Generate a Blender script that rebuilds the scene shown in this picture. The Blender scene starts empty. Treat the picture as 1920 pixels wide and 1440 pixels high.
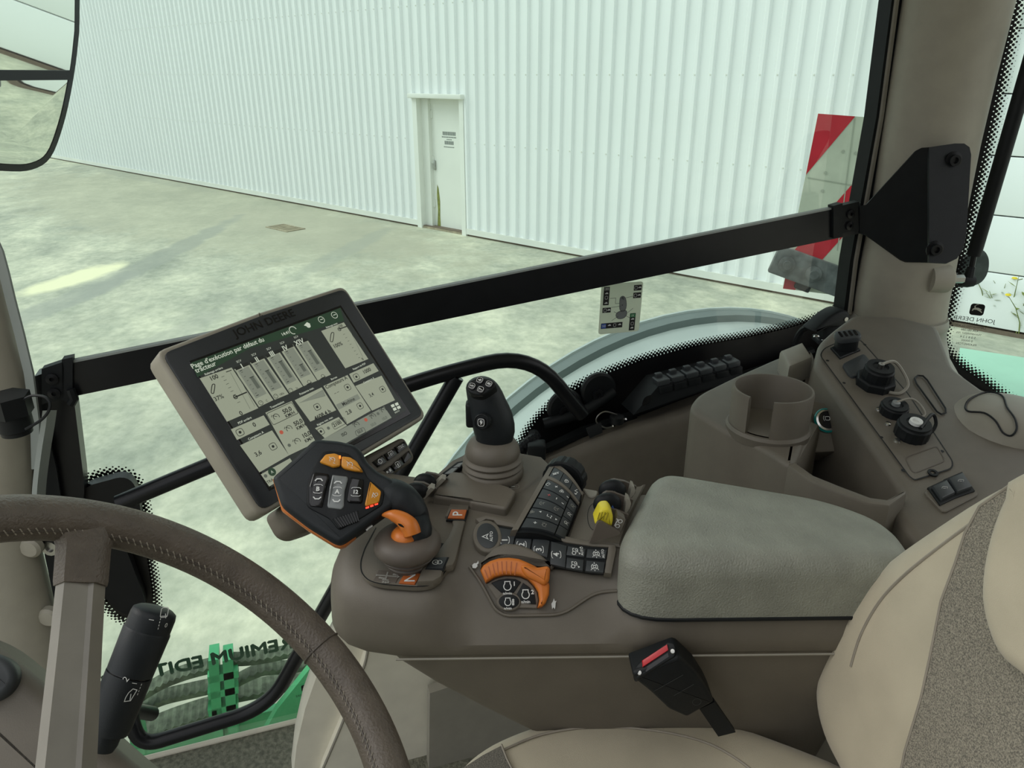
import bpy, bmesh, math, random
import numpy as np
from mathutils import Vector, Matrix
random.seed(7)
scene = bpy.context.scene
COL = scene.collection
# ---------------------------------------------------------------- camera
F = 1400.0; PITCH = math.radians(22.54); YAW = math.radians(18.0); CZ = 2.40
cp, sp = math.cos(PITCH), math.sin(PITCH)
HX, HY = math.cos(YAW), -math.sin(YAW)          # heading on the ground
RX, RY = -math.sin(YAW), -math.cos(YAW)         # image right
cam_d = bpy.data.cameras.new('camera'); cam = bpy.data.objects.new('camera', cam_d); COL.objects.link(cam)
cam_d.sensor_fit = 'HORIZONTAL'; cam_d.sensor_width = 36.0; cam_d.lens = 36.0*F/1920.0
cam_d.clip_start = 0.02; cam_d.clip_end = 400
fw = Vector((HX*cp, HY*cp, -sp)); rt = Vector((RX, RY, 0)); up = rt.cross(fw)
cam.matrix_world = Matrix(((rt.x, up.x, -fw.x, 0), (rt.y, up.y, -fw.y, 0), (rt.z, up.z, -fw.z, CZ), (0, 0, 0, 1)))
scene.camera = cam
# ---------------------------------------------------------------- sky, soft sun, exposure
world = bpy.data.worlds.new('overcast_sky'); scene.world = world; world.use_nodes = True
wn = world.node_tree; wn.nodes.clear()
wo = wn.nodes.new('ShaderNodeOutputWorld'); bg = wn.nodes.new('ShaderNodeBackground')
tc = wn.nodes.new('ShaderNodeTexCoord'); sx = wn.nodes.new('ShaderNodeSeparateXYZ'); rp = wn.nodes.new('ShaderNodeValToRGB')
wn.links.new(tc.outputs['Generated'], sx.inputs[0]); wn.links.new(sx.outputs['Z'], rp.inputs[0])
rp.color_ramp.elements[0].position = 0.0; rp.color_ramp.elements[0].color = (0.62, 0.65, 0.67, 1)
rp.color_ramp.elements[1].position = 1.0; rp.color_ramp.elements[1].color = (1.0, 1.0, 1.0, 1)
wn.links.new(rp.outputs[0], bg.inputs[0]); bg.inputs[1].default_value = 1.25
wn.links.new(bg.outputs[0], wo.inputs[0])
sun_d = bpy.data.lights.new('hazy_sun', 'SUN'); sun_d.energy = 1.45; sun_d.angle = math.radians(40); sun_d.color = (1, .97, .9)
sun = bpy.data.objects.new('hazy_sun', sun_d); COL.objects.link(sun)
sun.rotation_euler = Vector((0.30, 0.72, 0.72)).to_track_quat('Z', 'Y').to_euler(); sun.location = (0, 0, 12)
scene.view_settings.view_transform = 'Standard'; scene.view_settings.look = 'None'
scene.view_settings.gamma = 1.0; scene.view_settings.use_curve_mapping = False
scene.view_settings.exposure = 0.0
# ---------------------------------------------------------------- pixel helpers (coordinates are relative to the camera point)
def ray(x, y):
    u = (x-960)/F; v = (y-720)/F; H = cp-v*sp
    return Vector((H*HX+u*RX, H*HY+u*RY, -(sp+v*cp)))
def PZ(x, y, z): d = ray(x, y); return d*(z/d.z)
def PX(x, y, X): d = ray(x, y); return d*(X/d.x)
def PY(x, y, Y): d = ray(x, y); return d*(Y/d.y)
def PD(x, y, k): return ray(x, y)*k
def PP(x, y, p0, n): d = ray(x, y); n = Vector(n); return d*(Vector(p0).dot(n)/d.dot(n))
# ---------------------------------------------------------------- frames
class Fr:
    def __init__(s, o, ex, ey, ez=None):
        s.o = Vector(o); s.x = Vector(ex).normalized(); s.k = 1.0
        ey = Vector(ey); ey = ey-s.x*ey.dot(s.x); s.y = ey.normalized()
        s.z = s.x.cross(s.y)
        if ez is not None and s.z.dot(Vector(ez)) < 0: s.z = -s.z
    def __call__(s, a, b, c=0.0): return s.o+s.x*(a*s.k)+s.y*(b*s.k)+s.z*c
    def loc(s, p): q = Vector(p)-s.o; return (q.dot(s.x), q.dot(s.y), q.dot(s.z))
    def px(s, x, y, c=0.0): q = PP(x, y, s.o+s.z*c, s.z); return s.loc(q)[:2]
    def at(s, a, b, c=0.0, rot=0.0):
        r = math.radians(rot); cx, sx_ = math.cos(r), math.sin(r)
        f = Fr(s(a, b, c), s.x*cx+s.y*sx_, s.y*cx-s.x*sx_); f.z = s.z.copy(); return f
# ---------------------------------------------------------------- mesh builder
class MB:
    def __init__(s): s.v = []; s.f = []; s.flat = set()
    def add(s, vs, fs):
        o = len(s.v); s.v += [Vector(v) for v in vs]; s.f += [tuple(i+o for i in f) for f in fs]; return s
    def loft(s, secs, closed=True, caps=True, cyc=False):
        n = len(secs[0]); o = len(s.v)
        for q in secs: s.v += [Vector(p) for p in q]
        m = len(secs)
        for i in range(m if cyc else m-1):
            i2 = (i+1) % m
            for j in range(n if closed else n-1):
                k = (j+1) % n
                s.f.append((o+i*n+j, o+i*n+k, o+i2*n+k, o+i2*n+j))
        if caps and closed and not cyc:
            s.f.append(tuple(o+j for j in range(n))[::-1]); s.f.append(tuple(o+(m-1)*n+j for j in range(n)))
        return s
    def prism(s, pts, vec):
        vec = Vector(vec); return s.loft([pts, [Vector(p)+vec for p in pts]])
    def box(s, fr, a0, a1, b0, b1, c0, c1, bev=0.0):
        if bev: return s.slab(fr, rrect((a0+a1)/2, (b0+b1)/2, a1-a0, b1-b0, bev, 2), c0, c1, bev, 2, True)
        return s.prism([fr(a0, b0, c0), fr(a1, b0, c0), fr(a1, b1, c0), fr(a0, b1, c0)], fr.z*(c1-c0))
    def slab(s, fr, out, c0, c1, r=0.0, seg=3, both=False, zf=None):
        """rounded slab: outline (a,b) in frame, from height c0 to c1, edge rounding r; zf(a,b) adds to the top"""
        out = ccw(out); secs = []
        def ring(ins, c, top):
            o = inset(out, ins)
            return [fr(a, b, c+(zf(a, b) if (zf and top) else 0.0)) for a, b in o]
        if both and r:
            for k in range(seg+1):
                t = math.pi/2*k/seg; secs.append(ring(r*(1-math.sin(t)), c0+r*(1-math.cos(t)), False))
        else: secs.append(ring(0, c0, False))
        if r:
            for k in range(seg+1):
                t = math.pi/2*k/seg; secs.append(ring(r*(1-math.cos(t)), c1-r+r*math.sin(t), True))
        else: secs.append(ring(0, c1, True))
        return s.loft(secs)
    def tube(s, path, r, n=12, caps=True, cyc=False):
        path = [Vector(p) for p in path]; m = len(path)
        rs = r if isinstance(r, (list, tuple)) else [r]*m
        tang = []
        for i in range(m):
            a = path[(i-1) % m] if (cyc or i > 0) else path[i]; b = path[(i+1) % m] if (cyc or i < m-1) else path[i]
            tang.append((b-a).normalized())
        ref = Vector((0, 0, 1)) if abs(tang[0].z) < .9 else Vector((1, 0, 0))
        nx = (ref-tang[0]*ref.dot(tang[0])).normalized(); secs = []
        for i in range(m):
            nx = (nx-tang[i]*nx.dot(tang[i])).normalized(); ny = tang[i].cross(nx)
            secs.append([path[i]+(nx*math.cos(2*math.pi*k/n)+ny*math.sin(2*math.pi*k/n))*rs[i] for k in range(n)])
        return s.loft(secs, True, caps, cyc)
    def lathe(s, fr, prof, n=32, sy=1.0, caps=True, a0=0.0, a1=2*math.pi):
        full = abs(a1-a0-2*math.pi) < 1e-6
        m = n if full else n+1
        secs = [[fr(r*math.cos(a0+(a1-a0)*k/n), sy*r*math.sin(a0+(a1-a0)*k/n), c) for k in range(m)] for r, c in prof]
        return s.loft(secs, full, caps)
    def disc(s, fr, r, c=0.0, n=16, sy=1.0):
        return s.add([fr(r*math.cos(2*math.pi*k/n), sy*r*math.sin(2*math.pi*k/n), c) for k in range(n)], [tuple(range(n))])
    def poly(s, pts): return s.add(pts, [tuple(range(len(pts)))])
    def grid(s, g, thick=None):
        n = len(g[0]); m = len(g); o = len(s.v)
        for q in g: s.v += [Vector(p) for p in q]
        for i in range(m-1):
            for j in range(n-1): s.f.append((o+i*n+j, o+i*n+j+1, o+(i+1)*n+j+1, o+(i+1)*n+j))
        return s
    # flat print --------------------------------------------------
    def rect(s, fr, a0, b0, a1, b1, c=0.0): return s.poly([fr(a0, b0, c), fr(a1, b0, c), fr(a1, b1, c), fr(a0, b1, c)])
    def line(s, fr, pts, w, c=0.0, close=False):
        pts = [Vector((p[0], p[1])) for p in pts]; m = len(pts); L = []; R = []
        for i in range(m):
            a = pts[i-1] if (i > 0 or close) else pts[i]; b = pts[(i+1) % m] if (i < m-1 or close) else pts[i]
            d1 = (pts[i]-a); d2 = (b-pts[i])
            if d1.length < 1e-9: d1 = d2
            if d2.length < 1e-9: d2 = d1
            n1 = Vector((-d1.y, d1.x)).normalized(); n2 = Vector((-d2.y, d2.x)).normalized(); nn = n1+n2
            if nn.length < 1e-6: nn = n1
            nn.normalize(); k = w/2/max(.4, nn.dot(n1))
            L.append(pts[i]+nn*k); R.append(pts[i]-nn*k)
        o = len(s.v); s.v += [fr(p.x, p.y, c) for p in L]+[fr(p.x, p.y, c) for p in R]
        for i in range(m if close else m-1): j = (i+1) % m; s.f.append((o+i, o+m+i, o+m+j, o+j))
        return s
    def arc(s, fr, a, b, r, w, t0=0, t1=360, c=0.0, n=None, sy=1.0):
        n = n or max(6, int(abs(t1-t0)/18))
        pts = [(a+r*math.cos(math.radians(t0+(t1-t0)*k/n)), b+sy*r*math.sin(math.radians(t0+(t1-t0)*k/n))) for k in range(n+1)]
        if abs(t1-t0) >= 360: return s.line(fr, pts[:-1], w, c, True)
        return s.line(fr, pts, w, c)
    def dot(s, fr, a, b, r, c=0.0, n=10): return s.poly([fr(a+r*math.cos(2*math.pi*k/n), b+r*math.sin(2*math.pi*k/n), c) for k in range(n)])
    def shape(s, fr, pts, c=0.0): return s.poly([fr(a, b, c) for a, b in pts])
    def text(s, fr, st, a, b, size, align='C', c=0.0, bold=0.0, sx_=1.0, rot=0.0, mirror=False):
        vs, fs = text_mesh(st, bold)
        if not vs: return s
        xs = [v[0] for v in vs]; x0, x1 = min(xs), max(xs)
        off = {'C': (x0+x1)/2, 'L': x0, 'R': x1}[align]
        cr, sr = math.cos(math.radians(rot)), math.sin(math.radians(rot)); o = len(s.v)
        for x, y in vs:
            X = (x-off)*size*sx_*(-1 if mirror else 1); Y = y*size
            s.v.append(fr(a+X*cr-Y*sr, b+X*sr+Y*cr, c))
        s.f += [tuple(i+o for i in f) for f in fs]; return s
_tc = {}
def text_mesh(st, bold=0.0):
    k = (st, bold)
    if k in _tc: return _tc[k]
    cu = bpy.data.curves.new('t', 'FONT'); cu.body = st; cu.size = 1.0; cu.resolution_u = 3; cu.offset = bold
    ob = bpy.data.objects.new('t', cu); COL.objects.link(ob)
    me = ob.evaluated_get(bpy.context.evaluated_depsgraph_get()).to_mesh()
    vs = [(v.co.x, v.co.y-0.34) for v in me.vertices]; fs = [tuple(p.vertices) for p in me.polygons]
    ob.to_mesh_clear(); bpy.data.objects.remove(ob); bpy.data.curves.remove(cu)
    _tc[k] = (vs, fs); return _tc[k]
def ccw(o):
    A = sum(o[i][0]*o[(i+1) % len(o)][1]-o[(i+1) % len(o)][0]*o[i][1] for i in range(len(o)))
    return list(o) if A > 0 else list(o)[::-1]
def inset(o, d):
    if d == 0: return list(o)
    n = len(o); res = []
    for i in range(n):
        p = Vector(o[i]); a = Vector(o[i-1]); b = Vector(o[(i+1) % n])
        d1 = (p-a); d2 = (b-p)
        if d1.length < 1e-9: d1 = d2
        if d2.length < 1e-9: d2 = d1
        n1 = Vector((-d1.y, d1.x)).normalized(); n2 = Vector((-d2.y, d2.x)).normalized(); nn = n1+n2
        if nn.length < 1e-6: nn = n1
        nn.normalize(); q = p+nn*(d/max(.5, nn.dot(n1))); res.append((q.x, q.y))
    return res
def rrect(ca, cb, w, h, r, seg=3):
    r = min(r, w/2*.98, h/2*.98); o = []
    for qx, qy, t0 in ((1, 1, 0), (-1, 1, 90), (-1, -1, 180), (1, -1, 270)):
        for k in range(seg+1):
            t = math.radians(t0+90*k/seg); o.append((ca+qx*(w/2-r)+r*math.cos(t), cb+qy*(h/2-r)+r*math.sin(t)))
    return o
def smooth(pts, seg=6, closed=True):
    """Catmull-Rom through points (any dimension)"""
    P = [Vector(p) for p in pts]; n = len(P); out = []
    for i in range(n if closed else n-1):
        if closed: a, b, c, d = P[i-1], P[i], P[(i+1) % n], P[(i+2) % n]
        else: a, b, c, d = P[max(i-1, 0)], P[i], P[i+1], P[min(i+2, n-1)]
        for k in range(seg):
            t = k/seg
            out.append(0.5*((2*b)+(c-a)*t+(2*a-5*b+4*c-d)*t*t+(3*b-a-3*c+d)*t*t*t))
    if not closed: out.append(P[-1].copy())
    return out
def fillet(pts, r, seg=6, closed=False):
    """round the corners of a polyline (2D tuples or Vectors)"""
    P = [Vector(p) for p in pts]; n = len(P); out = []
    rr = r if isinstance(r, (list, tuple)) else [r]*n
    for i in range(n):
        if not closed and i in (0, n-1): out.append(P[i]); continue
        a, p, b = P[i-1], P[i], P[(i+1) % n]
        d1 = (a-p); d2 = (b-p); L = min(rr[i], d1.length*.49, d2.length*.49)
        q1 = p+d1.normalized()*L; q2 = p+d2.normalized()*L
        for k in range(seg+1):
            t = k/seg; out.append(q1*(1-t)**2+p*(2*t*(1-t))+q2*t*t)
    return out
def tup(l): return [(p[0], p[1]) for p in l]
# ---------------------------------------------------------------- objects
def base_mean(vs): 
    xs = [v.x for v in vs]; ys = [v.y for v in vs]; return Vector((sum(xs)/len(xs), sum(ys)/len(ys), min(v.z for v in vs)))
def make_mesh(name, mb, mat, org, ang=35, flat=False):
    me = bpy.data.meshes.new(name)
    me.from_pydata([tuple(v-org) for v in mb.v], [], mb.f); me.update()
    bm = bmesh.new(); bm.from_mesh(me)
    bmesh.ops.remove_doubles(bm, verts=bm.verts, dist=1e-6)
    if not flat: bmesh.ops.recalc_face_normals(bm, faces=bm.faces)
    bm.to_mesh(me); bm.free()
    if not flat:
        me.polygons.foreach_set('use_smooth', [True]*len(me.polygons)); me.set_sharp_from_angle(angle=math.radians(ang))
    me.materials.append(mat); me.update(); return me
def thing(name, label, cat, base, group=None):
    o = bpy.data.objects.new(name, None); COL.objects.link(o); b = Vector(base)
    o.empty_display_size = .05; o.location = b+Vector((0, 0, CZ)); o['label'] = label; o['category'] = cat
    if group: o['group'] = group
    ORG[o.name] = b; return o
ORG = {}
def part(parent, name, mb, mat, ang=35, flat=False, label=None, kind=None):
    org = ORG[parent.name]
    o = bpy.data.objects.new(name, make_mesh(name, mb, mat, org, ang, flat)); COL.objects.link(o); o.parent = parent
    ORG[o.name] = org
    if label: o['label'] = label
    if kind: o['kind'] = kind
    return o
def solo(name, mb, mat, label=None, cat=None, group=None, kind=None, ang=35, flat=False):
    b = base_mean(mb.v)
    o = bpy.data.objects.new(name, make_mesh(name, mb, mat, b, ang, flat)); COL.objects.link(o); o.location = b+Vector((0, 0, CZ)); ORG[o.name] = b
    if label: o['label'] = label
    if cat: o['category'] = cat
    if group: o['group'] = group
    if kind: o['kind'] = kind
    return o
# ---------------------------------------------------------------- materials
def srgb(r, g, b):
    f = lambda c: (c/255/12.92) if c/255 <= .04045 else ((c/255+.055)/1.055)**2.4
    return (f(r), f(g), f(b), 1)
def mat(name, col, rough=.5, metal=0.0, var=.08, scale=30, bump=0.0, bscale=400, spec=.5, emit=0.0, col2=None, sheen=0.0, detail=4):
    m = bpy.data.materials.new(name); m.use_nodes = True; nt = m.node_tree; b = nt.nodes['Principled BSDF']
    b.inputs['Roughness'].default_value = rough; b.inputs['Metallic'].default_value = metal
    b.inputs['Specular IOR Level'].default_value = spec
    if sheen: b.inputs['Sheen Weight'].default_value = sheen
    t = nt.nodes.new('ShaderNodeTexCoord')
    nz = nt.nodes.new('ShaderNodeTexNoise'); nz.inputs['Scale'].default_value = scale; nz.inputs['Detail'].default_value = detail
    nt.links.new(t.outputs['Object'], nz.inputs['Vector'])
    rp = nt.nodes.new('ShaderNodeValToRGB'); e = rp.color_ramp.elements
    c2 = col2 or tuple(min(1, c*(1+var)) for c in col[:3])+(1,); c1 = col if col2 else tuple(c*(1-var) for c in col[:3])+(1,)
    e[0].position = .35; e[0].color = c1; e[1].position = .65; e[1].color = c2
    nt.links.new(nz.outputs['Fac'], rp.inputs[0]); nt.links.new(rp.outputs[0], b.inputs['Base Color'])
    if bump:
        n2 = nt.nodes.new('ShaderNodeTexNoise'); n2.inputs['Scale'].default_value = bscale; n2.inputs['Detail'].default_value = 2
        nt.links.new(t.outputs['Object'], n2.inputs['Vector'])
        bp = nt.nodes.new('ShaderNodeBump'); bp.inputs['Strength'].default_value = bump; bp.inputs['Distance'].default_value = .002
        nt.links.new(n2.outputs['Fac'], bp.inputs['Height']); nt.links.new(bp.outputs[0], b.inputs['Normal'])
    if emit:
        b.inputs['Emission Color'].default_value = col; b.inputs['Emission Strength'].default_value = emit
    return m
def glass_mat(name, tint, refl=.06, rough=0.0):
    m = bpy.data.materials.new(name); m.use_nodes = True; nt = m.node_tree; nt.nodes.clear()
    o = nt.nodes.new('ShaderNodeOutputMaterial'); tr = nt.nodes.new('ShaderNodeBsdfTransparent'); gl = nt.nodes.new('ShaderNodeBsdfGlossy')
    mx = nt.nodes.new('ShaderNodeMixShader'); fr = nt.nodes.new('ShaderNodeFresnel'); fr.inputs['IOR'].default_value = 1.35
    tr.inputs[0].default_value = tint; gl.inputs['Roughness'].default_value = rough
    nt.links.new(fr.outputs[0], mx.inputs[0]); nt.links.new(tr.outputs[0], mx.inputs[1]); nt.links.new(gl.outputs[0], mx.inputs[2])
    nt.links.new(mx.outputs[0], o.inputs[0]); return m
M = {}
def M_(k, *a, **kw): M[k] = mat(k, *a, **kw)
M_('brown', (.146, .130, .104, 1), .52, var=.05, bump=.10, bscale=900)
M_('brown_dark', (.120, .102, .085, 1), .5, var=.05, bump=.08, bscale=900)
M_('lid', (.265, .275, .232, 1), .5, var=.09, bump=.55, bscale=520)  # green cast of light through tinted glass is put into this colour
M_('tan', (.34, .32, .262, 1), .6, var=.04, bump=.06, bscale=900)
M_('tan_wall', (.78, .75, .63, 1), .6, var=.06, scale=14, bump=.08, bscale=800)
M_('greytan', (.30, .285, .24, 1), .5, var=.05, bump=.06, bscale=900)
M_('black', (.010, .012, .0135, 1), .5, var=.1, bump=.05, bscale=700, spec=.25)
M_('black_soft', (.014, .018, .021, 1), .5, var=.12, bump=.10, bscale=1200, spec=.35)
M_('black_gloss', (.010, .010, .011, 1), .12, var=.05)
M_('black_metal', (.009, .010, .012, 1), .32, var=.1, bump=.04, bscale=900, spec=.3)
M_('bezel', (.030, .034, .038, 1), .38, var=.05, bump=.05, bscale=1200)
M_('housing', (.30, .28, .225, 1), .45, var=.04, bump=.05, bscale=900)
M_('key', (.040, .046, .050, 1), .45, var=.08)
M_('orange', (.66, .19, .025, 1), .38, var=.06)
M_('orange_key', (.45, .12, .030, 1), .45, var=.06)
M_('amber', (.72, .30, .025, 1), .35, var=.05)
M_('yellow', (.78, .66, .04, 1), .4, var=.05)
M_('grey_key', (.22, .24, .24, 1), .18, var=.08)
M_('white_print', (.75, .77, .75, 1), .5, var=.03)
M_('dim_print', (.30, .30, .27, 1), .5, var=.03)
M_('blue_print', (.05, .12, .45, 1), .5)
M_('green_print', (.03, .22, .08, 1), .5)
M_('dark_print', (.02, .02, .02, 1), .5)
M_('grey_print', (.18, .2, .19, 1), .5)
M_('red_plastic', (.52, .022, .03, 1), .35, var=.06)
M_('chrome', (.62, .62, .6, 1), .25, metal=1.0, var=.05)
M_('steel', (.42, .42, .4, 1), .35, metal=1.0, var=.1)
M_('leather', (.115, .095, .075, 1), .42, var=.12, scale=60, bump=.5, bscale=420)
M_('leather_dark', (.075, .062, .05, 1), .45, var=.12, scale=60, bump=.4, bscale=420)
M_('thread', (.30, .27, .22, 1), .7)
M_('spoke', (.25, .235, .20, 1), .32, var=.06, bump=.05, bscale=700)
M_('fabric', (.50, .445, .33, 1), .85, var=.10, scale=9, bump=.25, bscale=1500, sheen=.25)
M_('fabric_cushion', (.47, .425, .32, 1), .85, var=.12, scale=7, bump=.25, bscale=1500, sheen=.2)
M_('weave', (.36, .33, .26, 1), .9, bump=.6, bscale=1200, scale=850, col2=(.135, .125, .105, 1), detail=2)
M_('weave_dark', (.26, .245, .20, 1), .9, bump=.6, bscale=1200, scale=850, col2=(.12, .115, .10, 1), detail=2)
M_('carpet', (.26, .26, .20, 1), .95, bump=.9, bscale=300, scale=120, col2=(.13, .13, .10, 1), detail=6)
M_('barn_white', (.84, .86, .86, 1), .45, var=.02, scale=.6)
M_('barn_trim', (.74, .75, .70, 1), .5, var=.03, scale=2)
M_('door_white', (.78, .79, .74, 1), .5, var=.03, scale=1.5)
M_('moss', (.22, .24, .06, 1), .9, var=.3, scale=20)
M_('green_paint', (.06, .40, .17, 1), .35, var=.08, scale=6)
M_('fender_green', (.36, .64, .49, 1), .45, var=.08, scale=6)
M_('fender_dark', (.15, .18, .175, 1), .55, var=.1, scale=5)
M_('fender_light', (.42, .46, .445, 1), .5, var=.08, scale=5, bump=.1, bscale=200)
M_('fender_grey', (.30, .335, .32, 1), .5, var=.08, scale=5, bump=.1, bscale=200)
M_('tyre', (.03, .03, .03, 1), .8, var=.2, bump=.3, bscale=60)
M_('board_red', (.50, .018, .035, 1), .4, var=.12, scale=12)
M_('board_white', (.52, .54, .44, 1), .4, var=.10, scale=10)
M_('dirty_metal', (.09, .095, .095, 1), .6, var=.4, scale=25)
M_('frit', (.008, .008, .009, 1), .35, var=.02)
M_('sticker', (.62, .63, .54, 1), .5, var=.02)
M_('grass', (.18, .22, .05, 1), .8, var=.25, scale=20)
M_('flower', (.75, .58, .03, 1), .7)
M_('drain', (.16, .12, .09, 1), .8)
M_('grate', (.36, .31, .22, 1), .85, var=.2, scale=8)
M_('joint', (.36, .38, .31, 1), .6)
M_('headliner', (.52, .48, .40, 1), .9, bump=.2, bscale=600)
M_('led_red', (1.0, .05, .02, 1), .4, emit=1.5)
M_('led_orange', (1.0, .25, .02, 1), .4, emit=1.2)
M['glass'] = glass_mat('side_glass', (.80, .965, .915, 1))
M['glass_rear'] = glass_mat('rear_glass', (.80, .965, .92, 1))
M['frosted'] = mat('frosted', (.74, .76, .68, 1), .5, var=.02)
_nt = M['frosted'].node_tree; _tl = _nt.nodes.new('ShaderNodeBsdfTranslucent'); _tl.inputs[0].default_value = (.85, .87, .78, 1); _mx = _nt.nodes.new('ShaderNodeMixShader'); _mx.inputs[0].default_value = .62
_nt.links.new(_nt.nodes['Principled BSDF'].outputs[0], _mx.inputs[1]); _nt.links.new(_tl.outputs[0], _mx.inputs[2]); _nt.links.new(_mx.outputs[0], _nt.nodes['Material Output'].inputs[0])
def two_noise(name, cols, scales, rough=.9, bump=.3, spot=None):
    m = bpy.data.materials.new(name); m.use_nodes = True; nt = m.node_tree; b = nt.nodes['Principled BSDF']; b.inputs['Roughness'].default_value = rough
    t = nt.nodes.new('ShaderNodeTexCoord'); prev = None
    for i, (c, sc) in enumerate(zip(cols, scales)):
        nz = nt.nodes.new('ShaderNodeTexNoise'); nz.inputs['Scale'].default_value = sc; nz.inputs['Detail'].default_value = 7; nz.inputs['Roughness'].default_value = .62
        mp = nt.nodes.new('ShaderNodeMapping'); nt.links.new(t.outputs['Object'], mp.inputs[0]); mp.inputs['Rotation'].default_value = (0, 0, math.radians(-20+25*i))
        mp.inputs['Scale'].default_value = (1, 1.9 if i == 0 else 1.2, 1); mp.inputs['Location'].default_value = (3.1*i, 1.7*i, 0)
        nt.links.new(mp.outputs[0], nz.inputs['Vector'])
        rp = nt.nodes.new('ShaderNodeValToRGB'); e = rp.color_ramp.elements; e[0].position = .36; e[1].position = .64
        e[0].color = c[0]; e[1].color = c[1]; nt.links.new(nz.outputs['Fac'], rp.inputs[0])
        if prev is None: prev = rp.outputs[0]
        else:
            mx = nt.nodes.new('ShaderNodeMix'); mx.data_type = 'RGBA'; mx.blend_type = 'MULTIPLY'; mx.inputs[0].default_value = 1.0
            nt.links.new(prev, mx.inputs[6]); nt.links.new(rp.outputs[0], mx.inputs[7]); prev = mx.outputs[2]
        last = nz
    if spot:
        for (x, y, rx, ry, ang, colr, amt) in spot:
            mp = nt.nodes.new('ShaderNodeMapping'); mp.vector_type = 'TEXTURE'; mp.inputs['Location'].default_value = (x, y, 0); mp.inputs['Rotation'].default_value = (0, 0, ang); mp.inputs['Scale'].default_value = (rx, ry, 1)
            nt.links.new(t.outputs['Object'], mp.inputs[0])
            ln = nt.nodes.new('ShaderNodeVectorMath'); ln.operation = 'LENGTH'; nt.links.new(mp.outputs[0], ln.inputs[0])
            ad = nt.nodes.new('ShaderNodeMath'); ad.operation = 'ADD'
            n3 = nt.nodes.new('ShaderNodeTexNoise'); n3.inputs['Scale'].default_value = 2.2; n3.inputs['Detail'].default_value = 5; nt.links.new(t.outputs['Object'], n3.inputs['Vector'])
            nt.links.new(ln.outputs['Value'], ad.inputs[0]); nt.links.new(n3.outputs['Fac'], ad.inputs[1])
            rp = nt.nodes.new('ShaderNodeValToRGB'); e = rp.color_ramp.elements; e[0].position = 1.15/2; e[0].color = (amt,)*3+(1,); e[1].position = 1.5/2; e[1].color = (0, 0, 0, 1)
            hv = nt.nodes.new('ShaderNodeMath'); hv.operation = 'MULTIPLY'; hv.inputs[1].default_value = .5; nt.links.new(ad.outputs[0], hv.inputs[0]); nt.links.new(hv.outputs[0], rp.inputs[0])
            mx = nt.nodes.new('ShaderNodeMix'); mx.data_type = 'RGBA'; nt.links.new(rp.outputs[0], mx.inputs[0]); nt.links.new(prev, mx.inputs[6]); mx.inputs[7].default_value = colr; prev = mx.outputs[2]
    nt.links.new(prev, b.inputs['Base Color'])
    bp = nt.nodes.new('ShaderNodeBump'); bp.inputs['Strength'].default_value = bump; bp.inputs['Distance'].default_value = .02
    nt.links.new(last.outputs['Fac'], bp.inputs['Height']); nt.links.new(bp.outputs[0], b.inputs['Normal'])
    return m
# ================================================================ OUTSIDE
GZ = -2.40
UP = Vector((0, 0, 1))
pS = PZ(150, 522, GZ)
def spot_at(x, y, rx, ry, ang, colr, amt): p = PZ(x, y, GZ); return (p.x, p.y, rx, ry, ang, colr, amt)
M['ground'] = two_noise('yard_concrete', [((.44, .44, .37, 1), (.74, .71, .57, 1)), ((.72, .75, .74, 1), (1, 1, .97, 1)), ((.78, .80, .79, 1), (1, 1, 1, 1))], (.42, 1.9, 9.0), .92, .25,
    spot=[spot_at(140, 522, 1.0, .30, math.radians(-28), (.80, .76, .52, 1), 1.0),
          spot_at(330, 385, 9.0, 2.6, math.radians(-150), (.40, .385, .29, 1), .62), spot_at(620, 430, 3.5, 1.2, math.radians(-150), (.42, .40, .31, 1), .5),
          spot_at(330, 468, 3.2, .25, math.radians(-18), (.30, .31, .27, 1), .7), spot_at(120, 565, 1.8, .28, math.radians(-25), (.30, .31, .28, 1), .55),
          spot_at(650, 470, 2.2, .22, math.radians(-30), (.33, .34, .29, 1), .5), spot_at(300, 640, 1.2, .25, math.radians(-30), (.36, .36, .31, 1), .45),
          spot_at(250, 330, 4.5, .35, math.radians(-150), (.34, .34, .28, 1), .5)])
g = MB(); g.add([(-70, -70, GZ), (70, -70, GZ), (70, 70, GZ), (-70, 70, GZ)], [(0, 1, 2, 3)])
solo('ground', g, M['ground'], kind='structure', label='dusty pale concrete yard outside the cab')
# barn -----------------------------------------------------------
bd = Vector((-.86214, -.50667, 0)); bn = Vector((-.50667, .86214, 0))
BF = Fr((13.806, -1.769, GZ), bd, UP); BF.z = bn            # a along wall, b up, c out of the wall
barn = thing('barn', 'long white barn clad in vertical ribbed metal sheets across the yard', 'building', BF(1.94, 0, 0))
def sheet_mesh(h0, h1):
    prof = [(0, 0)]
    for k in range(5):
        c = .1+.2*k; prof += [(c-.045, 0), (c-.020, .042), (c+.020, .042), (c+.036, 0)]
    prof.append((1.0, 0))
    sh = MB(); sh.grid([[BF(a, h0, c) for a, c in prof], [BF(a, h1, c) for a, c in prof]]); return sh
sh0 = part(barn, 'cladding_sheet', sheet_mesh(.09, 6.4), M['barn_white'], ang=20, flat=True); sh0_s = 0.0
for i in range(-60, 8):
    s0 = 1.44+i
    if i == 0: continue
    o = sh0 if i == -60 else sh0.copy()
    if i != -60: COL.objects.link(o)
    o.location = bd*s0
shd = part(barn, 'cladding_sheet', sheet_mesh(2.12, 6.4), M['barn_white'], ang=20, flat=True); shd.location = bd*1.44
b = MB(); b.box(BF, -58.56, 1.40, .03, .12, 0, .045); part(barn, 'base_flashing', b, M['barn_trim'])
b = MB(); b.box(BF, 2.48, 9.44, .03, .12, 0, .045); part(barn, 'base_flashing', b, M['barn_trim'])
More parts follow.
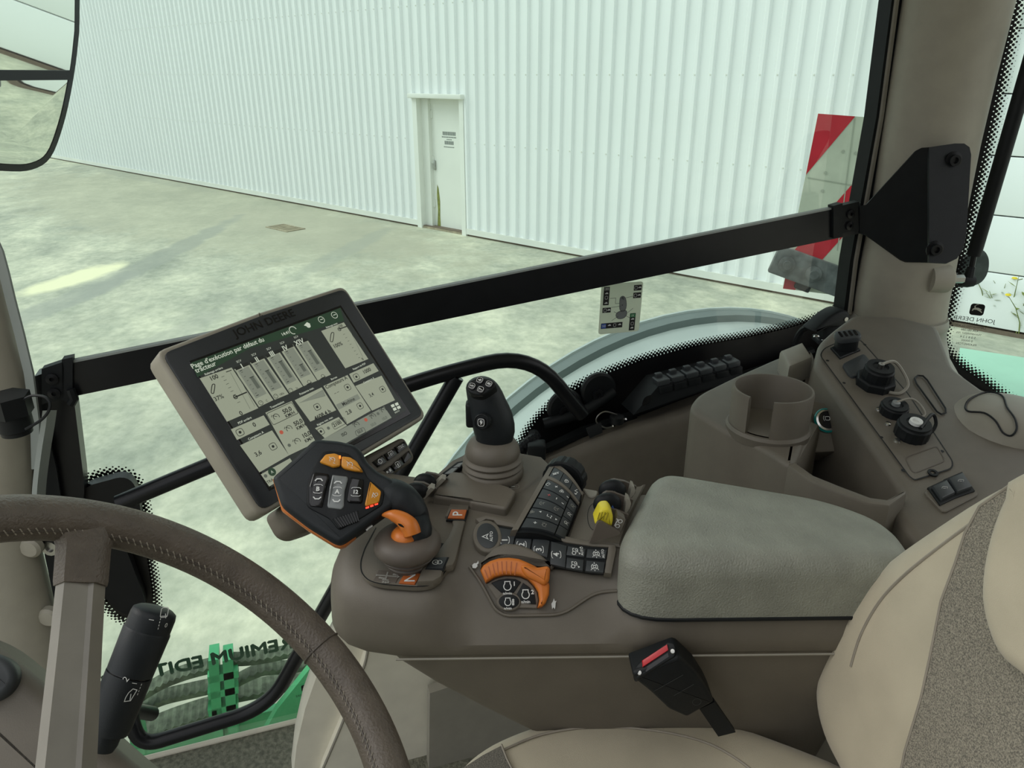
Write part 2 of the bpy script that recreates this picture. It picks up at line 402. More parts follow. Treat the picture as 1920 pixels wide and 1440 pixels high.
b = MB(); b.box(BF, -58.56, 24, 0, .04, -.3, .01); part(barn, 'plinth', b, M['drain'])
sc = MB()
for s_ in np.arange(-8.86, 9.4, .2):
    for zz in (.967, 1.43, 2.395, 3.36):
        if 1.3 < s_ < 2.6 and zz < 2.2: continue
        if zz == .967: continue
        sc.lathe(Fr(BF(s_, zz, .042), bd, UP, bn), [(.011, 0), (.009, .008)], 6)
part(barn, 'screw_heads', sc, M['barn_trim'], kind='stuff')
# sectional part further along the wall
for k in range(8):
    b = MB(); b.box(BF, 9.46, 26, .06+.545*k, .06+.545*k+.533, -.06, 0.0, .006); part(barn, 'door_panel', b, M['barn_white'], ang=50)
b = MB(); b.box(BF, 9.38, 9.50, 0, 6.4, -.05, .06); part(barn, 'corner_flashing', b, M['barn_trim'])
b = MB(); b.box(BF, 9.4, 26, 4.45, 6.4, -.06, 0); part(barn, 'upper_panel', b, M['barn_white'])
b = MB(); b.box(BF, -59, 26, 0, 6.4, -.35, -.30); part(barn, 'back_wall', b, M['barn_trim'])
# barn door
dr = part(barn, 'door', (lambda q: q.box(BF, 1.60, 2.44, .03, 1.98, -.16, -.12))(MB()), M['door_white'])
q = MB(); q.box(BF, 1.40, 1.62, 0, 2.04, -.16, -.05); part(barn, 'door_jamb', q, M['barn_trim'])
q = MB(); q.box(BF, 1.36, 1.46, 0, 2.1, -.16, .05); part(barn, 'door_jamb', q, M['door_white'])
q = MB(); q.box(BF, 2.42, 2.51, 0, 2.1, -.16, .05); part(barn, 'door_jamb', q, M['door_white'])
q = MB(); q.box(BF, 1.33, 2.53, 2.05, 2.12, -.16, .12, .01); q.box(BF, 1.40, 2.46, 1.96, 2.06, -.16, -.10); part(barn, 'door_hood', q, M['barn_trim'])
q = MB(); q.box(BF, 1.46, 2.44, 0, .03, -.16, .02); part(barn, 'threshold', q, M['grate'])
for h_ in (.35, 1.05, 1.75): q = MB(); q.box(BF, 1.615, 1.65, h_, h_+.12, -.12, -.10); part(barn, 'door_hinge', q, M['barn_trim'])
q = MB(); q.box(BF, 1.66, 1.69, .95, 1.10, -.12, -.085, .008); part(dr, 'handle', q, M['steel'])
q = MB(); f2 = Fr(BF(2.02, 1.42, -.1185), bd, UP); f2.z = bn
for (yy, w_, hh) in ((.11, .30, .055), (.055, .34, .018), (.02, .12, .014), (-.03, .22, .055), (-.095, .26, .014)):
    n_ = int(w_/.03)
    for k in range(n_): q.rect(f2, -w_/2+k*.03, yy-hh/2, -w_/2+k*.03+.022, yy+hh/2)
part(dr, 'door_lettering', q, M['grey_print'], flat=True, kind='stuff')
q = MB(); f3 = Fr(BF(1.70, 0, -.1175), bd, UP); f3.z = bn
q.shape(f3, [(-.03, .02), (.05, .02), (.045, .2), (.055, .45), (.03, .66), (.0, .72), (-.015, .55), (-.005, .3)]); part(dr, 'moss_streak', q, M['moss'], flat=True)
# drain in the yard
p0 = PZ(535, 428, GZ); dfr = Fr(p0+Vector((0, 0, .002)), bd, bn, UP)
dt = thing('drain_grate', 'small rusty drain grate set in the concrete yard', 'drain', p0)
q = MB(); q.box(dfr, -.32, .32, -.18, -.15, 0, .012); q.box(dfr, -.32, .32, .15, .18, 0, .012); q.box(dfr, -.32, -.29, -.15, .15, 0, .012); q.box(dfr, .29, .32, -.15, .15, 0, .012)
part(dt, 'frame', q, M['grate'])
for k in range(9):
    q = MB(); q.box(dfr, -.27+k*.063, -.24+k*.063, -.15, .15, 0, .009); part(dt, 'bar', q, M['grate'])
# weeds along the far wall ----------------------------------------
rnd = random.Random(3)
def weed(x, y, hgt, n, flowers, label, sc=1.0):
    b0 = PZ(x, y, GZ); t = thing('weed', label, 'plant', b0, 'weeds along the barn wall')
    st = MB()
    for k in range(n):
        a = rnd.uniform(0, 6.28); ln = hgt*rnd.uniform(.5, 1.0); lean = rnd.uniform(.1, .55)
        b1 = b0+Vector((rnd.uniform(-.12, .12), rnd.uniform(-.12, .12), 0))*sc
        pts = [b1+Vector((math.cos(a)*lean*ln*tt*tt, math.sin(a)*lean*ln*tt*tt, ln*tt)) for tt in (0, .35, .7, 1)]
        st.tube(pts, [.006*sc, .006*sc, .005*sc, .002*sc], 4)
        for tt in (.3, .5, .65, .8, .92):
            c = b1+Vector((math.cos(a)*lean*ln*tt*tt, math.sin(a)*lean*ln*tt*tt, ln*tt)); a2 = rnd.uniform(0, 6.28); L = .10*sc*rnd.uniform(.6, 1.2)
            dv = Vector((math.cos(a2), math.sin(a2), rnd.uniform(.1, .7))).normalized(); sd = dv.cross(UP).normalized()*L*.16
            st.add([c, c+dv*L*.5+sd, c+dv*L, c+dv*L*.5-sd], [(0, 1, 2, 3)])
        if k < flowers: fl = MB(); fl.lathe(Fr(pts[-1], (1, 0, 0), (0, 1, 0)), [(.001, -.01), (.028*sc, 0), (.02*sc, .014), (.001, .018)], 8); part(t, 'flower_head', fl, M['flower'])
    part(t, 'foliage', st, M['grass'], flat=True)
weed(1845, 612, .62, 26, 4, 'green weed clump by the white wall, nearest the rear pillar')
weed(1880, 618, .78, 30, 7, 'tall yellow-flowered weed at the foot of the white wall')
weed(1908, 626, .48, 18, 6, 'low yellow-flowered weed rightmost along the white wall')
# ================================================================ TRACTOR OUTSIDE THE GLASS
# rear fender: an arched cover over the rear tyre
fp = [(830, 885), (870, 830), (930, 760), (985, 700), (1060, 655), (1130, 625), (1230, 602), (1330, 592), (1450, 591), (1540, 597)]
XF = 2.0
Q = np.array([[PX(x, y, XF).y, PX(x, y, XF).z] for x, y in fp])
A_ = np.c_[2*Q, np.ones(len(Q))]; sol = np.linalg.lstsq(A_, (Q**2).sum(1), rcond=None)[0]; fcy, fcz = sol[:2]; frad = math.sqrt(sol[2]+fcy**2+fcz**2)
fen = thing('rear_fender', 'curved grey rear fender outside the side window', 'fender', (1.63, fcy, fcz+frad-.3))
def farc(x, r, t): return Vector((x, fcy+r*math.cos(t), fcz+r*math.sin(t)))
ts = [math.radians(-12+k*172/40) for k in range(41)]
secprof = [(1.26, frad-.052), (1.50, frad-.045), (1.75, frad-.040), (1.935, frad-.036), (1.945, frad-.030), (1.96, frad-.040), (1.96, frad-.06), (1.75, frad-.065), (1.26, frad-.075)]
q = MB(); q.loft([[farc(x, r, t) for x, r in secprof] for t in ts]); part(fen, 'cover', q, M['fender_light'], ang=30)
q = MB()
q.loft([[farc(x, r, t) for x, r in ((1.94, frad-.034), (1.945, frad-.012), (1.985, frad-.006), (1.985, frad-.05), (1.94, frad-.05))] for t in ts]); part(fen, 'outer_flange', q, M['fender_dark'], ang=30)
q = MB()
q.loft([[farc(x, r, t) for x, r in ((1.983, frad-.012), (1.987, frad), (1.997, frad), (2.0, frad-.03), (1.983, frad-.05))] for t in ts]); part(fen, 'edge_bead', q, M['fender_light'], ang=30)
# tyre below the fender, out of direct view
# green body panel behind the rear corner glass
q = MB(); zf_ = -.62
pl = [PZ(1800, 652, zf_), PZ(2050, 690, zf_), PZ(2080, 900, zf_), PZ(1790, 760, zf_)]
q.prism(pl, (0, 0, -.05)); solo('rear_deck_panel', q, M['fender_green'], 'flat green body panel below the rear corner window', 'body panel')
# warning board with bracket and lamps
wp0 = PD(1540, 213, 2.35); wn_ = Vector((-.80, .52, .08)).normalized()
wc = [PP(x, y, wp0, wn_) for x, y in ((1534, 213), (1655, 224), (1655, 500), (1470, 466))]
wf = Fr(wc[0], PP(1655, 222, wp0, wn_)-wc[0], PP(1503, 420, wp0, wn_)-wc[0]); wf.z = wn_
wb = thing('warning_board', 'red and white striped warning board seen through the side window', 'warning board', wf(.15, .5, 0))
BW, BH = .30, .56
q = MB(); q.box(wf, 0, BW, 0, BH, -.008, 0); part(wb, 'plate', q, M['board_white'])
q = MB(); ez = .0012
KST = wf.px(1603, 220)[0]/wf.px(1514, 328)[1]; S1 = wf.px(1603, 220)[0]
def sv(x, y): a, b_ = wf.px(x, y); return a+b_*KST
def band(s0, s1):
    # diagonal stripe between lines a + b*k = s
    k = KST; pts = []
    poly = [(0, 0), (BW, 0), (BW, BH), (0, BH)]
    def clip(poly, f):
        out = []
        for i in range(len(poly)):
            p, r = poly[i], poly[(i+1) % len(poly)]; fp_, fr_ = f(p), f(r)
            if fp_ >= 0: out.append(p)
            if (fp_ >= 0) != (fr_ >= 0): t = fp_/(fp_-fr_); out.append((p[0]+(r[0]-p[0])*t, p[1]+(r[1]-p[1])*t))
        return out
    poly = clip(poly, lambda p: p[0]+p[1]*k-s0)
    return clip(poly, lambda p: s1-p[0]-p[1]*k) if len(poly) > 2 else []
for s0, s1 in ((-1, S1), (sv(1600, 343), sv(1573, 452))):
    pl_ = band(s0, s1)
    if len(pl_) > 2: q = MB(); q.prism([wf(a, b_, 0) for a, b_ in pl_], wn_*ez); part(wb, 'red_stripe', q, M['board_red'])
q = MB(); q.line(wf, [wf.px(1603, 220), wf.px(1570, 470)], .003, .0016); q.line(wf, [wf.px(1514, 333), wf.px(1625, 352)], .003, .0016)
for p_ in ((1581, 284), (1604, 287), (1548, 324), (1542, 358)): q.dot(wf, *wf.px(*p_), .005, .0018)
part(wb, 'joints_and_rivet_holes', q, M['joint'], flat=True)
lb = thing('lamp_bracket', 'dirty grey lamp bracket carrying the striped warning board', 'bracket', wf(.1, BH+.1, 0))
bf = Fr(PP(1462, 470, wp0, wn_), PP(1600, 520, wp0, wn_)-PP(1462, 470, wp0, wn_), PP(1456, 492, wp0, wn_)-PP(1462, 470, wp0, wn_)); bf.z = wn_
q = MB(); q.box(bf, -.01, .5, -.02, .075, .0, .035, .004); part(lb, 'beam', q, M['dirty_metal'])
for a in (.035, .125, .235):
    q = MB(); q.lathe(Fr(bf(a, .03, .035), bf.x, bf.y, wn_), [(.026, 0), (.026, .012), (.014, .016), (.014, .03), (.001, .03)], 14); part(lb, 'bolt', q, M['dirty_metal'])
q = MB(); q.box(bf, .09, .14, .07, .095, 0, .03, .004); part(lb, 'clip', q, M['black'])
# door mirror ------------------------------------------------------
mp0 = PX(40, 160, 1.78)
rr_ = Vector((.20, -.93, -.30)).normalized(); dd_ = mp0.normalized(); mn = (rr_-dd_).normalized()
mf = Fr(mp0, Vector((0, 0, 1)).cross(mn) if True else 0, UP); mf.z = mn
if mf.x.dot(rt) < 0: mf.x = -mf.x
mf.y = mn.cross(mf.x)
if mf.y.z < 0: mf.y = -mf.y
mo = [(143, -420), (143, 0), (140, 80), (129, 160), (112, 235), (88, 295), (52, 319), (0, 322), (-90, 312), (-130, 290), (-140, 150), (-135, -420)]
mo2 = tup(smooth([mf.px(*p) for p in mo], 4))
mir = thing('door_mirror', 'black framed two-part rear-view mirror outside the front window', 'mirror', mf(0, -.25, -.05))
def frame_ring(fr, out, holes_in, c0, c1, c2):
    q = MB(); o1 = ccw(out); i1 = inset(o1, holes_in)
    q.loft([[fr(a, b, c0) for a, b in i1], [fr(a, b, c2) for a, b in i1], [fr(a, b, c1) for a, b in inset(o1, holes_in*.3)], [fr(a, b, c0-.02) for a, b in o1], [fr(a*.92, b*.95, c0-.09) for a, b in o1]]); return q
hb = MB(); o1 = ccw(mo2)
hb.loft([[mf(a, b, .0) for a, b in inset(o1, .019)], [mf(a, b, .014) for a, b in inset(o1, .017)], [mf(a, b, .012) for a, b in inset(o1, .004)], [mf(a, b, -.02) for a, b in o1], [mf(a*.9, b*.93, -.08) for a, b in o1]])
part(mir, 'housing', hb, M['black'])
m_ = bpy.data.materials.new('mirror_silver'); m_.use_nodes = True; pb = m_.node_tree.nodes['Principled BSDF']; pb.inputs['Metallic'].default_value = 1; pb.inputs['Roughness'].default_value = .015; pb.inputs['Base Color'].default_value = (.86, .88, .84, 1); M['mirror'] = m_
def clipy(o, y0, y1):
    def clip(poly, f):
        out = []
        for i in range(len(poly)):
            p, r = poly[i], poly[(i+1) % len(poly)]; a, b_ = f(p), f(r)
            if a >= 0: out.append(p)
            if (a >= 0) != (b_ >= 0): t = a/(a-b_); out.append((p[0]+(r[0]-p[0])*t, p[1]+(r[1]-p[1])*t))
        return out
    o = clip(o, lambda p: p[1]-y0); return clip(o, lambda p: y1-p[1])
ydiv = mf.px(60, 138)[1]
in1 = inset(o1, .0185)
up_ = clipy(in1, ydiv+.009, 9); lo_ = clipy(in1, -9, ydiv-.009)
q = MB(); q.prism([mf(a, b, .0125) for a, b in up_], mn*.001); part(mir, 'upper_mirror_glass', q, M['mirror'], ang=10)
# lower wide-angle glass: slightly domed
q = MB(); ca = sum(p[0] for p in lo_)/len(lo_); cb = sum(p[1] for p in lo_)/len(lo_)
rings = []
for k in range(9):
    t = 1-k/8*.96
    rings.append([mf(ca+(a-ca)*t, cb+(b-cb)*t, .0125+.003*(1-t*t)) for a, b in lo_])
q.loft(rings); part(mir, 'lower_mirror_glass', q, M['mirror'], ang=80)
q = MB(); q.prism([mf(a, b, 0) for a, b in clipy(inset(o1, .012), ydiv-.009, ydiv+.009)], mn*.016); part(mir, 'divider', q, M['black'])
q = MB(); q.tube([mf(-.05, .1, -.08), mf(-.1, .12, -.2), mf(-.2, .12, -.45)], .018, 10); part(mir, 'arm', q, M['black'])
# access steps below the window ------------------------------------
M_('tread', (.105, .125, .085, 1), .8, var=.35, scale=60, bump=.4, bscale=200)
st = thing('access_steps', 'green access steps with black serrated treads below the window', 'steps', (1.45, .35, GZ+.3))
XS = 1.34
def SX(x, y, X=XS): return PX(x, y, X)
for dx in (0, 22):
    q = MB(); a0 = SX(400+dx*1.2, 1238); a1 = SX(412+dx*1.3, 1420)
    q.loft([[a+Vector((0, w, 0)) for a in (a0, a1)]+[a+Vector((.05, w, 0)) for a in (a1, a0)] for w in (-.010, .010)]); part(st, 'upright', q, M['green_paint'])
for yy in (1268, 1298, 1330): 
    q = MB(); a = SX(418, yy); q.box(Fr(a, (0, 1, 0), UP), -.03, .03, -.012, .006, .0, .03); part(st, 'rung_bracket', q, M['green_paint'])
q = MB(); a0 = SX(245, 1330); a1 = SX(262, 1425); q.loft([[a+Vector((0, w, 0)) for a in (a0, a1)]+[a+Vector((.05, w, 0)) for a in (a1, a0)] for w in (-.012, .012)]); part(st, 'upright', q, M['green_paint'])
def tread(pts, X, dep, name='tread'):
    q = MB(); P = smooth([PX(x, y, X) for x, y in pts], 8, False); secs = []
    for i, p in enumerate(P):
        t = .010 if i % 2 else 0.0
        secs.append([p+Vector((0, 0, t*.6)), p+Vector((dep, 0, .004)), p+Vector((dep, 0, -.004)), p+Vector((0, 0, -.010))])
    q.loft(secs); part(st, name, q, M['tread'], ang=20)
tread([(255, 1316), (300, 1288), (350, 1268), (405, 1254)], 1.36, .035)
tread([(245, 1345), (300, 1318), (350, 1305), (410, 1292)], 1.37, .035)
tread([(260, 1392), (320, 1368), (380, 1348), (420, 1338)], 1.38, .06)
tread([(435, 1243), (480, 1240), (540, 1228), (600, 1210)], 1.36, .030)
tread([(440, 1285), (490, 1262), (550, 1256), (610, 1240)], 1.37, .030)
tread([(440, 1312), (500, 1300), (560, 1285), (620, 1262)], 1.38, .05)
q = MB(); q.prism([SX(250, 1392, 1.40), SX(600, 1312, 1.40), SX(640, 1380, 1.40), SX(270, 1440, 1.40)], (.02, 0, 0)); part(st, 'side_plate', q, M['green_paint'])
q = MB(); q.prism([SX(520, 1330, 1.30), SX(600, 1230, 1.30), SX(640, 1230, 1.30), SX(640, 1400, 1.30), SX(480, 1400, 1.30)], (.02, 0, 0)); part(st, 'side_plate', q, M['green_paint'])
# ================================================================ CAB SHELL
XW = 1.16
WF = Fr((XW, 0, 0), (0, -1, 0), UP); WF.z = Vector((-1, 0, 0))     # window frame: a rearwards, b up, c inwards
def wpx(x, y): p = PX(x, y, XW); return (-p.y, p.z)
zfl = -1.15
# floor
e0, e1 = PZ(275, 1422, zfl), PZ(554, 1353, zfl)
dd = (e1-e0).normalized()
q = MB(); q.slab(Fr((0, 0, zfl), (1, 0, 0), (0, 1, 0)), [(-.45, -1.2), (e0+dd*1.3)[:2], (e0-dd*.9)[:2], (-.45, .9)], -.05, 0, .006, 2)
solo('floor', q, M['carpet'], kind='structure', label='olive carpet mat on the cab floor')
q = MB(); q.tube([e0-dd*.4, e0, e1, e1+dd*.2], .006, 6); solo('trim_3', q, M['tan_wall'], kind='structure', label='pale sill strip along the carpet edge')
# unseen roof above the frame, cut out at front left to let light in
q = MB(); q.slab(Fr((0, 0, .50), (1, 0, 0), (0, 1, 0)), [(1.32, -1.45), (1.32, .75), (.55, .75), (.55, -.30), (-.56, -.30), (-.56, -1.45)], 0, .18, .05, 3); solo('ceiling', q, M['headliner'], kind='structure', label='cab roof lining with a cut-out shaped to let light in')
# added unseen wall behind the camera, blocks light from the left
q = MB(); q.box(Fr((-.52, 0, 0), (1, 0, 0), (0, 1, 0)), -.04, 0, -1.45, .45, zfl, .50); solo('light_block_wall', q, M['brown_dark'], kind='structure', label='dark wall added behind the camera to block light')
# side window ------------------------------------------------------
low = [(1600, 640), (1500, 700), (1350, 775), (1200, 830), (1050, 885), (960, 905), (880, 960), (800, 1100)]
pl = [(-.50, .62), (1.20, .62), (1.16, -.2)]+[wpx(*p) for p in low]+[(-wpx(700, 1250)[0]*-1, -1.05), (wpx(560, 1345)[0], -1.17), (wpx(240, 1420)[0], -1.17), (-.50, -1.10)]
win = thing('window_1', '', '', (XW, -.3, -1.1)); del win['label']; del win['category']; win['kind'] = 'structure'
q = MB(); q.poly([WF(a, b, 0) for a, b in pl]); part(win, 'pane', q, M['glass'], flat=True)
def frit(curve, solid, rows, gap, r0, side, closed=False):
    """black printed edge: solid area + rows of shrinking dots"""
    s_ = MB(); s_.poly([WF(*wpx(*p), .0015) for p in solid])
    d_ = MB(); C = [Vector(wpx(*p)) for p in curve]
    C = smooth(C, 10, closed)
    # resample
    L = [0.0]
    for i in range(1, len(C)): L.append(L[-1]+(C[i]-C[i-1]).length)
    tot = L[-1]; n = int(tot/gap)
    for k in range(rows):
        off = gap*.5*(k+.15)
        rad = r0*(1-.13*k-.02*k*k)
        if rad <= .0006: break
        for j in range(n):
            t = (j+(.5 if k % 2 else 0))*gap
            if t > tot: continue
            i = max(1, next((i for i in range(len(L)) if L[i] >= t), len(L)-1))
            f = (t-L[i-1])/max(1e-9, L[i]-L[i-1]); p = C[i-1].lerp(C[i], f); tg = (C[i]-C[i-1]).normalized(); nn = Vector((-tg.y, tg.x))*side
            p = p+nn*off; d_.dot(WF, p.x, p.y, rad, .0015, 6)
    return s_, d_
curve = [(966, 850), (985, 815), (1010, 782), (1050, 745), (1110, 710), (1200, 675), (1300, 648), (1400, 630), (1480, 612), (1540, 592), (1580, 570), (1600, 540)]
s_, d_ = frit(curve, curve+[(1640, 540), (1640, 680), (1500, 730), (1300, 800), (1050, 900), (960, 910)], 6, .0074, .0034, 1)
part(win, 'frit_band', s_, M['frit'], flat=True); part(win, 'frit_dots', d_, M['frit'], flat=True, kind='stuff')
blob = [(148, 925), (170, 900), (205, 888), (240, 890), (258, 912), (270, 960), (278, 1040), (288, 1110), (286, 1150), (262, 1164), (225, 1155), (198, 1125), (180, 1085), (150, 1010)]
s_, d_ = frit(blob+[blob[0]], blob, 6, .0074, .0034, 1)
part(win, 'frit_band', s_, M['frit'], flat=True); part(win, 'frit_dots', d_, M['frit'], flat=True, kind='stuff')
# mirrored lettering on the outside of the glass
fa = WF.at(*wpx(425, 1278)); fb = Vector(wpx(650, 1205))-Vector(wpx(425, 1278)); ang = math.degrees(math.atan2(fb.y, fb.x))
fb = Vector(wpx(520, 1212))-Vector(wpx(313, 1256)); ang = math.degrees(math.atan2(fb.y, fb.x))
tl = MB(); ft = WF.at(*wpx(520, 1211), -.002, ang)
for ki, (ox, oy) in enumerate(((0, 0), (.0014, 0), (-.0014, 0), (.0007, .0016), (-.0007, -.0016))):
    for s_, xx in (('EMIUM EDIT', 0), ('PR', .046), ('ION', -.222)): tl.text(ft, s_, xx+ox, oy, .037, 'L', .0001*ki, 0, 1.06, 0, True)
M['glass_print'] = mat('glass_print', (.07, .11, .07, 1), .5)
part(win, 'glass_lettering', tl, M['glass_print'], flat=True)
def deer_mark(q, f, s, c=0.0):
    """leaping figure, as strokes"""
    q.shape(f, [(-.30*s, .05*s), (-.05*s, .16*s), (.12*s, .14*s), (.16*s, .30*s), (.24*s, .28*s), (.20*s, .12*s), (.30*s, .05*s), (.34*s, -.12*s), (.28*s, -.13*s), (.22*s, -.02*s), (.02*s, -.02*s), (-.16*s, -.10*s), (-.34*s, -.22*s), (-.38*s, -.18*s), (-.24*s, -.04*s)], c)
    q.line(f, [(.18*s, .28*s), (.10*s, .38*s), (-.02*s, .40*s)], .035*s, c)
def maker_plate(win_, F_, x, y, s, mirror=True):
    f = F_.at(*F_.px(x, y), .0018); 
    if mirror: f.x = -f.x
    a = MB(); a.slab(f, rrect(0, 0, s, s*.95, s*.22, 4), 0, .0004); part(win_, 'maker_emblem', a, M['frit'], flat=True)
    b_ = MB(); f2 = f.at(0, 0, 0); f2.x = f.x; f2.y = f.y; f2.o = f.o+F_.z*.0008; deer_mark(b_, f2, s*1.05); part(win_, 'emblem_figure', b_, M['sticker'], flat=True)
    return f
f_ = maker_plate(win, WF, 573, 1288, .016); l_ = MB(); l_.text(f_, 'JOHN DEERE', 0, -.016, .007); part(win, 'glass_mark', l_, M['frit'], flat=True)
# joystick diagram sticker -------------------------------------------
stc = [wpx(1127, 532), wpx(1205, 527), wpx(1211, 617), wpx(1131, 625)]
sk = thing('instruction_sticker', 'white joystick diagram sticker on the side window', 'sticker', WF(*stc[3], .003))
f_ = Fr(WF(*stc[0], .002), WF(*stc[1])-WF(*stc[0]), WF(*stc[0])-WF(*stc[3])); f_.z = WF.z
SW = (Vector(stc[1])-Vector(stc[0])).length; SH = (Vector(stc[3])-Vector(stc[0])).length
q = MB(); q.slab(f_, rrect(SW/2, -SH/2, SW, SH, .005), 0, .0005); part(sk, 'sheet', q, M['frosted'], flat=True)
k_ = MB(); w_ = MB(); g_ = MB(); gn = MB(); bl = MB()
def S(u, v): return (u*SW, -v*SH)
def srect(m, u0, v0, u1, v1, c=.0009): a, b = S(u0, v0); a2, b2 = S(u1, v1); m.rect(f_, a, b, a2, b2, c)
srect(k_, .06, .06, .20, .42); srect(k_, .06, .47, .26, .57); srect(k_, .78, .06, .97, .17); srect(k_, .78, .21, .97, .32)
srect(k_, .05, .78, .57, .89); srect(k_, .74, .62, .88, .97)
srect(g_, .07, .07, .19, .13, .0012); srect(bl, .06, .79, .17, .88, .0012); srect(gn, .75, .63, .87, .70, .0012)
def stxt(s_, u, v, z): w_.text(f_, s_, *S(u, v), z, 'C', .0014)
for s_, u, v in (('XI', .13, .10), ('XII', .115, .835), ('IX', .81, .665)): stxt(s_, u, v, .006)
for u, v in ((.13, .27), (.12, .52), (.83, .115), (.83, .265), (.38, .83), (.81, .83)):
    a, b = S(u, v); w_.line(f_, tup(rrect(a, b, .005, .0055, .001, 1)), .0006, .0014, True)
for u, v in ((.13, .19), (.13, .38), (.21, .52), (.92, .115), (.92, .265), (.25, .83), (.50, .83), (.81, .74), (.81, .92)):
    a, b = S(u, v); w_.rect(f_, a-.003, b-.0008, a+.003, b+.0008, .0014); w_.rect(f_, a-.001, b+.0008, a+.002, b+.002, .0014)
for l in ([(.22, .29), (.36, .29), (.36, .40), (.46, .40)], [(.27, .47), (.50, .46)], [(.60, .30), (.77, .28)], [(.45, .66), (.30, .74)], [(.68, .60), (.80, .52)], [(.64, .66), (.76, .72)], [(.42, .60), (.34, .56)]):
    k_.line(f_, [S(*p) for p in l], .0006, .0010)
g2 = MB(); g2.shape(f_, tup(smooth([S(*p) for p in ((.46, .30), (.52, .26), (.59, .30), (.63, .42), (.62, .53), (.55, .57), (.48, .53), (.46, .42))], 3)), .0009)
g2.shape(f_, tup(smooth([S(*p) for p in ((.44, .57), (.62, .55), (.66, .62), (.60, .70), (.46, .71), (.39, .64))], 3)), .0008)
for o_ in (((.46, .30), (.52, .26), (.59, .30), (.63, .42), (.62, .53), (.55, .57), (.48, .53), (.46, .42)), ((.44, .57), (.62, .55), (.66, .62), (.60, .70), (.46, .71), (.39, .64))):
    k_.line(f_, tup(smooth([S(*p) for p in o_], 3)), .0006, .0012, True)
for u, v in ((.51, .30), (.54, .32), (.53, .29), (.53, .44)): k_.dot(f_, *S(u, v), .001, .0013)
part(sk, 'black_print', k_, M['dark_print'], flat=True, kind='stuff'); part(sk, 'white_print', w_, M['white_print'], flat=True, kind='stuff'); part(sk, 'grey_print', g_, M['grey_print'], flat=True)
part(sk, 'lever_drawing', g2, M['grey_key'], flat=True); part(sk, 'green_print', gn, M['green_print'], flat=True); part(sk, 'blue_print', bl, M['blue_print'], flat=True)
# rear pillar --------------------------------------------------------
def pil(x, y, X): return PX(x, y, X)
rp_ = thing('trim_1', '', '', (1.08, -1.05, -.4)); del rp_['label']; del rp_['category']; rp_['kind'] = 'structure'; rp_['label'] = 'tan rounded rear cab pillar'
stn = [(-260, 1748, 1960), (0, 1697, 1893), (140, 1676, 1858), (270, 1656, 1828), (400, 1637, 1802), (500, 1617, 1783), (560, 1607, 1771), (592, 1604, 1766)]
q = MB(); secs = []
for y, xl, xr in stn:
    c = PX((xl+xr)/2, y, 1.09); w = (PX(xr, y, 1.09)-PX(xl, y, 1.09)); r_ = (xr-xl)/2*(c.dot(fw))/F*1.0
    ax = (PX((stn[-1][1]+stn[-1][2])/2, 592, 1.09)-PX((stn[0][1]+stn[0][2])/2, -260, 1.09)).normalized()
    ex = rt-ax*rt.dot(ax); ex.normalize(); ey = ax.cross(ex)
    secs.append([c+ex*r_*math.cos(t)+ey*r_*.9*math.sin(t) for t in [2*math.pi*k/28 for k in range(28)]])
q.loft(secs); part(rp_, 'pillar_cover', q, M['tan'], ang=60)
# black seal strip along the pillar's front edge
def strip(xs, X, w, dep, name, parent, m):
    q = MB(); P = [PX(x, y, X) for x, y in xs]; secs = []
    for p in P: secs.append([p, p+Vector((0, -w, 0)), p+Vector((dep, -w, 0)), p+Vector((dep, 0, 0))])
    q.loft(secs); return part(parent, name, q, m)
strip([(1717, -260), (1672, 0), (1643, 220), (1610, 400), (1594, 490), (1582, 585)], 1.13, .026, .03, 'seal_strip', rp_, M['black'])
strip([(1720, -260), (1681, 0), (1652, 220), (1620, 400), (1604, 490), (1592, 590)], 1.125, .006, .01, 'seal_lip', rp_, M['greytan'])
# bolt boss and gas strut on its right
ca = PX(1770, 522, 1.02); fb = Fr(ca, rt, UP); fb = Fr(ca, fw*.3+UP*.2, UP.cross(rt))
fs = Fr(ca, UP, fw, rt); 
q = MB(); q.lathe(fs, [(.026, -.03), (.026, .004), (.022, .010), (.001, .010)], 20); part(rp_, 'boss', q, M['tan'])
gs = thing('gas_strut', 'black gas strut leaning beside the rear pillar', 'gas strut', PX(1822, 525, 1.03))
q = MB(); q.lathe(Fr(PX(1775, 523, 1.02), UP, fw, rt), [(.008, 0), (.008, .030), (.001, .030)], 6); part(gs, 'hex_stud', q, M['steel'], ang=20)
s0, s1 = PX(1826, 478, 1.03), PX(1960, 20, 1.0); q = MB(); q.tube([s0, s1], .0125, 14); part(gs, 'cylinder', q, M['black'])
q = MB(); q.tube([PX(1818, 520, 1.03), s0+(s1-s0)*.03], .005, 10); part(gs, 'rod', q, M['black_metal'])
q = MB(); q.lathe(Fr(PX(1813, 527, 1.03), UP, fw, rt), [(.001, -.012), (.010, -.012), (.012, 0), (.010, .012), (.001, .012)], 14); q.tube([PX(1815, 524, 1.03), PX(1822, 500, 1.03)], [.010, .007], 10); part(gs, 'ball_socket', q, M['black'])
q = MB(); cc = PX(1826, 510, 1.10); q.lathe(Fr(cc, UP, fw, rt), [(.001, -.004), (.034, -.004), (.036, 0), (.034, .003), (.001, .004)], 24, 1.0); 
gp = Fr(cc, rt, UP); q = MB(); q.slab(gp, tup(smooth([(-.03, .025), (.0, .045), (.02, .03), (.026, 0), (.016, -.022), (-.01, -.03), (-.03, -.025)], 5)), -.004, .004, .002, 2); solo('glass_hinge_pad', q, M['dirty_metal'], 'grey rounded hinge pad behind the gas strut end', 'hinge')
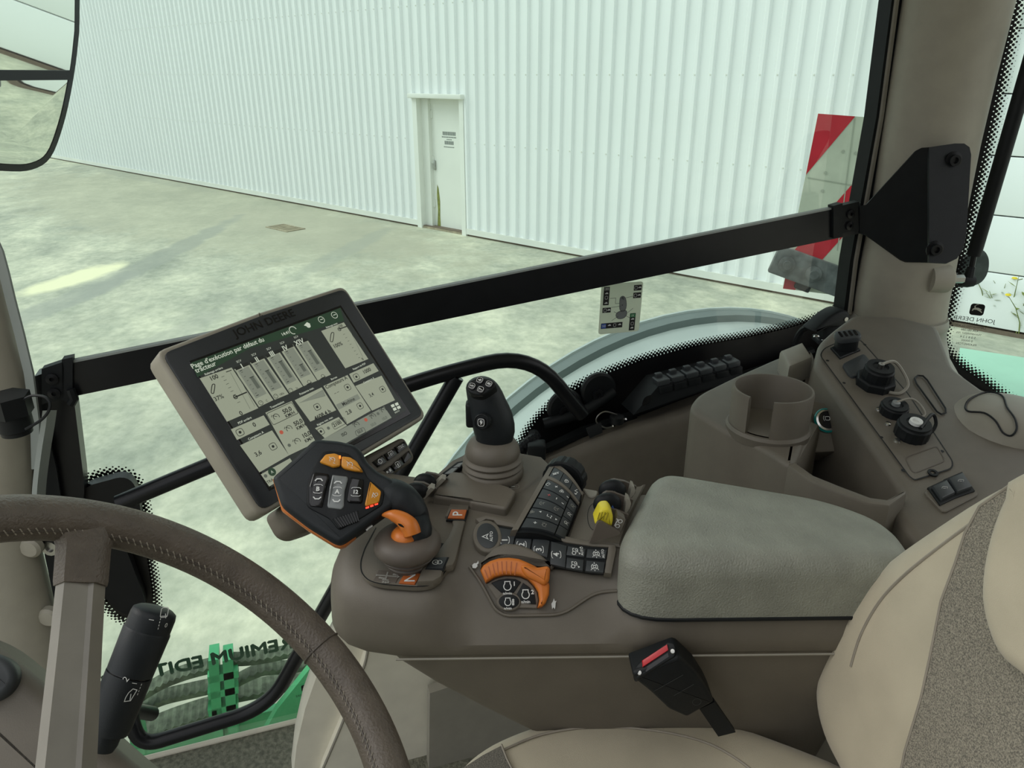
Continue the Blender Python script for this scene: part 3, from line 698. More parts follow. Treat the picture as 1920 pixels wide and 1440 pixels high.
# rear corner glass with frit
rn = Vector((-.72, .69, 0)).normalized(); rpt = Vector((1.16, -1.16, 0))
RF = Fr(rpt, UP.cross(rn), UP); RF.z = rn
if RF.x.dot(rt) < 0: RF.x = -RF.x
w2 = thing('window_2', '', '', RF(0, -.5, 0)); del w2['label']; del w2['category']; w2['kind'] = 'structure'
q = MB(); q.poly([RF(*RF.px(*p)) for p in ((1960, -120), (1760, -120), (1700, 600), (1760, 700), (1900, 800), (2300, 900), (2300, -120))]); part(w2, 'pane', q, M['glass_rear'], flat=True)
WF_, wpx_ = WF, wpx
WF, wpx = RF, (lambda x, y: RF.px(x, y))
cv = [(1922, -120), (1905, 0), (1880, 120), (1855, 240), (1832, 340), (1812, 430), (1797, 500), (1778, 580), (1766, 632), (1772, 655), (1800, 685), (1840, 712), (1890, 750), (1960, 790)]
s_, d_ = frit(cv, cv+[(1960, 900), (1850, 830), (1760, 760), (1740, 640), (1770, 480), (1870, 0), (1890, -120)], 6, .0086, .0040, 1)
part(w2, 'frit_band', s_, M['frit'], flat=True); part(w2, 'frit_dots', d_, M['frit'], flat=True, kind='stuff')
f_ = maker_plate(w2, RF, 1832, 580, .024)
l_ = MB(); l_.text(f_, 'JOHN DEERE', 0, -.020, .011, sx_=1.1)
for k, (s_, z) in enumerate((('A 5 1 3 5 1', .005), ('LAMINATED GLASS', .006), ('43R-001586', .006), ('TRANSPARENT 70%', .005), ('5 0 8 2 2 4', .006), ('0 00000', .006), ('PILKINGTON', .006))): l_.text(f_, s_, .004, -.028-.0072*k, z)
part(w2, 'glass_mark', l_, M['frit'], flat=True)
WF, wpx = WF_, wpx_
# grey trim between pillar and rear glass
q = MB(); cvt = [(1900, -120), (1880, 0), (1850, 150), (1822, 300), (1795, 430), (1775, 540), (1762, 630)]
secs = []
for x, y in cvt:
    a = PP(x, y, rpt+rn*.012, rn); b_ = PP(x-22, y, rpt+rn*.03, rn); secs.append([a, b_, b_-rn*.03, a-rn*.01])
q.loft(secs); part(rp_, 'edge_trim', q, M['fender_grey'])
# front pillar --------------------------------------------------------
fpil = thing('trim_2', 'tan front cab pillar at the left edge', 'pillar', PX(40, 1200, 1.10)); del fpil['category']; fpil['kind'] = 'structure'
q = MB(); secs = []
for y, xr, wd in ((300, -70, 150), (480, -20, 150), (560, 5, 150), (640, 22, 150), (690, 40, 150), (740, 52, 150), (800, 56, 150), (860, 60, 150), (920, 58, 152), (1000, 62, 158), (1080, 80, 170), (1150, 98, 185), (1230, 122, 200), (1350, 160, 220), (1440, 190, 240)):
    p = PX(xr, y, 1.10); r_ = wd/2*p.dot(fw)/F; c = p-rt*r_
    secs.append([c+rt*r_*math.cos(t)+fw*r_*.8*math.sin(t) for t in [2*math.pi*k/24 for k in range(24)]])
q.loft(secs); part(fpil, 'pillar_cover', q, M['tan'], ang=60)
q = MB(); P = [PX(x, y, 1.09) for x, y in ((-40, 400), (-8, 470), (3, 510), (15, 560), (32, 625), (50, 700), (62, 790), (64, 880))]
q.loft([[p+rt*(-.004), p+rt*.008, p+rt*.008+fw*.004, p-rt*.004+fw*.004] for p in P]); part(fpil, 'seal_strip', q, M['fender_grey'])
q = MB(); P = smooth([PX(x, y, 1.06) for x, y in ((84, 770), (80, 800), (72, 850), (64, 920), (62, 1000))], 4, False); q.loft([[p-rt*.003, p+rt*.004, p+rt*.004+fw*.02, p-rt*.003+fw*.02] for p in P]); part(fpil, 'cover_edge', q, M['fender_grey'])
# front bracket plate and post
fb_ = thing('hinge_bracket', 'black metal bracket post beside the front pillar', 'bracket', PX(120, 1180, 1.12))
def plate(px_, X, th, m=None):
    q = MB(); P = [PX(x, y, X) for x, y in px_]; q.prism(P, (th, 0, 0)); return q
part(fb_, 'post', plate([(64, 706), (128, 684), (140, 760), (156, 890), (158, 920), (150, 1010), (95, 1010), (80, 900), (66, 790)], 1.115, .03), M['black_metal'])
part(fb_, 'side_plate', plate([(84, 790), (106, 880), (118, 960), (150, 1010), (126, 1190), (112, 1175), (92, 1080), (66, 960), (62, 920)], 1.10, .006), M['black'])
part(fb_, 'hinge_cover', plate(tup(smooth([(150, 930), (205, 900), (240, 898), (258, 925), (266, 985), (262, 1010), (232, 1012), (248, 1060), (272, 1130), (262, 1155), (222, 1145), (192, 1110), (165, 1040)], 4)), 1.13, .02), M['black_metal'])
for x, y in ((58, 1026), (92, 1156)):
    q = MB(); q.lathe(Fr(PX(x, y, 1.085), UP, rt, -fw), [(.016, -.006), (.016, .003), (.012, .007), (.001, .008)], 18); part(fb_, 'bolt_cap', q, M['tan'])
q = MB(); q.lathe(Fr(PX(97, 1025, 1.095), UP, rt, -fw), [(.012, 0), (.012, .006), (.006, .006), (.006, .002), (.001, .002)], 14); part(fb_, 'bolt', q, M['steel'])
# guard bar across the window
XB = 1.10
gb = thing('guard_bar', 'long black flat guard bar across the side window', 'guard bar', PX(850, 560, XB))
def barsec(x, yt, yb, X=XB): a = PX(x, yt, X); b_ = PX(x, yb, X); return a, b_
A1, A0 = barsec(95, 690, 752); B1, B0 = barsec(1612, 382, 441)
q = MB(); secs = []
for A, B in ((A1, B1),): pass
ins = Vector((.010, 0, 0))
tA = PX(130, 679, XB); tB = PX(1612, 380, XB); hA = PX(130, 745, XB); hB = PX(1612, 438, XB)
q.loft([[t, h_, h_+ins, t+ins] for t, h_ in ((tA, hA), (tB, hB))]); part(gb, 'bar', q, M['black_metal'])
q = MB(); q.loft([[t+Vector((-.0005, 0, .001)), t+Vector((-.0005, 0, -.002)), t+ins+Vector((0, 0, -.002)), t+ins+Vector((0, 0, .001))] for t in (tA, tB)]); part(gb, 'top_edge_sheen', q, M['fender_grey'])  # light caught on the black bar's top edge, put into a grey strip
def sleeve(xs, name):
    q = MB(); secs = []
    for x, yt, yb in xs:
        a, b_ = barsec(x, yt, yb, XB-.006); secs.append([a, b_, b_+ins*1.5, a+ins*1.5])
    q.loft(secs); return part(gb, name, q, M['black'])
sleeve([(1563, 386, 447), (1580, 381, 444)], 'clamp'); sleeve([(1580, 385, 437), (1612, 378, 432)], 'end_sleeve')
sleeve([(78, 692, 758), (120, 678, 748)], 'end_sleeve'); sleeve([(116, 674, 750), (136, 670, 757)], 'clamp')
for x, y in ((1594, 401), (1592, 423), (98, 710), (102, 737)):
    q = MB(); q.lathe(Fr(PX(x, y, XB-.006), UP, (0, 1, 0), (-1, 0, 0)), [(.008, 0), (.008, .003), (.003, .004), (.003, .001), (.001, .001)], 12); part(gb, 'screw', q, M['black_metal'])
q = MB(); q.tube([PX(132, 730, XB-.01), PX(139, 748, XB-.012), PX(133, 757, XB-.01)], .006, 8); part(gb, 'latch', q, M['black'])
# bracket plate on the rear pillar
pX = 1.005
bp_ = thing('pillar_bracket', 'folded black bracket plate bolted to the rear pillar', 'bracket', PX(1740, 495, pX))
L_ = [(1612, 386), (1624, 384), (1718, 282), (1728, 277), (1742, 276)]; R_ = [(1742, 492), (1700, 491), (1690, 487), (1626, 441), (1612, 436)]
fold_t, fold_b = PX(1742, 276, pX), PX(1742, 492, pX)
def onL(x, y):   # plane through fold line leaning back to the bar
    far = PX(1612, 410, XB-.008); n = (fold_b-fold_t).cross(far-fold_t).normalized(); return PP(x, y, fold_t, n)
q = MB(); P = [onL(x, y) for x, y in L_+R_]; q.prism(P, fw*.005); part(bp_, 'wing', q, M['black'])
nR = (-fw+rt*.10).normalized()
q = MB(); P = [PP(x, y, fold_t, nR) for x, y in [(1742, 276)]+tup(fillet([(1742, 276), (1823, 268), (1814, 497), (1742, 492)], [0, .1, .2, 0], 1))[1:1]+[(1790, 269), (1808, 269), (1818, 276), (1821, 290), (1812, 440), (1806, 468), (1794, 485), (1775, 494), (1742, 492)]]
q.prism(P, fw*.005); part(bp_, 'face', q, M['black'])
for x, y in ((1787, 300), (1752, 467)):
    c = PP(x, y, fold_t, nR); q = MB(); q.lathe(Fr(c, UP, rt, nR), [(.014, 0), (.014, .002), (.009, .003), (.009, .008), (.005, .008), (.005, .004), (.001, .004)], 20); part(bp_, 'bolt', q, M['black_metal'])
# grab rails ----------------------------------------------------------
XR = 1.07
gr = thing('grab_rail', 'bent black tubular grab rail inside the side window', 'grab rail', PX(600, 1140, XR))
P = fillet([PX(x, y, XR) for x, y in ((222, 944), (392, 873), (762, 718), (995, 660), (1092, 778))], [.02, .03, .1, .09, 0], 8)
q = MB(); q.tube(P, .0125, 16); part(gr, 'upper_tube', q, M['black_metal'])
q = MB(); q.tube([PX(856, 706, XR), PX(780, 838, XR), PX(572, 1205, XR)], .0125, 16); part(gr, 'diagonal_tube', q, M['black_metal'])
P = fillet([PX(572, 1205, XR), PX(505, 1325, XR), PX(262, 1400, XR), PX(240, 1330, XR+.02), PX(285, 1338, XR+.08)], [0, .06, .045, .03, 0], 8)
q = MB(); q.tube(P, .0125, 16); part(gr, 'lower_tube', q, M['black_metal'])
for x, y in ((1058, 762), (1120, 730)):
    c = PX(x, y, 1.145); q = MB(); q.lathe(Fr(c, UP, (0, 1, 0), (-1, 0, 0)), [(.034, 0), (.034, .006), (.030, .010), (.001, .011)], 28); pp = part(gr, 'mount_pad', q, M['black'])
    c = PX(x, y+9, 1.13); q = MB(); q.lathe(Fr(c, UP, (0, 1, 0), (-1, 0, 0)), [(.010, 0), (.010, .006), (.005, .006), (.005, .003), (.001, .003)], 14); part(gr, 'bolt', q, M['black_metal'])
q = MB(); q.tube([PX(1020, 795, 1.135), PX(1090, 775, 1.12), PX(1150, 735, 1.135)], .010, 12); part(gr, 'mount_foot', q, M['black'])
# cable bulkhead plug on the front pillar
pg = thing('cable_plug', 'black screw-capped socket with tether on the front pillar', 'socket', PX(35, 800, 1.0))
fpg = Fr(PX(22, 770, 1.02), UP, rt, (PX(40, 805, .985)-PX(22, 770, 1.02)))
fpg = Fr(PX(20, 768, 1.02), Vector((0, 0, 1)).cross(PX(44, 812, .99)-PX(20, 768, 1.02)), Vector((1, 0, 0)), PX(44, 812, .99)-PX(20, 768, 1.02))
q = MB(); q.lathe(fpg, [(.026, -.02), (.026, .006), (.001, .006)], 6); part(pg, 'hex_nut', q, M['black'], ang=20)
q = MB(); q.lathe(fpg, [(.021, .006), (.021, .026), (.018, .028), (.018, .033), (.014, .033), (.014, .030), (.001, .030)], 24); part(pg, 'cap', q, M['black'])
q = MB(); q.tube(smooth([PX(48, 805, .99), PX(80, 785, .985), PX(94, 762, .985), (PX(85, 745, .99)), PX(60, 742, 1.0), PX(40, 752, 1.01)], 6, False), .0018, 6); part(pg, 'tether', q, M['black'])
# lower inner wall panels (tan) --------------------------------------
lw = thing('wall_right', 'pale tan inner wall panels below the side console', 'wall', (.95, -.3, zfl)); del lw['category']; lw['kind'] = 'structure'
def lp(x, y, X): return PX(x, y, X)
pA = [(548, 1470), (556, 1400), (572, 1330), (596, 1262), (640, 1180), (680, 1130), (690, 1215), (676, 1262), (640, 1360), (606, 1440), (598, 1470)]
pB = [(690, 1215), (700, 1120), (900, 1120), (905, 1230), (812, 1320), (806, 1380), (804, 1470), (598, 1470), (606, 1440), (640, 1360), (676, 1262)]
q = MB(); P = [lp(x, y, 1.02) for x, y in pA]; q.prism(P, (.05, 0, 0)); part(lw, 'front_panel', q, M['tan_wall'])
q = MB(); P = [lp(x, y, 1.00) for x, y in pB]; q.prism(P, (.03, 0, 0)); part(lw, 'centre_panel', q, M['tan_wall'])
q = MB(); q.tube(smooth([lp(x, y, 1.0) for x, y in ((690, 1215), (684, 1245), (672, 1275), (640, 1360), (606, 1440))], 4, False), .0022, 6); part(lw, 'panel_seam', q, M['greytan'])
q = MB(); q.prism([lp(806, 1300, .97), lp(960, 1250, .97), lp(1100, 1470, .97), lp(804, 1470, .97)], (.02, 0, 0)); part(lw, 'seat_base', q, M['greytan'])
# ================================================================ SIDE CONSOLE (over the fender, by the glass)
sc_ = thing('side_console', 'brown moulded side console along the window with cup holder', 'console', (.95, -.6, -.9))
so = [(840, 935), (905, 900), (985, 860), (1112, 806), (1182, 781), (1262, 750), (1340, 722), (1440, 690), (1520, 660)]
sr_ = [(846, 952), (910, 924), (985, 878), (1112, 824), (1182, 799), (1280, 771), (1360, 742), (1450, 710), (1530, 680)]
O_ = [PX(x, y, 1.145) for x, y in so]; I_ = [PX(x, y, 1.085) for x, y in sr_]
q = MB(); secs = []
for o, i in zip(O_, I_):
    secs.append([o+Vector((.02, 0, -.4)), o+Vector((.012, 0, 0)), o, o.lerp(i, .7), i+Vector((.004, 0, -.001)), i+Vector((-.006, 0, -.008)), i+Vector((-.012, 0, -.022)), i+Vector((-.035, 0, -.12)), i+Vector((-.06, 0, -.45))])
q.loft(secs); part(sc_, 'sill', q, M['brown'], ang=50)
# dark seal between glass and sill
q = MB(); P = [p+Vector((-.004, 0, .004)) for p in O_]; q.tube(P, .009, 8); part(sc_, 'glass_seal', q, M['black'])
zp = -.43
HZ = Fr((0, 0, zp), (1, 0, 0), (0, 1, 0))
def hz(pts, z=zp): return [(PZ(x, y, z).x, PZ(x, y, z).y) for x, y in pts]
plo = hz([(1290, 764), (1365, 810), (1425, 836), (1484, 874), (1498, 858), (1515, 815), (1530, 765), (1530, 700), (1525, 655), (1461, 668), (1378, 704), (1308, 738)])
q = MB(); q.slab(HZ, tup(fillet(plo, .02, 3, True)), -.45, 0, .008, 3); part(sc_, 'cup_deck', q, M['brown'])
# ridge wall in front of the pocket
rd = hz([(1478, 871), (1518, 900), (1570, 921), (1630, 943), (1668, 947), (1700, 925)]); rdi = hz([(1700, 917), (1662, 935), (1632, 931), (1576, 910), (1526, 890), (1490, 864)])
q = MB(); q.slab(HZ, rd+rdi, -.45, 0, .004, 2); part(sc_, 'pocket_rim', q, M['brown'])
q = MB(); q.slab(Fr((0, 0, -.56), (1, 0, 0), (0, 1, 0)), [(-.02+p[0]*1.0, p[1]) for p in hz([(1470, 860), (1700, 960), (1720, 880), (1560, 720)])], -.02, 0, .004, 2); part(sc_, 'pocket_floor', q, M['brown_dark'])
# panel block: plane rising to the pillar
T0 = PZ(1575, 648, -.37); T1 = PZ(1745, 888, -.435)
td = (T1-T0).normalized(); tw = Vector((0, 0, 1)).cross(td).normalized(); tn = td.cross(tw)
if tn.z < 0: tn = -tn
TF = Fr(T0, td, rt, tn)
def tp(x, y, c=0.0): return TF.px(x, y, c)
blk = [tp(*p) for p in ((1527, 684), (1694, 924), (1672, 950), (1700, 990), (1722, 1020), (1800, 1100), (2000, 1100), (2040, 900), (1990, 780), (1860, 740), (1790, 690), (1760, 610), (1680, 590), (1600, 588), (1560, 618), (1536, 640))]
q = MB(); q.slab(TF, tup(fillet(blk, .012, 3, True)), -.4, 0, .010, 3); part(sc_, 'panel_block', q, M['brown'])
q = MB(); lid = [tp(*p) for p in ((1461, 668), (1505, 655), (1518, 676), (1478, 688))]
L0 = [PZ(x, y, -.395) for x, y in ((1463, 656), (1505, 640), (1524, 668), (1480, 686))]
fl = Fr(L0[0], L0[1]-L0[0], L0[3]-L0[0], UP); q.slab(fl, [fl.loc(p)[:2] for p in L0], -.05, 0, .006, 2); part(sc_, 'cover_block', q, M['greytan'])
# pillar foot flare
pf = PX(1685, 592, 1.09); q = MB(); secs = []
for dz, r_, dx, dy in ((.004, .086, 0, 0), (-.012, .090, 0, 0), (-.016, .086, 0, 0), (-.04, .089, -.004, .0), (-.07, .098, -.012, .006), (-.10, .118, -.025, .014), (-.125, .150, -.045, .022), (-.145, .19, -.06, .03), (-.16, .235, -.075, .03), (-.25, .26, -.08, .03)):
    secs.append([pf+Vector((dx+r_*math.cos(t)*.98, dy+r_*math.sin(t), dz)) for t in [2*math.pi*k/40 for k in range(40)]])
q.loft(secs); part(sc_, 'pillar_foot', q, M['greytan'], ang=60)
# round bulge with curved seam
bc = PZ(1875, 815, -.44); q = MB()
bfm = Fr(bc, rt, Vector((-rt.y, rt.x, 0)), UP)
q.lathe(bfm, [(.088, -.05), (.088, -.012), (.085, .008), (.077, .024), (.063, .036), (.044, .044), (.022, .048), (.001, .049)], 36, .9); part(sc_, 'bulge', q, M['greytan'], ang=70)
q = MB()
def on_bulge(x, y):
    d = ray(x, y); best = None
    for k in range(1200):
        p = d*(.6+k*.0005); a, b_, c = bfm.loc(p); rr = math.sqrt(a*a+(b_/.9)**2)
        h_ = float(np.interp(rr, [.001, .022, .044, .063, .077, .085, .088], [.049, .048, .044, .036, .024, .008, -.012]))
        if c < h_+.0006 and rr < .088: return p+UP*.0008-d.normalized()*.0006
    return PZ(x, y, -.43)
P = smooth([on_bulge(*p) for p in ((1810, 762), (1820, 748), (1850, 736), (1878, 742), (1888, 765), (1902, 785), (1906, 805), (1896, 818), (1880, 812), (1866, 790), (1845, 775), (1815, 772))], 4)
q.tube(P, .0013, 5, cyc=True); part(sc_, 'seam', q, M['black'])
# cup holder ---------------------------------------------------------
zc = -.372
cc = PZ(1450, 727, zc); rc = (PZ(1526, 727, zc)-PZ(1376, 727, zc)).length/2
cf = Fr((cc.x, cc.y, zp), rt, Vector((-rt.y, rt.x, 0)), UP)
def cang(x, y): p = PZ(x, y, zc); a, b_, _ = cf.loc(p); return math.atan2(b_, a)
aL, aR = cang(1388, 752), cang(1452, 760)
hc = zc-zp
q = MB(); pr = [(rc*.93, -.07), (rc*.99, hc-.004), (rc*.97, hc), (rc*.92, hc), (rc*.885, hc-.006), (rc*.80, -.07)]
a0 = aR; a1 = aL+2*math.pi if aL < aR else aL
while a1-a0 > 2*math.pi: a1 -= 2*math.pi
n = 48; secs = [[cf(r_*math.cos(a0+(a1-a0)*k/n), r_*math.sin(a0+(a1-a0)*k/n), c) for r_, c in pr] for k in range(n+1)]
q.loft(secs); part(sc_, 'cup_holder', q, M['brown'], ang=40)
q = MB(); q.lathe(cf, [(rc*1.02, -.006), (rc*1.05, .004), (rc*1.0, .008), (rc*.9, .008)], 40, caps=False); part(sc_, 'cup_collar', q, M['brown'])
q = MB(); q.disc(cf, rc*.90, .0095, 32); part(sc_, 'cup_floor', q, M['brown'])
q = MB(); q.slab(HZ, hz([(1420, 815), (1500, 860), (1540, 790), (1500, 770)]), -.2, -.003, .01, 2); part(sc_, 'cup_base', q, M['brown'])
# power socket beside the cup holder
M_('teal', (.02, .32, .30, 1), .3)
pc = PZ(1549, 789, -.440); nS = (-fw*.8+UP*.35).normalized(); sf = Fr(pc, rt, UP); sf.z = nS; sf.x = (rt-nS*rt.dot(nS)).normalized(); sf.y = nS.cross(sf.x)
q = MB(); q.slab(sf, [sf.px(*p) for p in ((1515, 748), (1585, 762), (1610, 800), (1600, 845), (1505, 850))], -.05, -.001, .004, 2); part(sc_, 'socket_block', q, M['brown'])
ps = thing('power_socket', 'round chrome power socket with teal ring beside the cup holder', 'socket', pc)
q = MB(); q.lathe(sf, [(.0165, 0), (.0175, .002), (.0160, .004), (.0150, .003)], 28, caps=False); part(ps, 'ring', q, M['teal'])
q = MB(); q.lathe(sf, [(.0152, 0), (.0150, .004), (.0125, .005), (.0120, 0)], 28, caps=False); part(ps, 'bezel', q, M['chrome'])
q = MB(); q.lathe(sf, [(.0122, .001), (.0118, .004), (.001, .0045)], 24); part(ps, 'cap', q, M['black_gloss'])
q = MB(); q.line(sf, tup(rrect(0, .002, .006, .005, .001, 2)), .0008, .0054, True); q.arc(sf, 0, .002, .0055, .0007, -40, 40, .0054); q.arc(sf, 0, .002, .0055, .0007, 140, 220, .0054); part(ps, 'symbol', q, M['white_print'], flat=True)
# connector panel outline --------------------------------------------
pnl = [tp(*p) for p in ((1537, 668), (1545, 655), (1596, 632), (1614, 640), (1702, 740), (1786, 868), (1784, 880), (1714, 902), (1704, 895), (1618, 778))]
q = MB(); q.slab(TF, tup(fillet(pnl, .008, 3, True)), .0, .0015, .0008, 1); pn_ = part(sc_, 'connector_panel', q, M['brown'])
q = MB(); q.line(TF, tup(fillet(pnl, .008, 3, True)), .0016, .0017, True); part(pn_, 'panel_seam', q, M['black'], flat=True)
q = MB()
for x, y in ((1621, 648), (1656, 688), (1766, 848), (1692, 884), (1652, 822), (1582, 720), (1551, 678)): q.dot(TF, *tp(x, y), .0022, .0019)
part(pn_, 'clip_marks', q, M['black'], flat=True)
def cap_of(x, y, r_, h_, hexr=None, ribs=0, name='connector_cap', label='', group='screw caps on the side console'):
    f = TF.at(*tp(x, y), .0015); t = thing('connector_cap', label, 'socket cap', f.o, group)
    if hexr: q = MB(); q.lathe(f, [(hexr, 0), (hexr, .010), (hexr*.93, .012), (r_, .012)], 8); part(t, 'hex_nut', q, M['black'], ang=20)
    q = MB(); n = 36; z0 = .010 if hexr else 0
    secs = []
    for rr, zz in ((r_, z0), (r_, z0+h_*.75), (r_*.94, z0+h_*.85), (r_*.92, z0+h_), (r_*.55, z0+h_), (r_*.5, z0+h_*.9), (.001, z0+h_*.9)):
        secs.append([f(rr*(1.03 if (k % 2 and zz <= z0+h_*.75) else 1)*math.cos(2*math.pi*k/n), rr*(1.03 if (k % 2 and zz <= z0+h_*.75) else 1)*math.sin(2*math.pi*k/n), zz) for k in range(n)])
    q.loft(secs); part(t, 'cap', q, M['black'], ang=25); return t, f, z0+h_
t, f, hh = cap_of(1639, 722, .019, .020, .026, label='large black screw cap with hexagonal nut on the connector panel')
q = MB(); q.lathe(f, [(.004, hh-.002), (.004, hh+.004), (.001, hh+.004)], 12); part(t, 'rivet', q, M['steel'])
q = MB(); q.tube(smooth([f(0, 0, hh+.003), TF(*tp(1665, 712), .03), TF(*tp(1690, 722), .016), TF(*tp(1698, 733), .008), TF(*tp(1685, 742), .004), TF(*tp(1665, 740), .004)], 6, False), .0022, 6); part(t, 'tether', q, M['greytan'])
t, f, hh = cap_of(1673, 775, .017, .014, label='small black screw cap in the middle of the connector panel')
q = MB(); q.lathe(f, [(.0055, hh-.002), (.005, hh+.003), (.001, hh+.0035)], 12); part(t, 'rivet', q, M['grey_key'])
q = MB(); q.tube(smooth([f(0, 0, hh+.003), TF(*tp(1700, 768), .018), TF(*tp(1722, 772), .010), TF(*tp(1732, 782), .004), TF(*tp(1715, 788), .003), TF(*tp(1695, 784), .003)], 6, False), .0014, 6); part(t, 'tether', q, M['greytan'])
for x, y in ((1647, 770), (1664, 797), (1697, 784), (1680, 758)):
    q = MB(); q.lathe(TF.at(*tp(x, y), .0015), [(.0042, 0), (.0035, .002), (.001, .0025)], 10); part(t, 'screw', q, M['chrome'])
t, f, hh = cap_of(1707, 817, .020, .020, label='black ribbed socket cap with white centre nearest the seat')
q = MB(); q.lathe(f, [(.008, hh-.001), (.0075, hh+.003), (.005, hh+.003), (.004, hh+.001), (.001, hh+.001)], 16); part(t, 'white_centre', q, M['white_print'])
q = MB(); q.tube(smooth([f(.012, 0, hh), TF(*tp(1738, 800), .020), TF(*tp(1750, 806), .010), TF(*tp(1742, 816), .004), TF(*tp(1725, 815), .003)], 6, False), .0022, 6); part(t, 'tether', q, M['black'])
for x, y in ((1681, 829), (1686, 798)):
    q = MB(); q.lathe(TF.at(*tp(x, y), .0015), [(.0042, 0), (.0035, .002), (.001, .0025)], 10); part(t, 'screw', q, M['chrome'])
# blank square cover and embossed plate
cv_ = [tp(*p) for p in ((1577, 688), (1618, 668), (1643, 698), (1642, 703), (1597, 712), (1590, 708))]
q = MB(); q.slab(TF, tup(fillet(cv_, .006, 3, True)), .001, .006, .002, 2); solo('blank_cover', q, M['key'], 'flat dark square cover on the connector panel', 'cover')
ep = [tp(*p) for p in ((1696, 860), (1756, 838), (1772, 866), (1712, 890))]
q = MB(); q.line(TF, tup(fillet(ep, .006, 3, True)), .0012, .0022, True); part(pn_, 'embossed_outline', q, M['brown_dark'], flat=True)
q = MB(); q.lathe(TF.at(*tp(1748, 889), .001), [(.006, 0), (.006, .002), (.003, .002), (.0028, 0), (.001, 0)], 14); part(sc_, 'screw', q, M['black'])
ov = tup(smooth([tp(*p) for p in ((1714, 712), (1722, 705), (1734, 708), (1772, 768), (1773, 777), (1762, 778), (1752, 772), (1716, 722))], 5))
q = MB(); q.line(TF.at(0, 0, .0), ov, .0013, .062, True)
def on_flare(x, y):
    # nearest hit with the flare mesh sections by marching
    d = ray(x, y)
    for k in range(600):
        p = d*(.7+k*.001); dz = p.z-pf.z; r_ = math.hypot(p.x-pf.x+.03, p.y-pf.y-.015)
        rr = np.interp(-dz, [0, .016, .04, .07, .10, .125, .145, .16, .25], [.086, .086, .089, .098, .118, .150, .19, .235, .26])
        if dz < 0 and r_ < rr: return p-d.normalized()*.002
    return TF(*tp(x, y), .002)
q = MB(); q.tube([on_flare(*p) for p in ((1714, 712), (1720, 706), (1730, 707), (1738, 715), (1772, 768), (1772, 776), (1764, 779), (1756, 774), (1718, 722))], .0012, 5, cyc=True); part(sc_, 'oval_seam', q, M['black'])
# window switches
wsf = [tp(*p) for p in ((1730, 925), (1800, 892), (1835, 930), (1768, 965))]
q = MB(); q.slab(TF, tup(fillet(wsf, .006, 3, True)), 0, .003, .001, 1); part(sc_, 'switch_surround', q, M['brown'])
sw = thing('rocker_switch', 'black rocker switch on the side console, left of the pair', 'switch', TF(*tp(1762, 930)), 'rocker switches by the seat')
def switch(t, pts, sym):
    P = [tp(*p) for p in pts]; q = MB(); q.slab(TF, P, .002, .010, .002, 2); part(t, 'rocker', q, M['key'])
    q = MB(); q.slab(TF, inset(ccw(P), -.0035), .002, .0055, .001, 1); part(t, 'bezel', q, M['black'])
    c = TF.at(sum(p[0] for p in P)/4, sum(p[1] for p in P)/4, .0104); q = MB(); f = Fr(c.o, rt, UP, TF.z); q.line(f, tup(rrect(0, 0, .006, .0045, .001, 2)), .0007, 0, True); q.line(f, [(-.0015, 0), (.0015, 0)], .0007); part(t, 'symbol', q, M['white_print'], flat=True)
switch(sw, ((1744, 922), (1770, 910), (1786, 934), (1761, 946)), 0)
sw2 = thing('rocker_switch', 'black rocker switch on the side console, right of the pair', 'switch', TF(*tp(1795, 920)), 'rocker switches by the seat')
switch(sw2, ((1774, 907), (1800, 896), (1818, 923), (1790, 933)), 1)
# upper connector: bracket plate + plug with slots
uc = thing('plug_socket', 'black slotted plug standing on the connector panel', 'socket', TF(*tp(1585, 660)))
P = [tp(*p) for p in ((1556, 656), (1588, 640), (1612, 660), (1574, 676))]
q = MB(); q.slab(TF, P, .001, .005, .001, 1); part(uc, 'base_plate', q, M['black'])
f = TF.at(*tp(1584, 658), .004, 0); f = Fr(f.o, rt*.9+UP*.12, TF.z.cross(rt), TF.z)
q = MB(); q.slab(f, rrect(0, 0, .030, .020, .006, 3), 0, .022, .002, 2); part(uc, 'plug', q, M['black'])
q = MB(); q.slab(f, rrect(0, 0, .036, .024, .010, 4), .018, .026, .003, 2); pp = part(uc, 'rim', q, M['key'])
for k in range(4):
    q = MB(); q.slab(f, rrect(-.0105+k*.007, 0, .0035, .013, .001, 2), .0255, .0268); part(pp, 'slot', q, M['black_gloss'])
# latch above it
la = thing('lever_latch', 'black cam lever latch at the foot of the rear pillar', 'latch', PX(1552, 640, 1.06))
f = Fr(PX(1552, 640, 1.05), rt, fw, UP)
q = MB(); q.slab(Fr(PX(1553, 640, 1.05), rt, Vector((-rt.y, rt.x, 0)), UP), rrect(0, 0, .050, .04, .006, 3), 0, .008, .002, 2); part(la, 'foot', q, M['black'])
q = MB(); q.slab(Fr(PX(1553, 636, 1.05), rt, Vector((-rt.y, rt.x, 0)), UP), rrect(0, 0, .034, .03, .004, 3), .005, .034, .003, 2); part(la, 'post', q, M['black'])
lf = Fr(PX(1552, 600, 1.05), PX(1588, 590, 1.05)-PX(1522, 612, 1.05), UP)
q = MB(); o = tup(smooth([(-.042, -.004), (-.028, .004), (-.008, .014), (.014, .018), (.030, .012), (.034, -.002), (.026, -.014), (.008, -.012), (-.012, -.006), (-.030, -.010)], 4))
q.slab(lf, o, -.018, .018, .005, 3, True); part(la, 'lever', q, M['black'])
q = MB(); q.lathe(lf.at(.024, .0, .018), [(.004, 0), (.004, .0015), (.001, .0018)], 12); part(la, 'pin', q, M['steel'])
for x, y in ((1531, 632), (1545, 640), (1580, 632)):
    q = MB(); q.lathe(Fr(PX(x, y, 1.04), rt, fw, UP), [(.006, 0), (.005, .003), (.001, .0035)], 10); part(la, 'screw', q, M['chrome'])
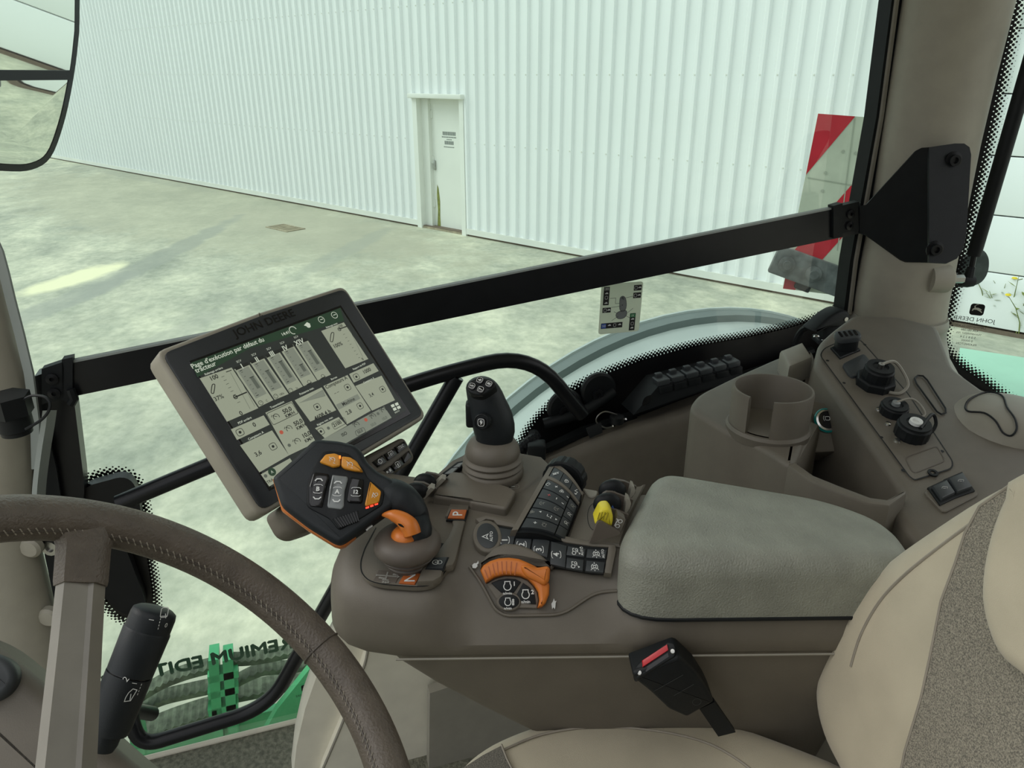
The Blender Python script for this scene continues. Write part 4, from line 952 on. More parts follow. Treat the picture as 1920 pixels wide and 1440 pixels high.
q = MB(); q.tube(smooth([PX(1520, 612, 1.07), PX(1505, 618, 1.09), PX(1492, 640, 1.10), PX(1488, 668, 1.10)], 5, False), .006, 8); part(la, 'cable', q, M['black'])
# terminal strip with six hinged caps ---------------------------------
ts_ = thing('terminal_strip', 'black terminal strip with six hinged caps below the window', 'terminal strip', PX(1290, 745, 1.08))
a0, a1 = PX(1188, 778, 1.075), PX(1395, 704, 1.075); b0, b1 = PX(1236, 722, 1.085), PX(1384, 684, 1.085)
q = MB(); dp = Vector((.05, 0, 0)); q.loft([[p, p+dp] for p in (a0, a1, b1, b0)], False); 
q = MB(); q.prism([a0, a1, b1, b0], dp); part(ts_, 'body', q, M['black'])
ex = (b1-b0); L = ex.length; ex.normalize(); ftp = Fr(b0, ex, Vector((1, 0, .0)), UP)
for k in range(6):
    c = L*(k+.35)/5.6; q = MB(); q.slab(ftp, rrect(c, .012, L/6.4, .026, .003, 2), -.002, .007, .002, 2); cpart = part(ts_, 'hinged_cap', q, M['key'])
    q = MB(); q.slab(ftp, rrect(c, .022, L/12, .010, .002, 2), .006, .013, .002, 2); part(cpart, 'tab', q, M['key'])
    q = MB(); q.slab(ftp, rrect(c, -.004, L/6.6, .008, .002, 2), -.014, -.002, .002, 2); part(ts_, 'terminal', q, M['black'])
q = MB(); q.slab(Fr(a0.lerp(b0, .5)+Vector((-.001, 0, 0)), (b0-a0), ex, (-1, 0, 0)), tup(smooth([(-.012, -.0), (0, -.006), (.012, 0), (0, .006)], 5)), 0, .0008); part(ts_, 'eyelet', q, M['black_gloss'])
# small capped socket on the sill with tether, cover plate, loose cable
ss = thing('sill_socket', 'small black capped socket with thin tether on the sill', 'socket', PX(1155, 790, 1.09))
f = Fr(PX(1156, 792, 1.09), rt, Vector((-rt.y, rt.x, 0)), UP+Vector((-.2, 0, 0)))
q = MB(); q.lathe(f, [(.013, 0), (.013, .012), (.010, .014), (.001, .014)], 20); part(ss, 'cap', q, M['black'])
q = MB(); q.tube(smooth([f(0, 0, .015), PX(1135, 772, 1.09), PX(1121, 780, 1.09), PX(1119, 792, 1.09), PX(1135, 802, 1.085), PX(1150, 799, 1.085)], 6, False), .0014, 6); part(ss, 'tether', q, M['steel'])
for x, y in ((1150, 800), (1172, 787)):
    q = MB(); q.lathe(Fr(PX(x, y, 1.085), rt, fw, UP), [(.004, 0), (.003, .003), (.001, .003)], 8); part(ss, 'screw', q, M['chrome'])
q = MB(); q.prism([PX(1100, 808, 1.083), PX(1128, 797, 1.083), PX(1130, 811, 1.078), PX(1106, 822, 1.078)], (.004, 0, .004)); solo('sill_cover', q, M['black'], 'small black cover plate on the sill beside the tethered socket', 'cover')
wc_ = thing('wiring_plug', 'black corrugated cable and plug lying on the sill behind the joystick', 'cable', PX(985, 850, 1.08))
q = MB(); P = smooth([PX(955, 872, 1.07), PX(972, 846, 1.08), PX(990, 830, 1.09), PX(1003, 822, 1.1), PX(1000, 815, 1.12)], 6, False); q.tube(P, [.009+.002*(i % 2) for i in range(len(P))], 10); part(wc_, 'cable', q, M['black'], ang=20)
q = MB(); f = Fr(PX(1008, 848, 1.07), rt, UP); q.box(f, -.018, .014, -.012, .016, -.02, .01, .003); part(wc_, 'plug', q, M['black'])
q = MB(); q.prism([PX(1005, 850, 1.10), PX(1090, 812, 1.12), PX(1195, 775, 1.12), PX(1195, 768, 1.13), PX(1090, 800, 1.13), PX(1010, 838, 1.12)], (0, 0, -.01)); solo('seal_flap', q, M['black'], 'black rubber flap along the window sill behind the joystick', 'seal')
# ================================================================ ARMREST CONTROL CONSOLE
an = math.radians(17); ER = Vector((-math.sin(an), -math.cos(an), 0)); EO = Vector((math.cos(an), -math.sin(an), 0)); CO = Vector((.585, -.02, 0))
def CC(a, b, z): return CO+ER*a+EO*b+UP*z
def cab_(p): q = Vector(p)-CO; return (q.dot(ER), q.dot(EO))
def PF(b0, z0, tilt):
    t = math.radians(tilt); f = Fr(CC(0, b0, z0), ER, EO*math.cos(t)+UP*math.sin(t)); f.z = (-EO*math.sin(t)+UP*math.cos(t)); return f
F10 = PF(.10, -.4365, 9); F25 = PF(.06, -.4445, 25); F45 = PF(0, -.503, 45)
def cA(x, y): return (960+x*.13542, 860+y*.13542)
def cB(x, y): return (660+x*.13542, 930+y*.13542)
def cC(x, y): return (860+x*.15625, 970+y*.15625)
def cD(x, y): return (740+x*.13542, 860+y*.13542)
def onb(x, y, b): return PP(x, y, CC(0, b, 0), EO)
def pts(fr, crop, L, c=0.0): return [fr.px(*crop(*p), c) for p in L]
con = thing('armrest_console', 'brown seat-mounted armrest console packed with buttons and levers', 'control console', CC(.28, .11, -.75))
# main upper body: lofted sections from nose to rear
def prof(a):
    if a < .08:
        T = [(-.023, .062, .074, -.490), (-.020, .046, .088, -.474), (-.013, .032, .102, -.462), (0, .018, .118, -.455), (.02, .008, .138, -.452), (.05, .0015, .165, -.450), (.08, 0, .20, -.450)]
    else: T = [(.08, 0, .20, -.450), (.10, 0, .232, -.450), (.13, 0, .245, -.450), (.19, 0, .240, -.450), (.215, 0, .215, -.450), (.24, 0, .160, -.450), (.34, 0, .16, -.450), (.50, 0, .135, -.450), (.525, 0, .13, -.452)]
    xs = [t[0] for t in T]; b0, bf, zt = (float(np.interp(a, xs, [t[i] for t in T])) for i in (1, 2, 3))
    k = float(np.interp(a, [.085, .11, .268, .30], [0, 1, 1, 0])); s = min(1, (bf-b0)/.16); dz = zt+.450
    R = [(0, -.500), (.004, -.480), (.013, -.466), (.030, -.455), (.058, -.4495)]; S_ = [(0, -.5055), (.012, -.4935), (.026, -.4795), (.042, -.4635), (.058, -.4480)]
    P = [(b0+.03*s, -.528), (b0+.004, -.522), (b0, -.517)]
    for (rb, rz), (sb, sz) in zip(R, S_): P.append((b0+s*(rb*(1-k)+sb*k), rz*(1-k)+sz*k+dz*(1 if rz > -.49 else .3)))
    for b_, z_ in ((.085, -.4405), (.12, -.4345), (.16, -.4285), (.20, -.4225)):
        bb = b0+s*b_; bb = min(bb, bf-.012); P.append((bb, min(z_, -.4405+.155*(bb-.085))+dz))
    zz = -.4405+.155*(bf-.012-.085)+dz; P += [(bf-.010, zz-.0005), (bf-.002, zz-.006), (bf, zz-.016), (bf, -.53)]
    return P
st_a = [-.023, -.020, -.013, 0, .01, .02, .035, .05, .065, .08, .095, .11, .13, .16, .20, .24, .27, .285, .30, .34, .40, .46, .525]
q = MB(); q.loft([[CC(a, b_, z_) for b_, z_ in prof(a)] for a in st_a]); part(con, 'upper_body', q, M['brown'], ang=40)
# tapering lower body
q = MB(); secs = []
for z_, af, near, far, ar in ((-.518, .035, .003, .20, .53), (-.53, .042, .004, .20, .53), (-.56, .075, .006, .19, .52), (-.60, .125, .010, .18, .51), (-.65, .19, .016, .17, .50), (-.70, .24, .02, .16, .49)):
    o = tup(fillet([(af, near), (ar, near), (ar, far), (af+.02, far)], [.03, .01, .02, .05], 5, True)); secs.append([CC(a, b_, z_) for a, b_ in o])
q.loft(secs); part(con, 'lower_body', q, M['brown'], ang=40)
q = MB(); q.tube([CC(a, -.0006, z_) for a, z_ in ((.05, -.521), (.15, -.521), (.30, -.521), (.52, -.521))], .0012, 5); part(con, 'crease', q, M['greytan'])
# lid
lo = [(.325, 0), (.292, .003), (.270, .016), (.262, .042), (.283, .10), (.318, .158), (.330, .170), (.348, .170), (.44, .140), (.50, .116), (.532, .088), (.542, .052), (.532, .016), (.50, 0)]
LF = Fr(CC(0, 0, -.476), ER, EO); LF.z = UP.copy()
lidt = con
lo = tup(fillet([(.245, 0), (.327, .178), (.505, .117), (.55, .075), (.545, 0)], [.07, .030, .05, .03, .035], 8, True))
q = MB(); q.slab(LF, lo, 0, .066, .022, 6, zf=lambda a, b_: -.05*max(0, a-.42)); lidp = part(con, 'armrest_lid', q, M['lid'], ang=60, label='padded armrest lid')
q = MB(); q.slab(LF, inset(ccw(lo), -.0012), -.0035, .0, .001, 1); part(lidp, 'shadow_gap', q, M['black'])
# ---- shift platform
pad_o = pts(F10, cB, [(440, 270), (300, 520), (180, 740), (120, 930), (130, 1080), (230, 1190), (420, 1240), (880, 1275), (1080, 1260), (1220, 1180), (1290, 1040), (1430, 960), (1640, 200), (1300, 120), (900, 80)])
FP = PF(.06, -.4475, 8)
pad_o = pts(FP, cB, [(440, 270), (300, 520), (180, 740), (120, 930), (130, 1080), (230, 1190), (420, 1240), (880, 1275), (1080, 1260), (1220, 1180), (1300, 1040), (1430, 960), (1640, 200), (1300, 120), (900, 80)])
q = MB(); q.slab(FP, tup(fillet(pad_o, .006, 3, True)), -.004, .0015, .0008, 2); pl_ = part(con, 'shift_platform', q, M['brown'])
q = MB(); q.line(FP, tup(fillet(pad_o, .006, 3, True))[:-14], .0011, .0018); part(pl_, 'seam', q, M['black'], flat=True)
arm_o = pts(FP, cB, [(1290, 350), (1360, 175), (1630, 190), (1440, 960), (1400, 1030), (1275, 1060), (1240, 1190), (1130, 1255), (905, 1265), (990, 1040), (1110, 845), (1200, 830), (1330, 640), (1400, 480), (1385, 375)])
q = MB(); q.slab(FP, arm_o, 0, .008, .0022, 2); arm = part(con, 'gate_arm', q, M['brown'])
q = MB(); q.shape(FP, pts(FP, cB, [(1200, 330), (1310, 345), (1390, 375), (1405, 480), (1340, 640), (1200, 835), (1090, 870), (1000, 800), (1150, 640), (1230, 500)]), .0022); part(con, 'gate_slot', q, M['black'], flat=True)
def txt_frame(fr, xy, c, k=.64): f = Fr(fr(*xy, c), fr.y, -fr.x); f.z = fr.z; f.k = k; return f
def up_frame(fr, xy, c, k=.64): f = Fr(fr(*xy, c), fr.x, fr.y); f.z = fr.z; f.k = k; return f
def cen(P): return (sum(p[0] for p in P)/len(P), sum(p[1] for p in P)/len(P))
def key(parent, fr, P, c0, c1, m, r=.0012, name='key', ang=35):
    q = MB(); q.slab(fr, P, c0, c1, r, 2); return part(parent, name, q, m, ang)
def letters(parent, fr, name, fn, m=None, kind=None):
    q = MB(); fn(q, fr); return part(parent, name, q, m or M['white_print'], flat=True)
P = pts(FP, cB, [(1375, 205), (1590, 210), (1555, 330), (1325, 325)], .008)
q = MB(); q.slab(FP, inset(ccw(P), -.0014), .006, .0088, .0006, 1); part(con, 'key_bezel', q, M['black'])
k = key(con, FP, P, .008, .0102, M['orange_key'], .0006, 'park_key'); letters(k, txt_frame(FP, cen(P), .0105, .85), 'letter', lambda q, f: q.text(f, 'P', 0, 0, .017, bold=.01))
P = pts(FP, cB, [(735, 1070), (955, 1085), (870, 1230), (648, 1212)], .002)
k = key(con, FP, P, .001, .0032, M['orange_key'], .0006, 'neutral_key'); letters(k, txt_frame(FP, cen(P), .0035, .85), 'letter', lambda q, f: q.text(f, 'N', 0, 0, .017, bold=.01))
P = pts(FP, cB, [(1115, 868), (1325, 860), (1255, 1018), (1035, 1008)], .008)
q = MB(); q.slab(FP, inset(ccw(P), -.0012), .006, .0086, .0006, 1); part(con, 'key_bezel', q, M['black'])
k = key(con, FP, P, .008, .0098, M['key'], .0006, 'lock_key')
def sym_lock(q, f):
    q.arc(f, 0, .003, .0035, .0009); q.arc(f, 0, -.0025, .0042, .0012); q.line(f, [(-.0025, .0), (.0025, 0)], .001); q.dot(f, 0, -.0025, .0012)
fl_ = Fr(FP(*cen(P), .0101), FP.y*-1, FP.x, FP.z); fl_.k = .7; letters(k, fl_, 'symbol', sym_lock)
P = pts(FP, cB, [(365, 1022), (690, 1050), (605, 1205), (295, 1165)], .002)
q = MB(); q.slab(FP, P, .0012, .0022, .0004, 1); k = part(con, 'shift_diagram', q, M['brown_dark'])
def sym_gate(q, f):
    c = f.px(*cB(490, 1110)); 
    A = [f.px(*cB(*p)) for p in ((360, 1095), (620, 1115))]; B = [f.px(*cB(*p)) for p in ((495, 1050), (460, 1165))]; D = [f.px(*cB(*p)) for p in ((415, 1160), (510, 1165))]
    for l in (A, B, D): q.line(f, l, .0014)
    for p in ((385, 1130), (410, 1135), (440, 1140), (580, 1085), (605, 1088), (430, 1190), (465, 1195), (500, 1192)): q.dot(f, *f.px(*cB(*p)), .0013, 0, 6)
    for p in ((345, 1095), (635, 1088), (640, 1118)): q.dot(f, *f.px(*cB(*p)), .0018, 0, 3)
fz = FP.at(0, 0, .0026); letters(k, fz, 'diagram_print', sym_gate, M['dim_print'])
# ---- upper pad beside the park key
P = pts(F10, cD, [(535, 600), (600, 445), (790, 252), (960, 268), (1600, 470), (1685, 535), (1545, 785), (1060, 690), (1045, 668), (562, 615)])
q = MB(); q.slab(F10, tup(fillet(P, .004, 3, True)), -.014, .009, .0035, 3); part(con, 'cover_pad', q, M['brown'], ang=40)
# ---- throttle panel
q = MB(); P = pts(F45, cC, [(250, 560), (330, 470), (430, 375), (560, 325), (700, 333), (850, 383), (1000, 470), (1145, 605), (1110, 640), (1060, 575), (1000, 590), (920, 600), (830, 550), (720, 505), (600, 490), (480, 497), (380, 528), (290, 590), (262, 640)])
q.slab(F45, P, -.002, .0065, .003, 3); part(con, 'throttle_shroud', q, M['brown'], ang=45)
P = pts(F45, cC, [(262, 650), (300, 590), (380, 540), (480, 508), (600, 500), (720, 515), (830, 560), (920, 605), (1000, 660), (1060, 740), (1085, 830), (1080, 940), (1040, 1040), (1000, 1080), (945, 1095), (965, 1000), (950, 900), (900, 820), (830, 750), (740, 712), (640, 700), (540, 700), (430, 730), (325, 795)])
thr = thing('hand_throttle', 'orange curved hand throttle lever on the console side', 'throttle lever', F45(*cen(P)))
q = MB(); q.slab(F45, P, -.002, .011, .003, 3); part(thr, 'ring', q, M['orange'], ang=45)
q = MB(); P2 = pts(F45, cC, [(740, 580), (830, 570), (925, 612), (1000, 602), (1068, 588), (1098, 625), (1085, 780), (1030, 830), (930, 775), (830, 735), (760, 660)], .01)
q.slab(F45, tup(fillet(P2, .003, 2, True)), .006, .017, .004, 3, zf=lambda a, b_: 0); part(thr, 'thumb_rest', q, M['orange'], ang=45)
q = MB()
for x0, y0, x1, y1 in ((312, 628, 352, 735), (358, 588, 388, 712), (408, 555, 436, 698), (460, 535, 476, 688), (515, 530, 525, 683), (572, 528, 572, 682), (632, 532, 622, 686), (697, 545, 670, 694)):
    q.line(F45, [F45.px(*cC(x0, y0), .011), F45.px(*cC(x1, y1), .011)], .0009, .0114)
part(thr, 'grip_grooves', q, M['orange_key'], flat=True)
P = pts(F45, cC, [(330, 800), (440, 738), (545, 708), (640, 708), (740, 722), (825, 760), (890, 825), (940, 905), (955, 1000), (940, 1095), (700, 1090), (600, 1115), (510, 1080), (470, 1010)])
q = MB(); q.slab(F45, P, -.003, .002, .0008, 1); hub = part(con, 'throttle_hub', q, M['brown'])
def engine(q, f, s, t):
    q.arc(f, 0, 0, .0042*s, .0010*s, -225, 45); q.line(f, [(-.003*s, .003*s), (-.003*s, .0055*s), (.003*s, .0055*s), (.003*s, .003*s)], .0010*s)
    q.text(f, 'n/min', 0, -.0075*s, .0045*s, bold=.02)
    if t: q.text(f, t, .0078*s, .003*s, .0065*s, bold=.03)
    else:
        for yy in (-.003, -.001, .001, .003): q.line(f, [(.0055*s, yy*s), (.0085*s, yy*s)], .0012*s)
        q.line(f, [(.007*s, -.004*s), (.007*s, .0045*s)], .001*s)
for L_, t, c in (([(390, 790), (480, 752), (580, 737), (680, 742), (748, 777), (660, 905), (510, 905), (450, 850)], '1', (585, 830)), ([(772, 787), (850, 842), (910, 922), (930, 1045), (850, 1040), (760, 1020), (697, 922)], '2', (803, 930))):
    P = pts(F45, cC, L_, .002); k = key(con, F45, P, .001, .0038, M['black'], .0008, 'speed_key'); letters(k, up_frame(F45, F45.px(*cC(*c), .004), .0041), 'symbol', lambda q, f: engine(q, f, 1.35, t))
P = pts(F45, cC, [(603+122*math.cos(t), 1012+86*math.sin(t)) for t in [2*math.pi*i/20 for i in range(20)]], .002)
q = MB(); q.slab(F45, inset(ccw(P), -.0022), .0, .0035, .001, 1); part(con, 'key_ring', q, M['brown'])
k = key(con, F45, P, .002, .0048, M['black'], .0008, 'speed_key'); letters(k, up_frame(F45, F45.px(*cC(590, 1020), .005), .0051), 'symbol', lambda q, f: engine(q, f, 1.15, None))
def rabbit(q, f): 
    s = .009; q.shape(f, [(a*s, b_*s) for a, b_ in ((-.45, -.5), (.1, -.55), (.4, -.2), (.35, .1), (.6, .3), (.5, .75), (.35, .4), (.1, .3), (-.2, .3), (-.5, .0))])
def turtle(q, f):
    s = .010; q.shape(f, [(a*s, b_*s) for a, b_ in ((-.25, -.7), (-.05, -.4), (.15, -.75), (.25, -.3), (.3, .2), (.45, .55), (.2, .45), (.05, .9), (-.1, .45), (-.35, .1), (-.3, -.3))])
q = MB(); rabbit(q, up_frame(F45, F45.px(*cC(198, 572), .003), .003)); part(con, 'hare_mark', q, M['white_print'], flat=True)
q = MB(); turtle(q, up_frame(F45, F45.px(*cC(1140, 1045), .002), .0022)); part(con, 'tortoise_mark', q, M['white_print'], flat=True)
# bead along the dish edge
q = MB(); dl = [F45.px(*cC(*p)) for p in ((130, 590), (270, 790), (440, 1110), (560, 1180), (1240, 1170), (1640, 900), (1900, 880))]
q.tube([F45(*p, .000) for p in tup(fillet(dl, .012, 4))], .0016, 6); part(con, 'panel_edge', q, M['brown'])
q = MB(); sl = [(1520, 950), (1560, 1250), (1700, 1480)]
# ---- key strip
P = pts(F25, cC, [(462, 112), (690, 150), (1100, 270), (1290, 325), (1600, 370), (1792, 380), (1745, 678), (1600, 672), (1290, 618), (1130, 598), (1000, 480), (850, 400), (440, 330)])
q = MB(); q.slab(F25, P, -.003, .003, .0006, 1); strip_ = part(con, 'key_strip', q, M['black'])
q = MB(); P2 = pts(F25, cC, [(200, 40), (330, -5), (720, 70), (1150, 215), (1600, 322), (1870, 345), (1890, 400), (1830, 700), (1740, 690), (1792, 380), (1600, 370), (1290, 325), (1100, 270), (690, 150), (462, 112), (420, 60), (330, 45), (250, 90)]); q.slab(F25, P2, -.004, .0042, .0015, 2); part(con, 'strip_border', q, M['brown'])
def numkey(L_, t, c):
    P = pts(F25, cC, L_, .005); k = key(strip_, F25, P, .002, .0052, M['key'], .0006)
    if t:
        def fn(q, f): q.text(f, t, 0, 0, .0125, bold=.03); q.line(f, tup(rrect(0, 0, .0135, .0145, .004, 3))[1:7], .0009); q.line(f, tup(rrect(0, 0, .0135, .0145, .004, 3))[9:15], .0009)
        letters(strip_, txt_frame(F25, F25.px(*cC(*c), .005), .0055), 'digit', fn)
    return k
numkey([(482, 122), (688, 157), (652, 340), (448, 330)], '1', (552, 275)); numkey([(705, 163), (885, 218), (850, 410), (662, 350)], '2', (755, 330))
numkey([(898, 224), (1093, 282), (1062, 480), (872, 415)], '3', (960, 390)); numkey([(1112, 288), (1296, 342), (1278, 600), (1098, 560)], '4', (1170, 450))
def sym_tractor(auto):
    def fn(q, f):
        q.arc(f, -.003, .003, .0028, .001); q.arc(f, .003, -.001, .0018, .0009); q.line(f, [(-.001, .001), (-.001, -.003), (.003, -.003)], .001); q.line(f, [(0, .0045), (.005, .0045), (.005, .002)], .001)
        q.shape(f, [(-.006, -.005), (-.002, -.004), (-.004, -.0075)])
        if auto: q.text(f, 'AUTO', 0, -.0095, .0055, bold=.02); q.shape(f, [(.005, -.008), (.008, -.008), (.0065, -.006)])
    return fn
def sym_diff(auto):
    def fn(q, f):
        q.arc(f, 0, 0, .0048, .001, 25, 155); q.arc(f, 0, 0, .0048, .001, 205, 335); q.arc(f, 0, 0, .002, .0009)
        for s in (-1, 1): q.line(f, [(s*.0045, 0), (s*.0075, 0)], .001); q.line(f, [(-.003, s*.0045), (-.006, s*.006)], .0008)
        for x in (-.0025, .0025): q.line(f, [(x, -.0035), (x, .0035)], .0008)
        if auto: q.text(f, 'AUTO', 0, -.0105, .0055, bold=.02)
    return fn
for L_, fn, c in (([(1312, 345), (1525, 378), (1508, 478), (1292, 452)], sym_tractor(True), (1405, 410)), ([(1545, 380), (1778, 394), (1760, 500), (1530, 484)], sym_diff(True), (1650, 440)), ([(1300, 482), (1502, 512), (1490, 640), (1286, 604)], sym_tractor(False), (1395, 570)), ([(1535, 518), (1754, 538), (1738, 664), (1520, 644)], sym_diff(False), (1630, 595))):
    k = numkey(L_, None, None); letters(strip_, txt_frame(F25, F25.px(*cC(*c), .005), .0056), 'symbol', fn)
# oval auto-steer key
ov = [(345+(128*math.cos(t)*math.cos(.25)+155*math.sin(t)*math.sin(.25)), 228+(-128*math.cos(t)*math.sin(.25)*-1*-1+155*math.sin(t)*math.cos(.25))) for t in [2*math.pi*i/28 for i in range(28)]]
P = pts(F25, cC, ov, .005); q = MB(); q.slab(F25, tup(inset(ccw(P), -.004)), -.003, .006, .002, 3); part(con, 'oval_bezel', q, M['brown'], ang=50)
k = key(con, F25, P, .004, .0066, M['key'], .0008, 'autosteer_key')
def sym_auto(q, f):
    q.line(f, [(-.0045, -.003), (0, .006), (.0045, -.003), (0, -.0005)], .0013, 0, True); q.text(f, 'AUTO', .0, -.008, .0065, bold=.02)
letters(k, txt_frame(F25, F25.px(*cC(330, 230), .007), .007), 'symbol', sym_auto)
# ---- curved keypad
kTL, kTR, kBR, kBL = PZ(*cA(478, 325), -.412), PZ(*cA(900, 650), -.424), PZ(*cA(720, 1130), -.436), PZ(*cA(105, 985), -.424)
def drum(u, v, c=0.0):
    p = kTL*(1-u)*(1-v)+kTR*u*(1-v)+kBR*u*v+kBL*(1-u)*v
    eu = (kTR-kTL)*(1-v)+(kBR-kBL)*v; ev = (kBL-kTL)*(1-u)+(kBR-kTR)*u; n = eu.cross(ev).normalized()
    if n.z < 0: n = -n
    return p+n*(.020*u*(1-u)+c)
def drum_frame(u, v, c):
    e = .02; x = drum(u+e, v)-drum(u-e, v); y = drum(u, v-e)-drum(u, v+e); n = x.cross(y).normalized()
    if n.z < 0: n = -n
    f = Fr(drum(u, v)+n*c, x, y); f.z = n; return f
def drum_patch(u0, u1, v0, v1, c0, c1, nu=6):
    q = MB(); secs = []
    for i in range(nu+1):
        u = u0+(u1-u0)*i/nu; secs.append([drum(u, v0, c0), drum(u, v0, c1), drum(u, v1, c1), drum(u, v1, c0)])
    q.loft(secs); return q
part(con, 'keypad_base', drum_patch(-.03, 1.03, -.30, 1.05, -.04, -.0005, 10), M['black'], ang=60)
part(con, 'keypad_border', drum_patch(-.16, -.03, -.34, 1.02, -.03, .002, 2), M['brown'], ang=40)
part(con, 'keypad_divider', drum_patch(-.03, 1.04, -.09, -.035, -.03, .003, 10), M['brown'], ang=60)
part(con, 'keypad_divider', drum_patch(-.10, 1.04, -.40, -.325, -.03, .002, 10), M['brown'], ang=60)
def dsym(u, v, fn, parent, m=None, rot=90):
    f = drum_frame(u, v, .0028).at(0, 0, 0, rot); f.k = .62; q = MB(); fn(q, f); part(parent, 'symbol', q, m or M['white_print'], flat=True)
hd = [part(con, 'keypad_key', drum_patch(u0, u1, -.31, -.10, -.003, .002, 4), M['key'], ang=60) for u0, u1 in ((.0, .32), (.34, .66), (.68, 1.0))]
dsym(.16, -.205, lambda q, f: q.text(f, 'SET', 0, 0, .0075, bold=.03), hd[0], rot=60)
def s_l(q, f): q.line(f, tup(rrect(0, -.0015, .006, .005, .001, 2)), .0009, 0, True); q.arc(f, 0, .001, .0022, .0009, 0, 180); q.line(f, [(0, -.003), (0, 0)], .0008)
dsym(.5, -.205, s_l, hd[1], rot=60)
def s_ar(q, f): q.line(f, [(.003, .005), (-.003, .001), (.002, -.001), (-.003, -.006)], .001); q.shape(f, [(-.005, -.003), (-.004, -.007), (0, -.006)])
dsym(.84, -.205, s_ar, hd[2], rot=60)
rows = []
for k_ in range(5): v0 = -.03+k_*.205; rows.append(part(con, 'keypad_key', drum_patch(.01, .74, v0+.01, v0+.19, -.003, .0022, 8), M['key'], ang=60))
cols = [part(con, 'keypad_key', drum_patch(.77, 1.0, .06+k_*.235, .06+k_*.235+.215, -.003, .0022, 4), M['key'], ang=60) for k_ in range(4)]
plus = lambda q, f: (q.line(f, [(-.0028, 0), (.0028, 0)], .0012), q.line(f, [(0, -.0028), (0, .0028)], .0012))
dash = lambda q, f: q.line(f, [(0, -.0022), (0, .0022)], .0014)
def fan(q, f):
    for t in range(3): q.arc(f, .0022*math.cos(t*2.1+.5), .0022*math.sin(t*2.1+.5), .0017, .0008)
def vent(q, f): q.line(f, [(-.004, -.003), (-.004, .002), (-.001, .004), (.001, .002), (.004, .003)], .0009); q.line(f, [(-.002, -.002), (.003, -.003)], .0009); q.dot(f, .003, 0, .001)
def face_(q, f): q.arc(f, 0, 0, .0042, .0009, 30, 200); q.line(f, [(-.002, -.003), (.002, -.001), (.003, -.004)], .0009); q.dot(f, 0, .001, .0009)
def note(q, f): q.line(f, [(.003, .003), (-.002, .003), (-.002, -.001)], .0009); q.dot(f, -.003, -.0035, .0012); q.dot(f, .001, -.004, .0012)
def tri(q, f): q.shape(f, [(-.002, -.0018), (.002, -.0018), (0, .0022)])
def trid(q, f): q.shape(f, [(-.002, .0018), (.002, .0018), (0, -.0022)])
def bulb(q, f): q.arc(f, 0, .001, .0026, .0008); q.line(f, [(0, .001), (-.003, -.004)], .0008); q.line(f, [(.0015, -.002), (.003, -.0045)], .0008)
vr = [.065+.205*i for i in range(5)]
dsym(.11, vr[0], vent, rows[0]); dsym(.33, vr[0]-.02, plus, rows[0]); dsym(.50, vr[0], fan, rows[0]); dsym(.69, vr[0]+.02, dash, rows[0])
M_('red_print', (.55, .10, .10, 1), .5)
dsym(.26, vr[1], plus, rows[1], M['red_print']); dsym(.46, vr[1], dash, rows[1], rot=20); dsym(.64, vr[1]+.02, dash, rows[1])
dsym(.20, vr[2], face_, rows[2], M['dim_print']); dsym(.56, vr[2], face_, rows[2], M['dim_print'])
dsym(.08, vr[3], fan, rows[3], M['dim_print']); dsym(.25, vr[3]-.03, tri, rows[3]); dsym(.47, vr[3], note, rows[3]); dsym(.65, vr[3]+.01, trid, rows[3])
dsym(.26, vr[4], plus, rows[4]); dsym(.46, vr[4], vent, rows[4], M['dim_print'])
for k_ in range(3): dsym(.88, .165+.235*k_, bulb, cols[k_], M['dim_print'] if k_ == 0 else None)
# ribbed dial behind the keypad
ax = (kBL-kTL); ax.z = 0; ax.normalize()
dcn = PZ(*cA(690, 330), -.424)-ax*.002
df = Fr(dcn, UP, ax.cross(UP), ax); dial = thing('ribbed_dial', 'black ribbed thumb dial behind the curved keypad', 'dial', dcn)
q = MB(); n = 44; secs = []
for rr, zz in ((.018, -.018), (.0225, -.018), (.0245, -.016), (.0248, -.008), (.0245, -.002), (.0225, 0), (.018, 0)):
    secs.append([df(rr*(.955 if (k % 4 == 0 and rr > .0226) else 1)*math.cos(2*math.pi*k/n), rr*(.955 if (k % 4 == 0 and rr > .0226) else 1)*math.sin(2*math.pi*k/n), zz) for k in range(n)])
q.loft(secs); part(dial, 'wheel', q, M['black'], ang=25)
q = MB(); q.lathe(df, [(.0182, -.019), (.0175, -.0205), (.001, -.0205)], 24); part(dial, 'hub', q, M['brown_dark'])
# ---- hooded levers at the rear edge of the keypad
def fin(L_, b_, crop, th=.0035, m=None, parent=con, name='lever_hood'):
    q = MB(); P = [onb(*crop(*p), b_) for p in L_]; q.prism(P, EO*th); return part(parent, name, q, m or M['brown_dark'])
fin([(1250, 560), (1280, 470), (1330, 340), (1370, 302), (1420, 290), (1560, 315), (1725, 390), (1705, 480), (1600, 620)], .130, cA)
fin([(1180, 720), (1210, 560), (1262, 490), (1310, 462), (1400, 467), (1680, 575), (1640, 690), (1500, 830)], .106, cA)
fin([(1190, 800), (1205, 690), (1240, 660), (1320, 667), (1610, 780), (1600, 830), (1400, 960)], .088, cA)
fin([(1175, 905), (1195, 876), (1250, 882), (1505, 1030), (1480, 1055), (1070, 1172), (1110, 1080)], .064, cA)
def knob(c, b_, rx, ry, m, crop, name, label, grp):
    p = onb(*crop(*c), b_); f = Fr(p, ER, UP); q = MB()
    q.loft([[p+ER*rx*math.cos(t_)*math.cos(s_)+UP*ry*math.sin(t_)*math.cos(s_)+EO*.008*math.sin(s_) for t_ in [2*math.pi*i/18 for i in range(18)]] for s_ in [math.radians(-86+172*j/10) for j in range(11)]]); t = part(con, 'lever_paddle', q, m, ang=60); return t, p
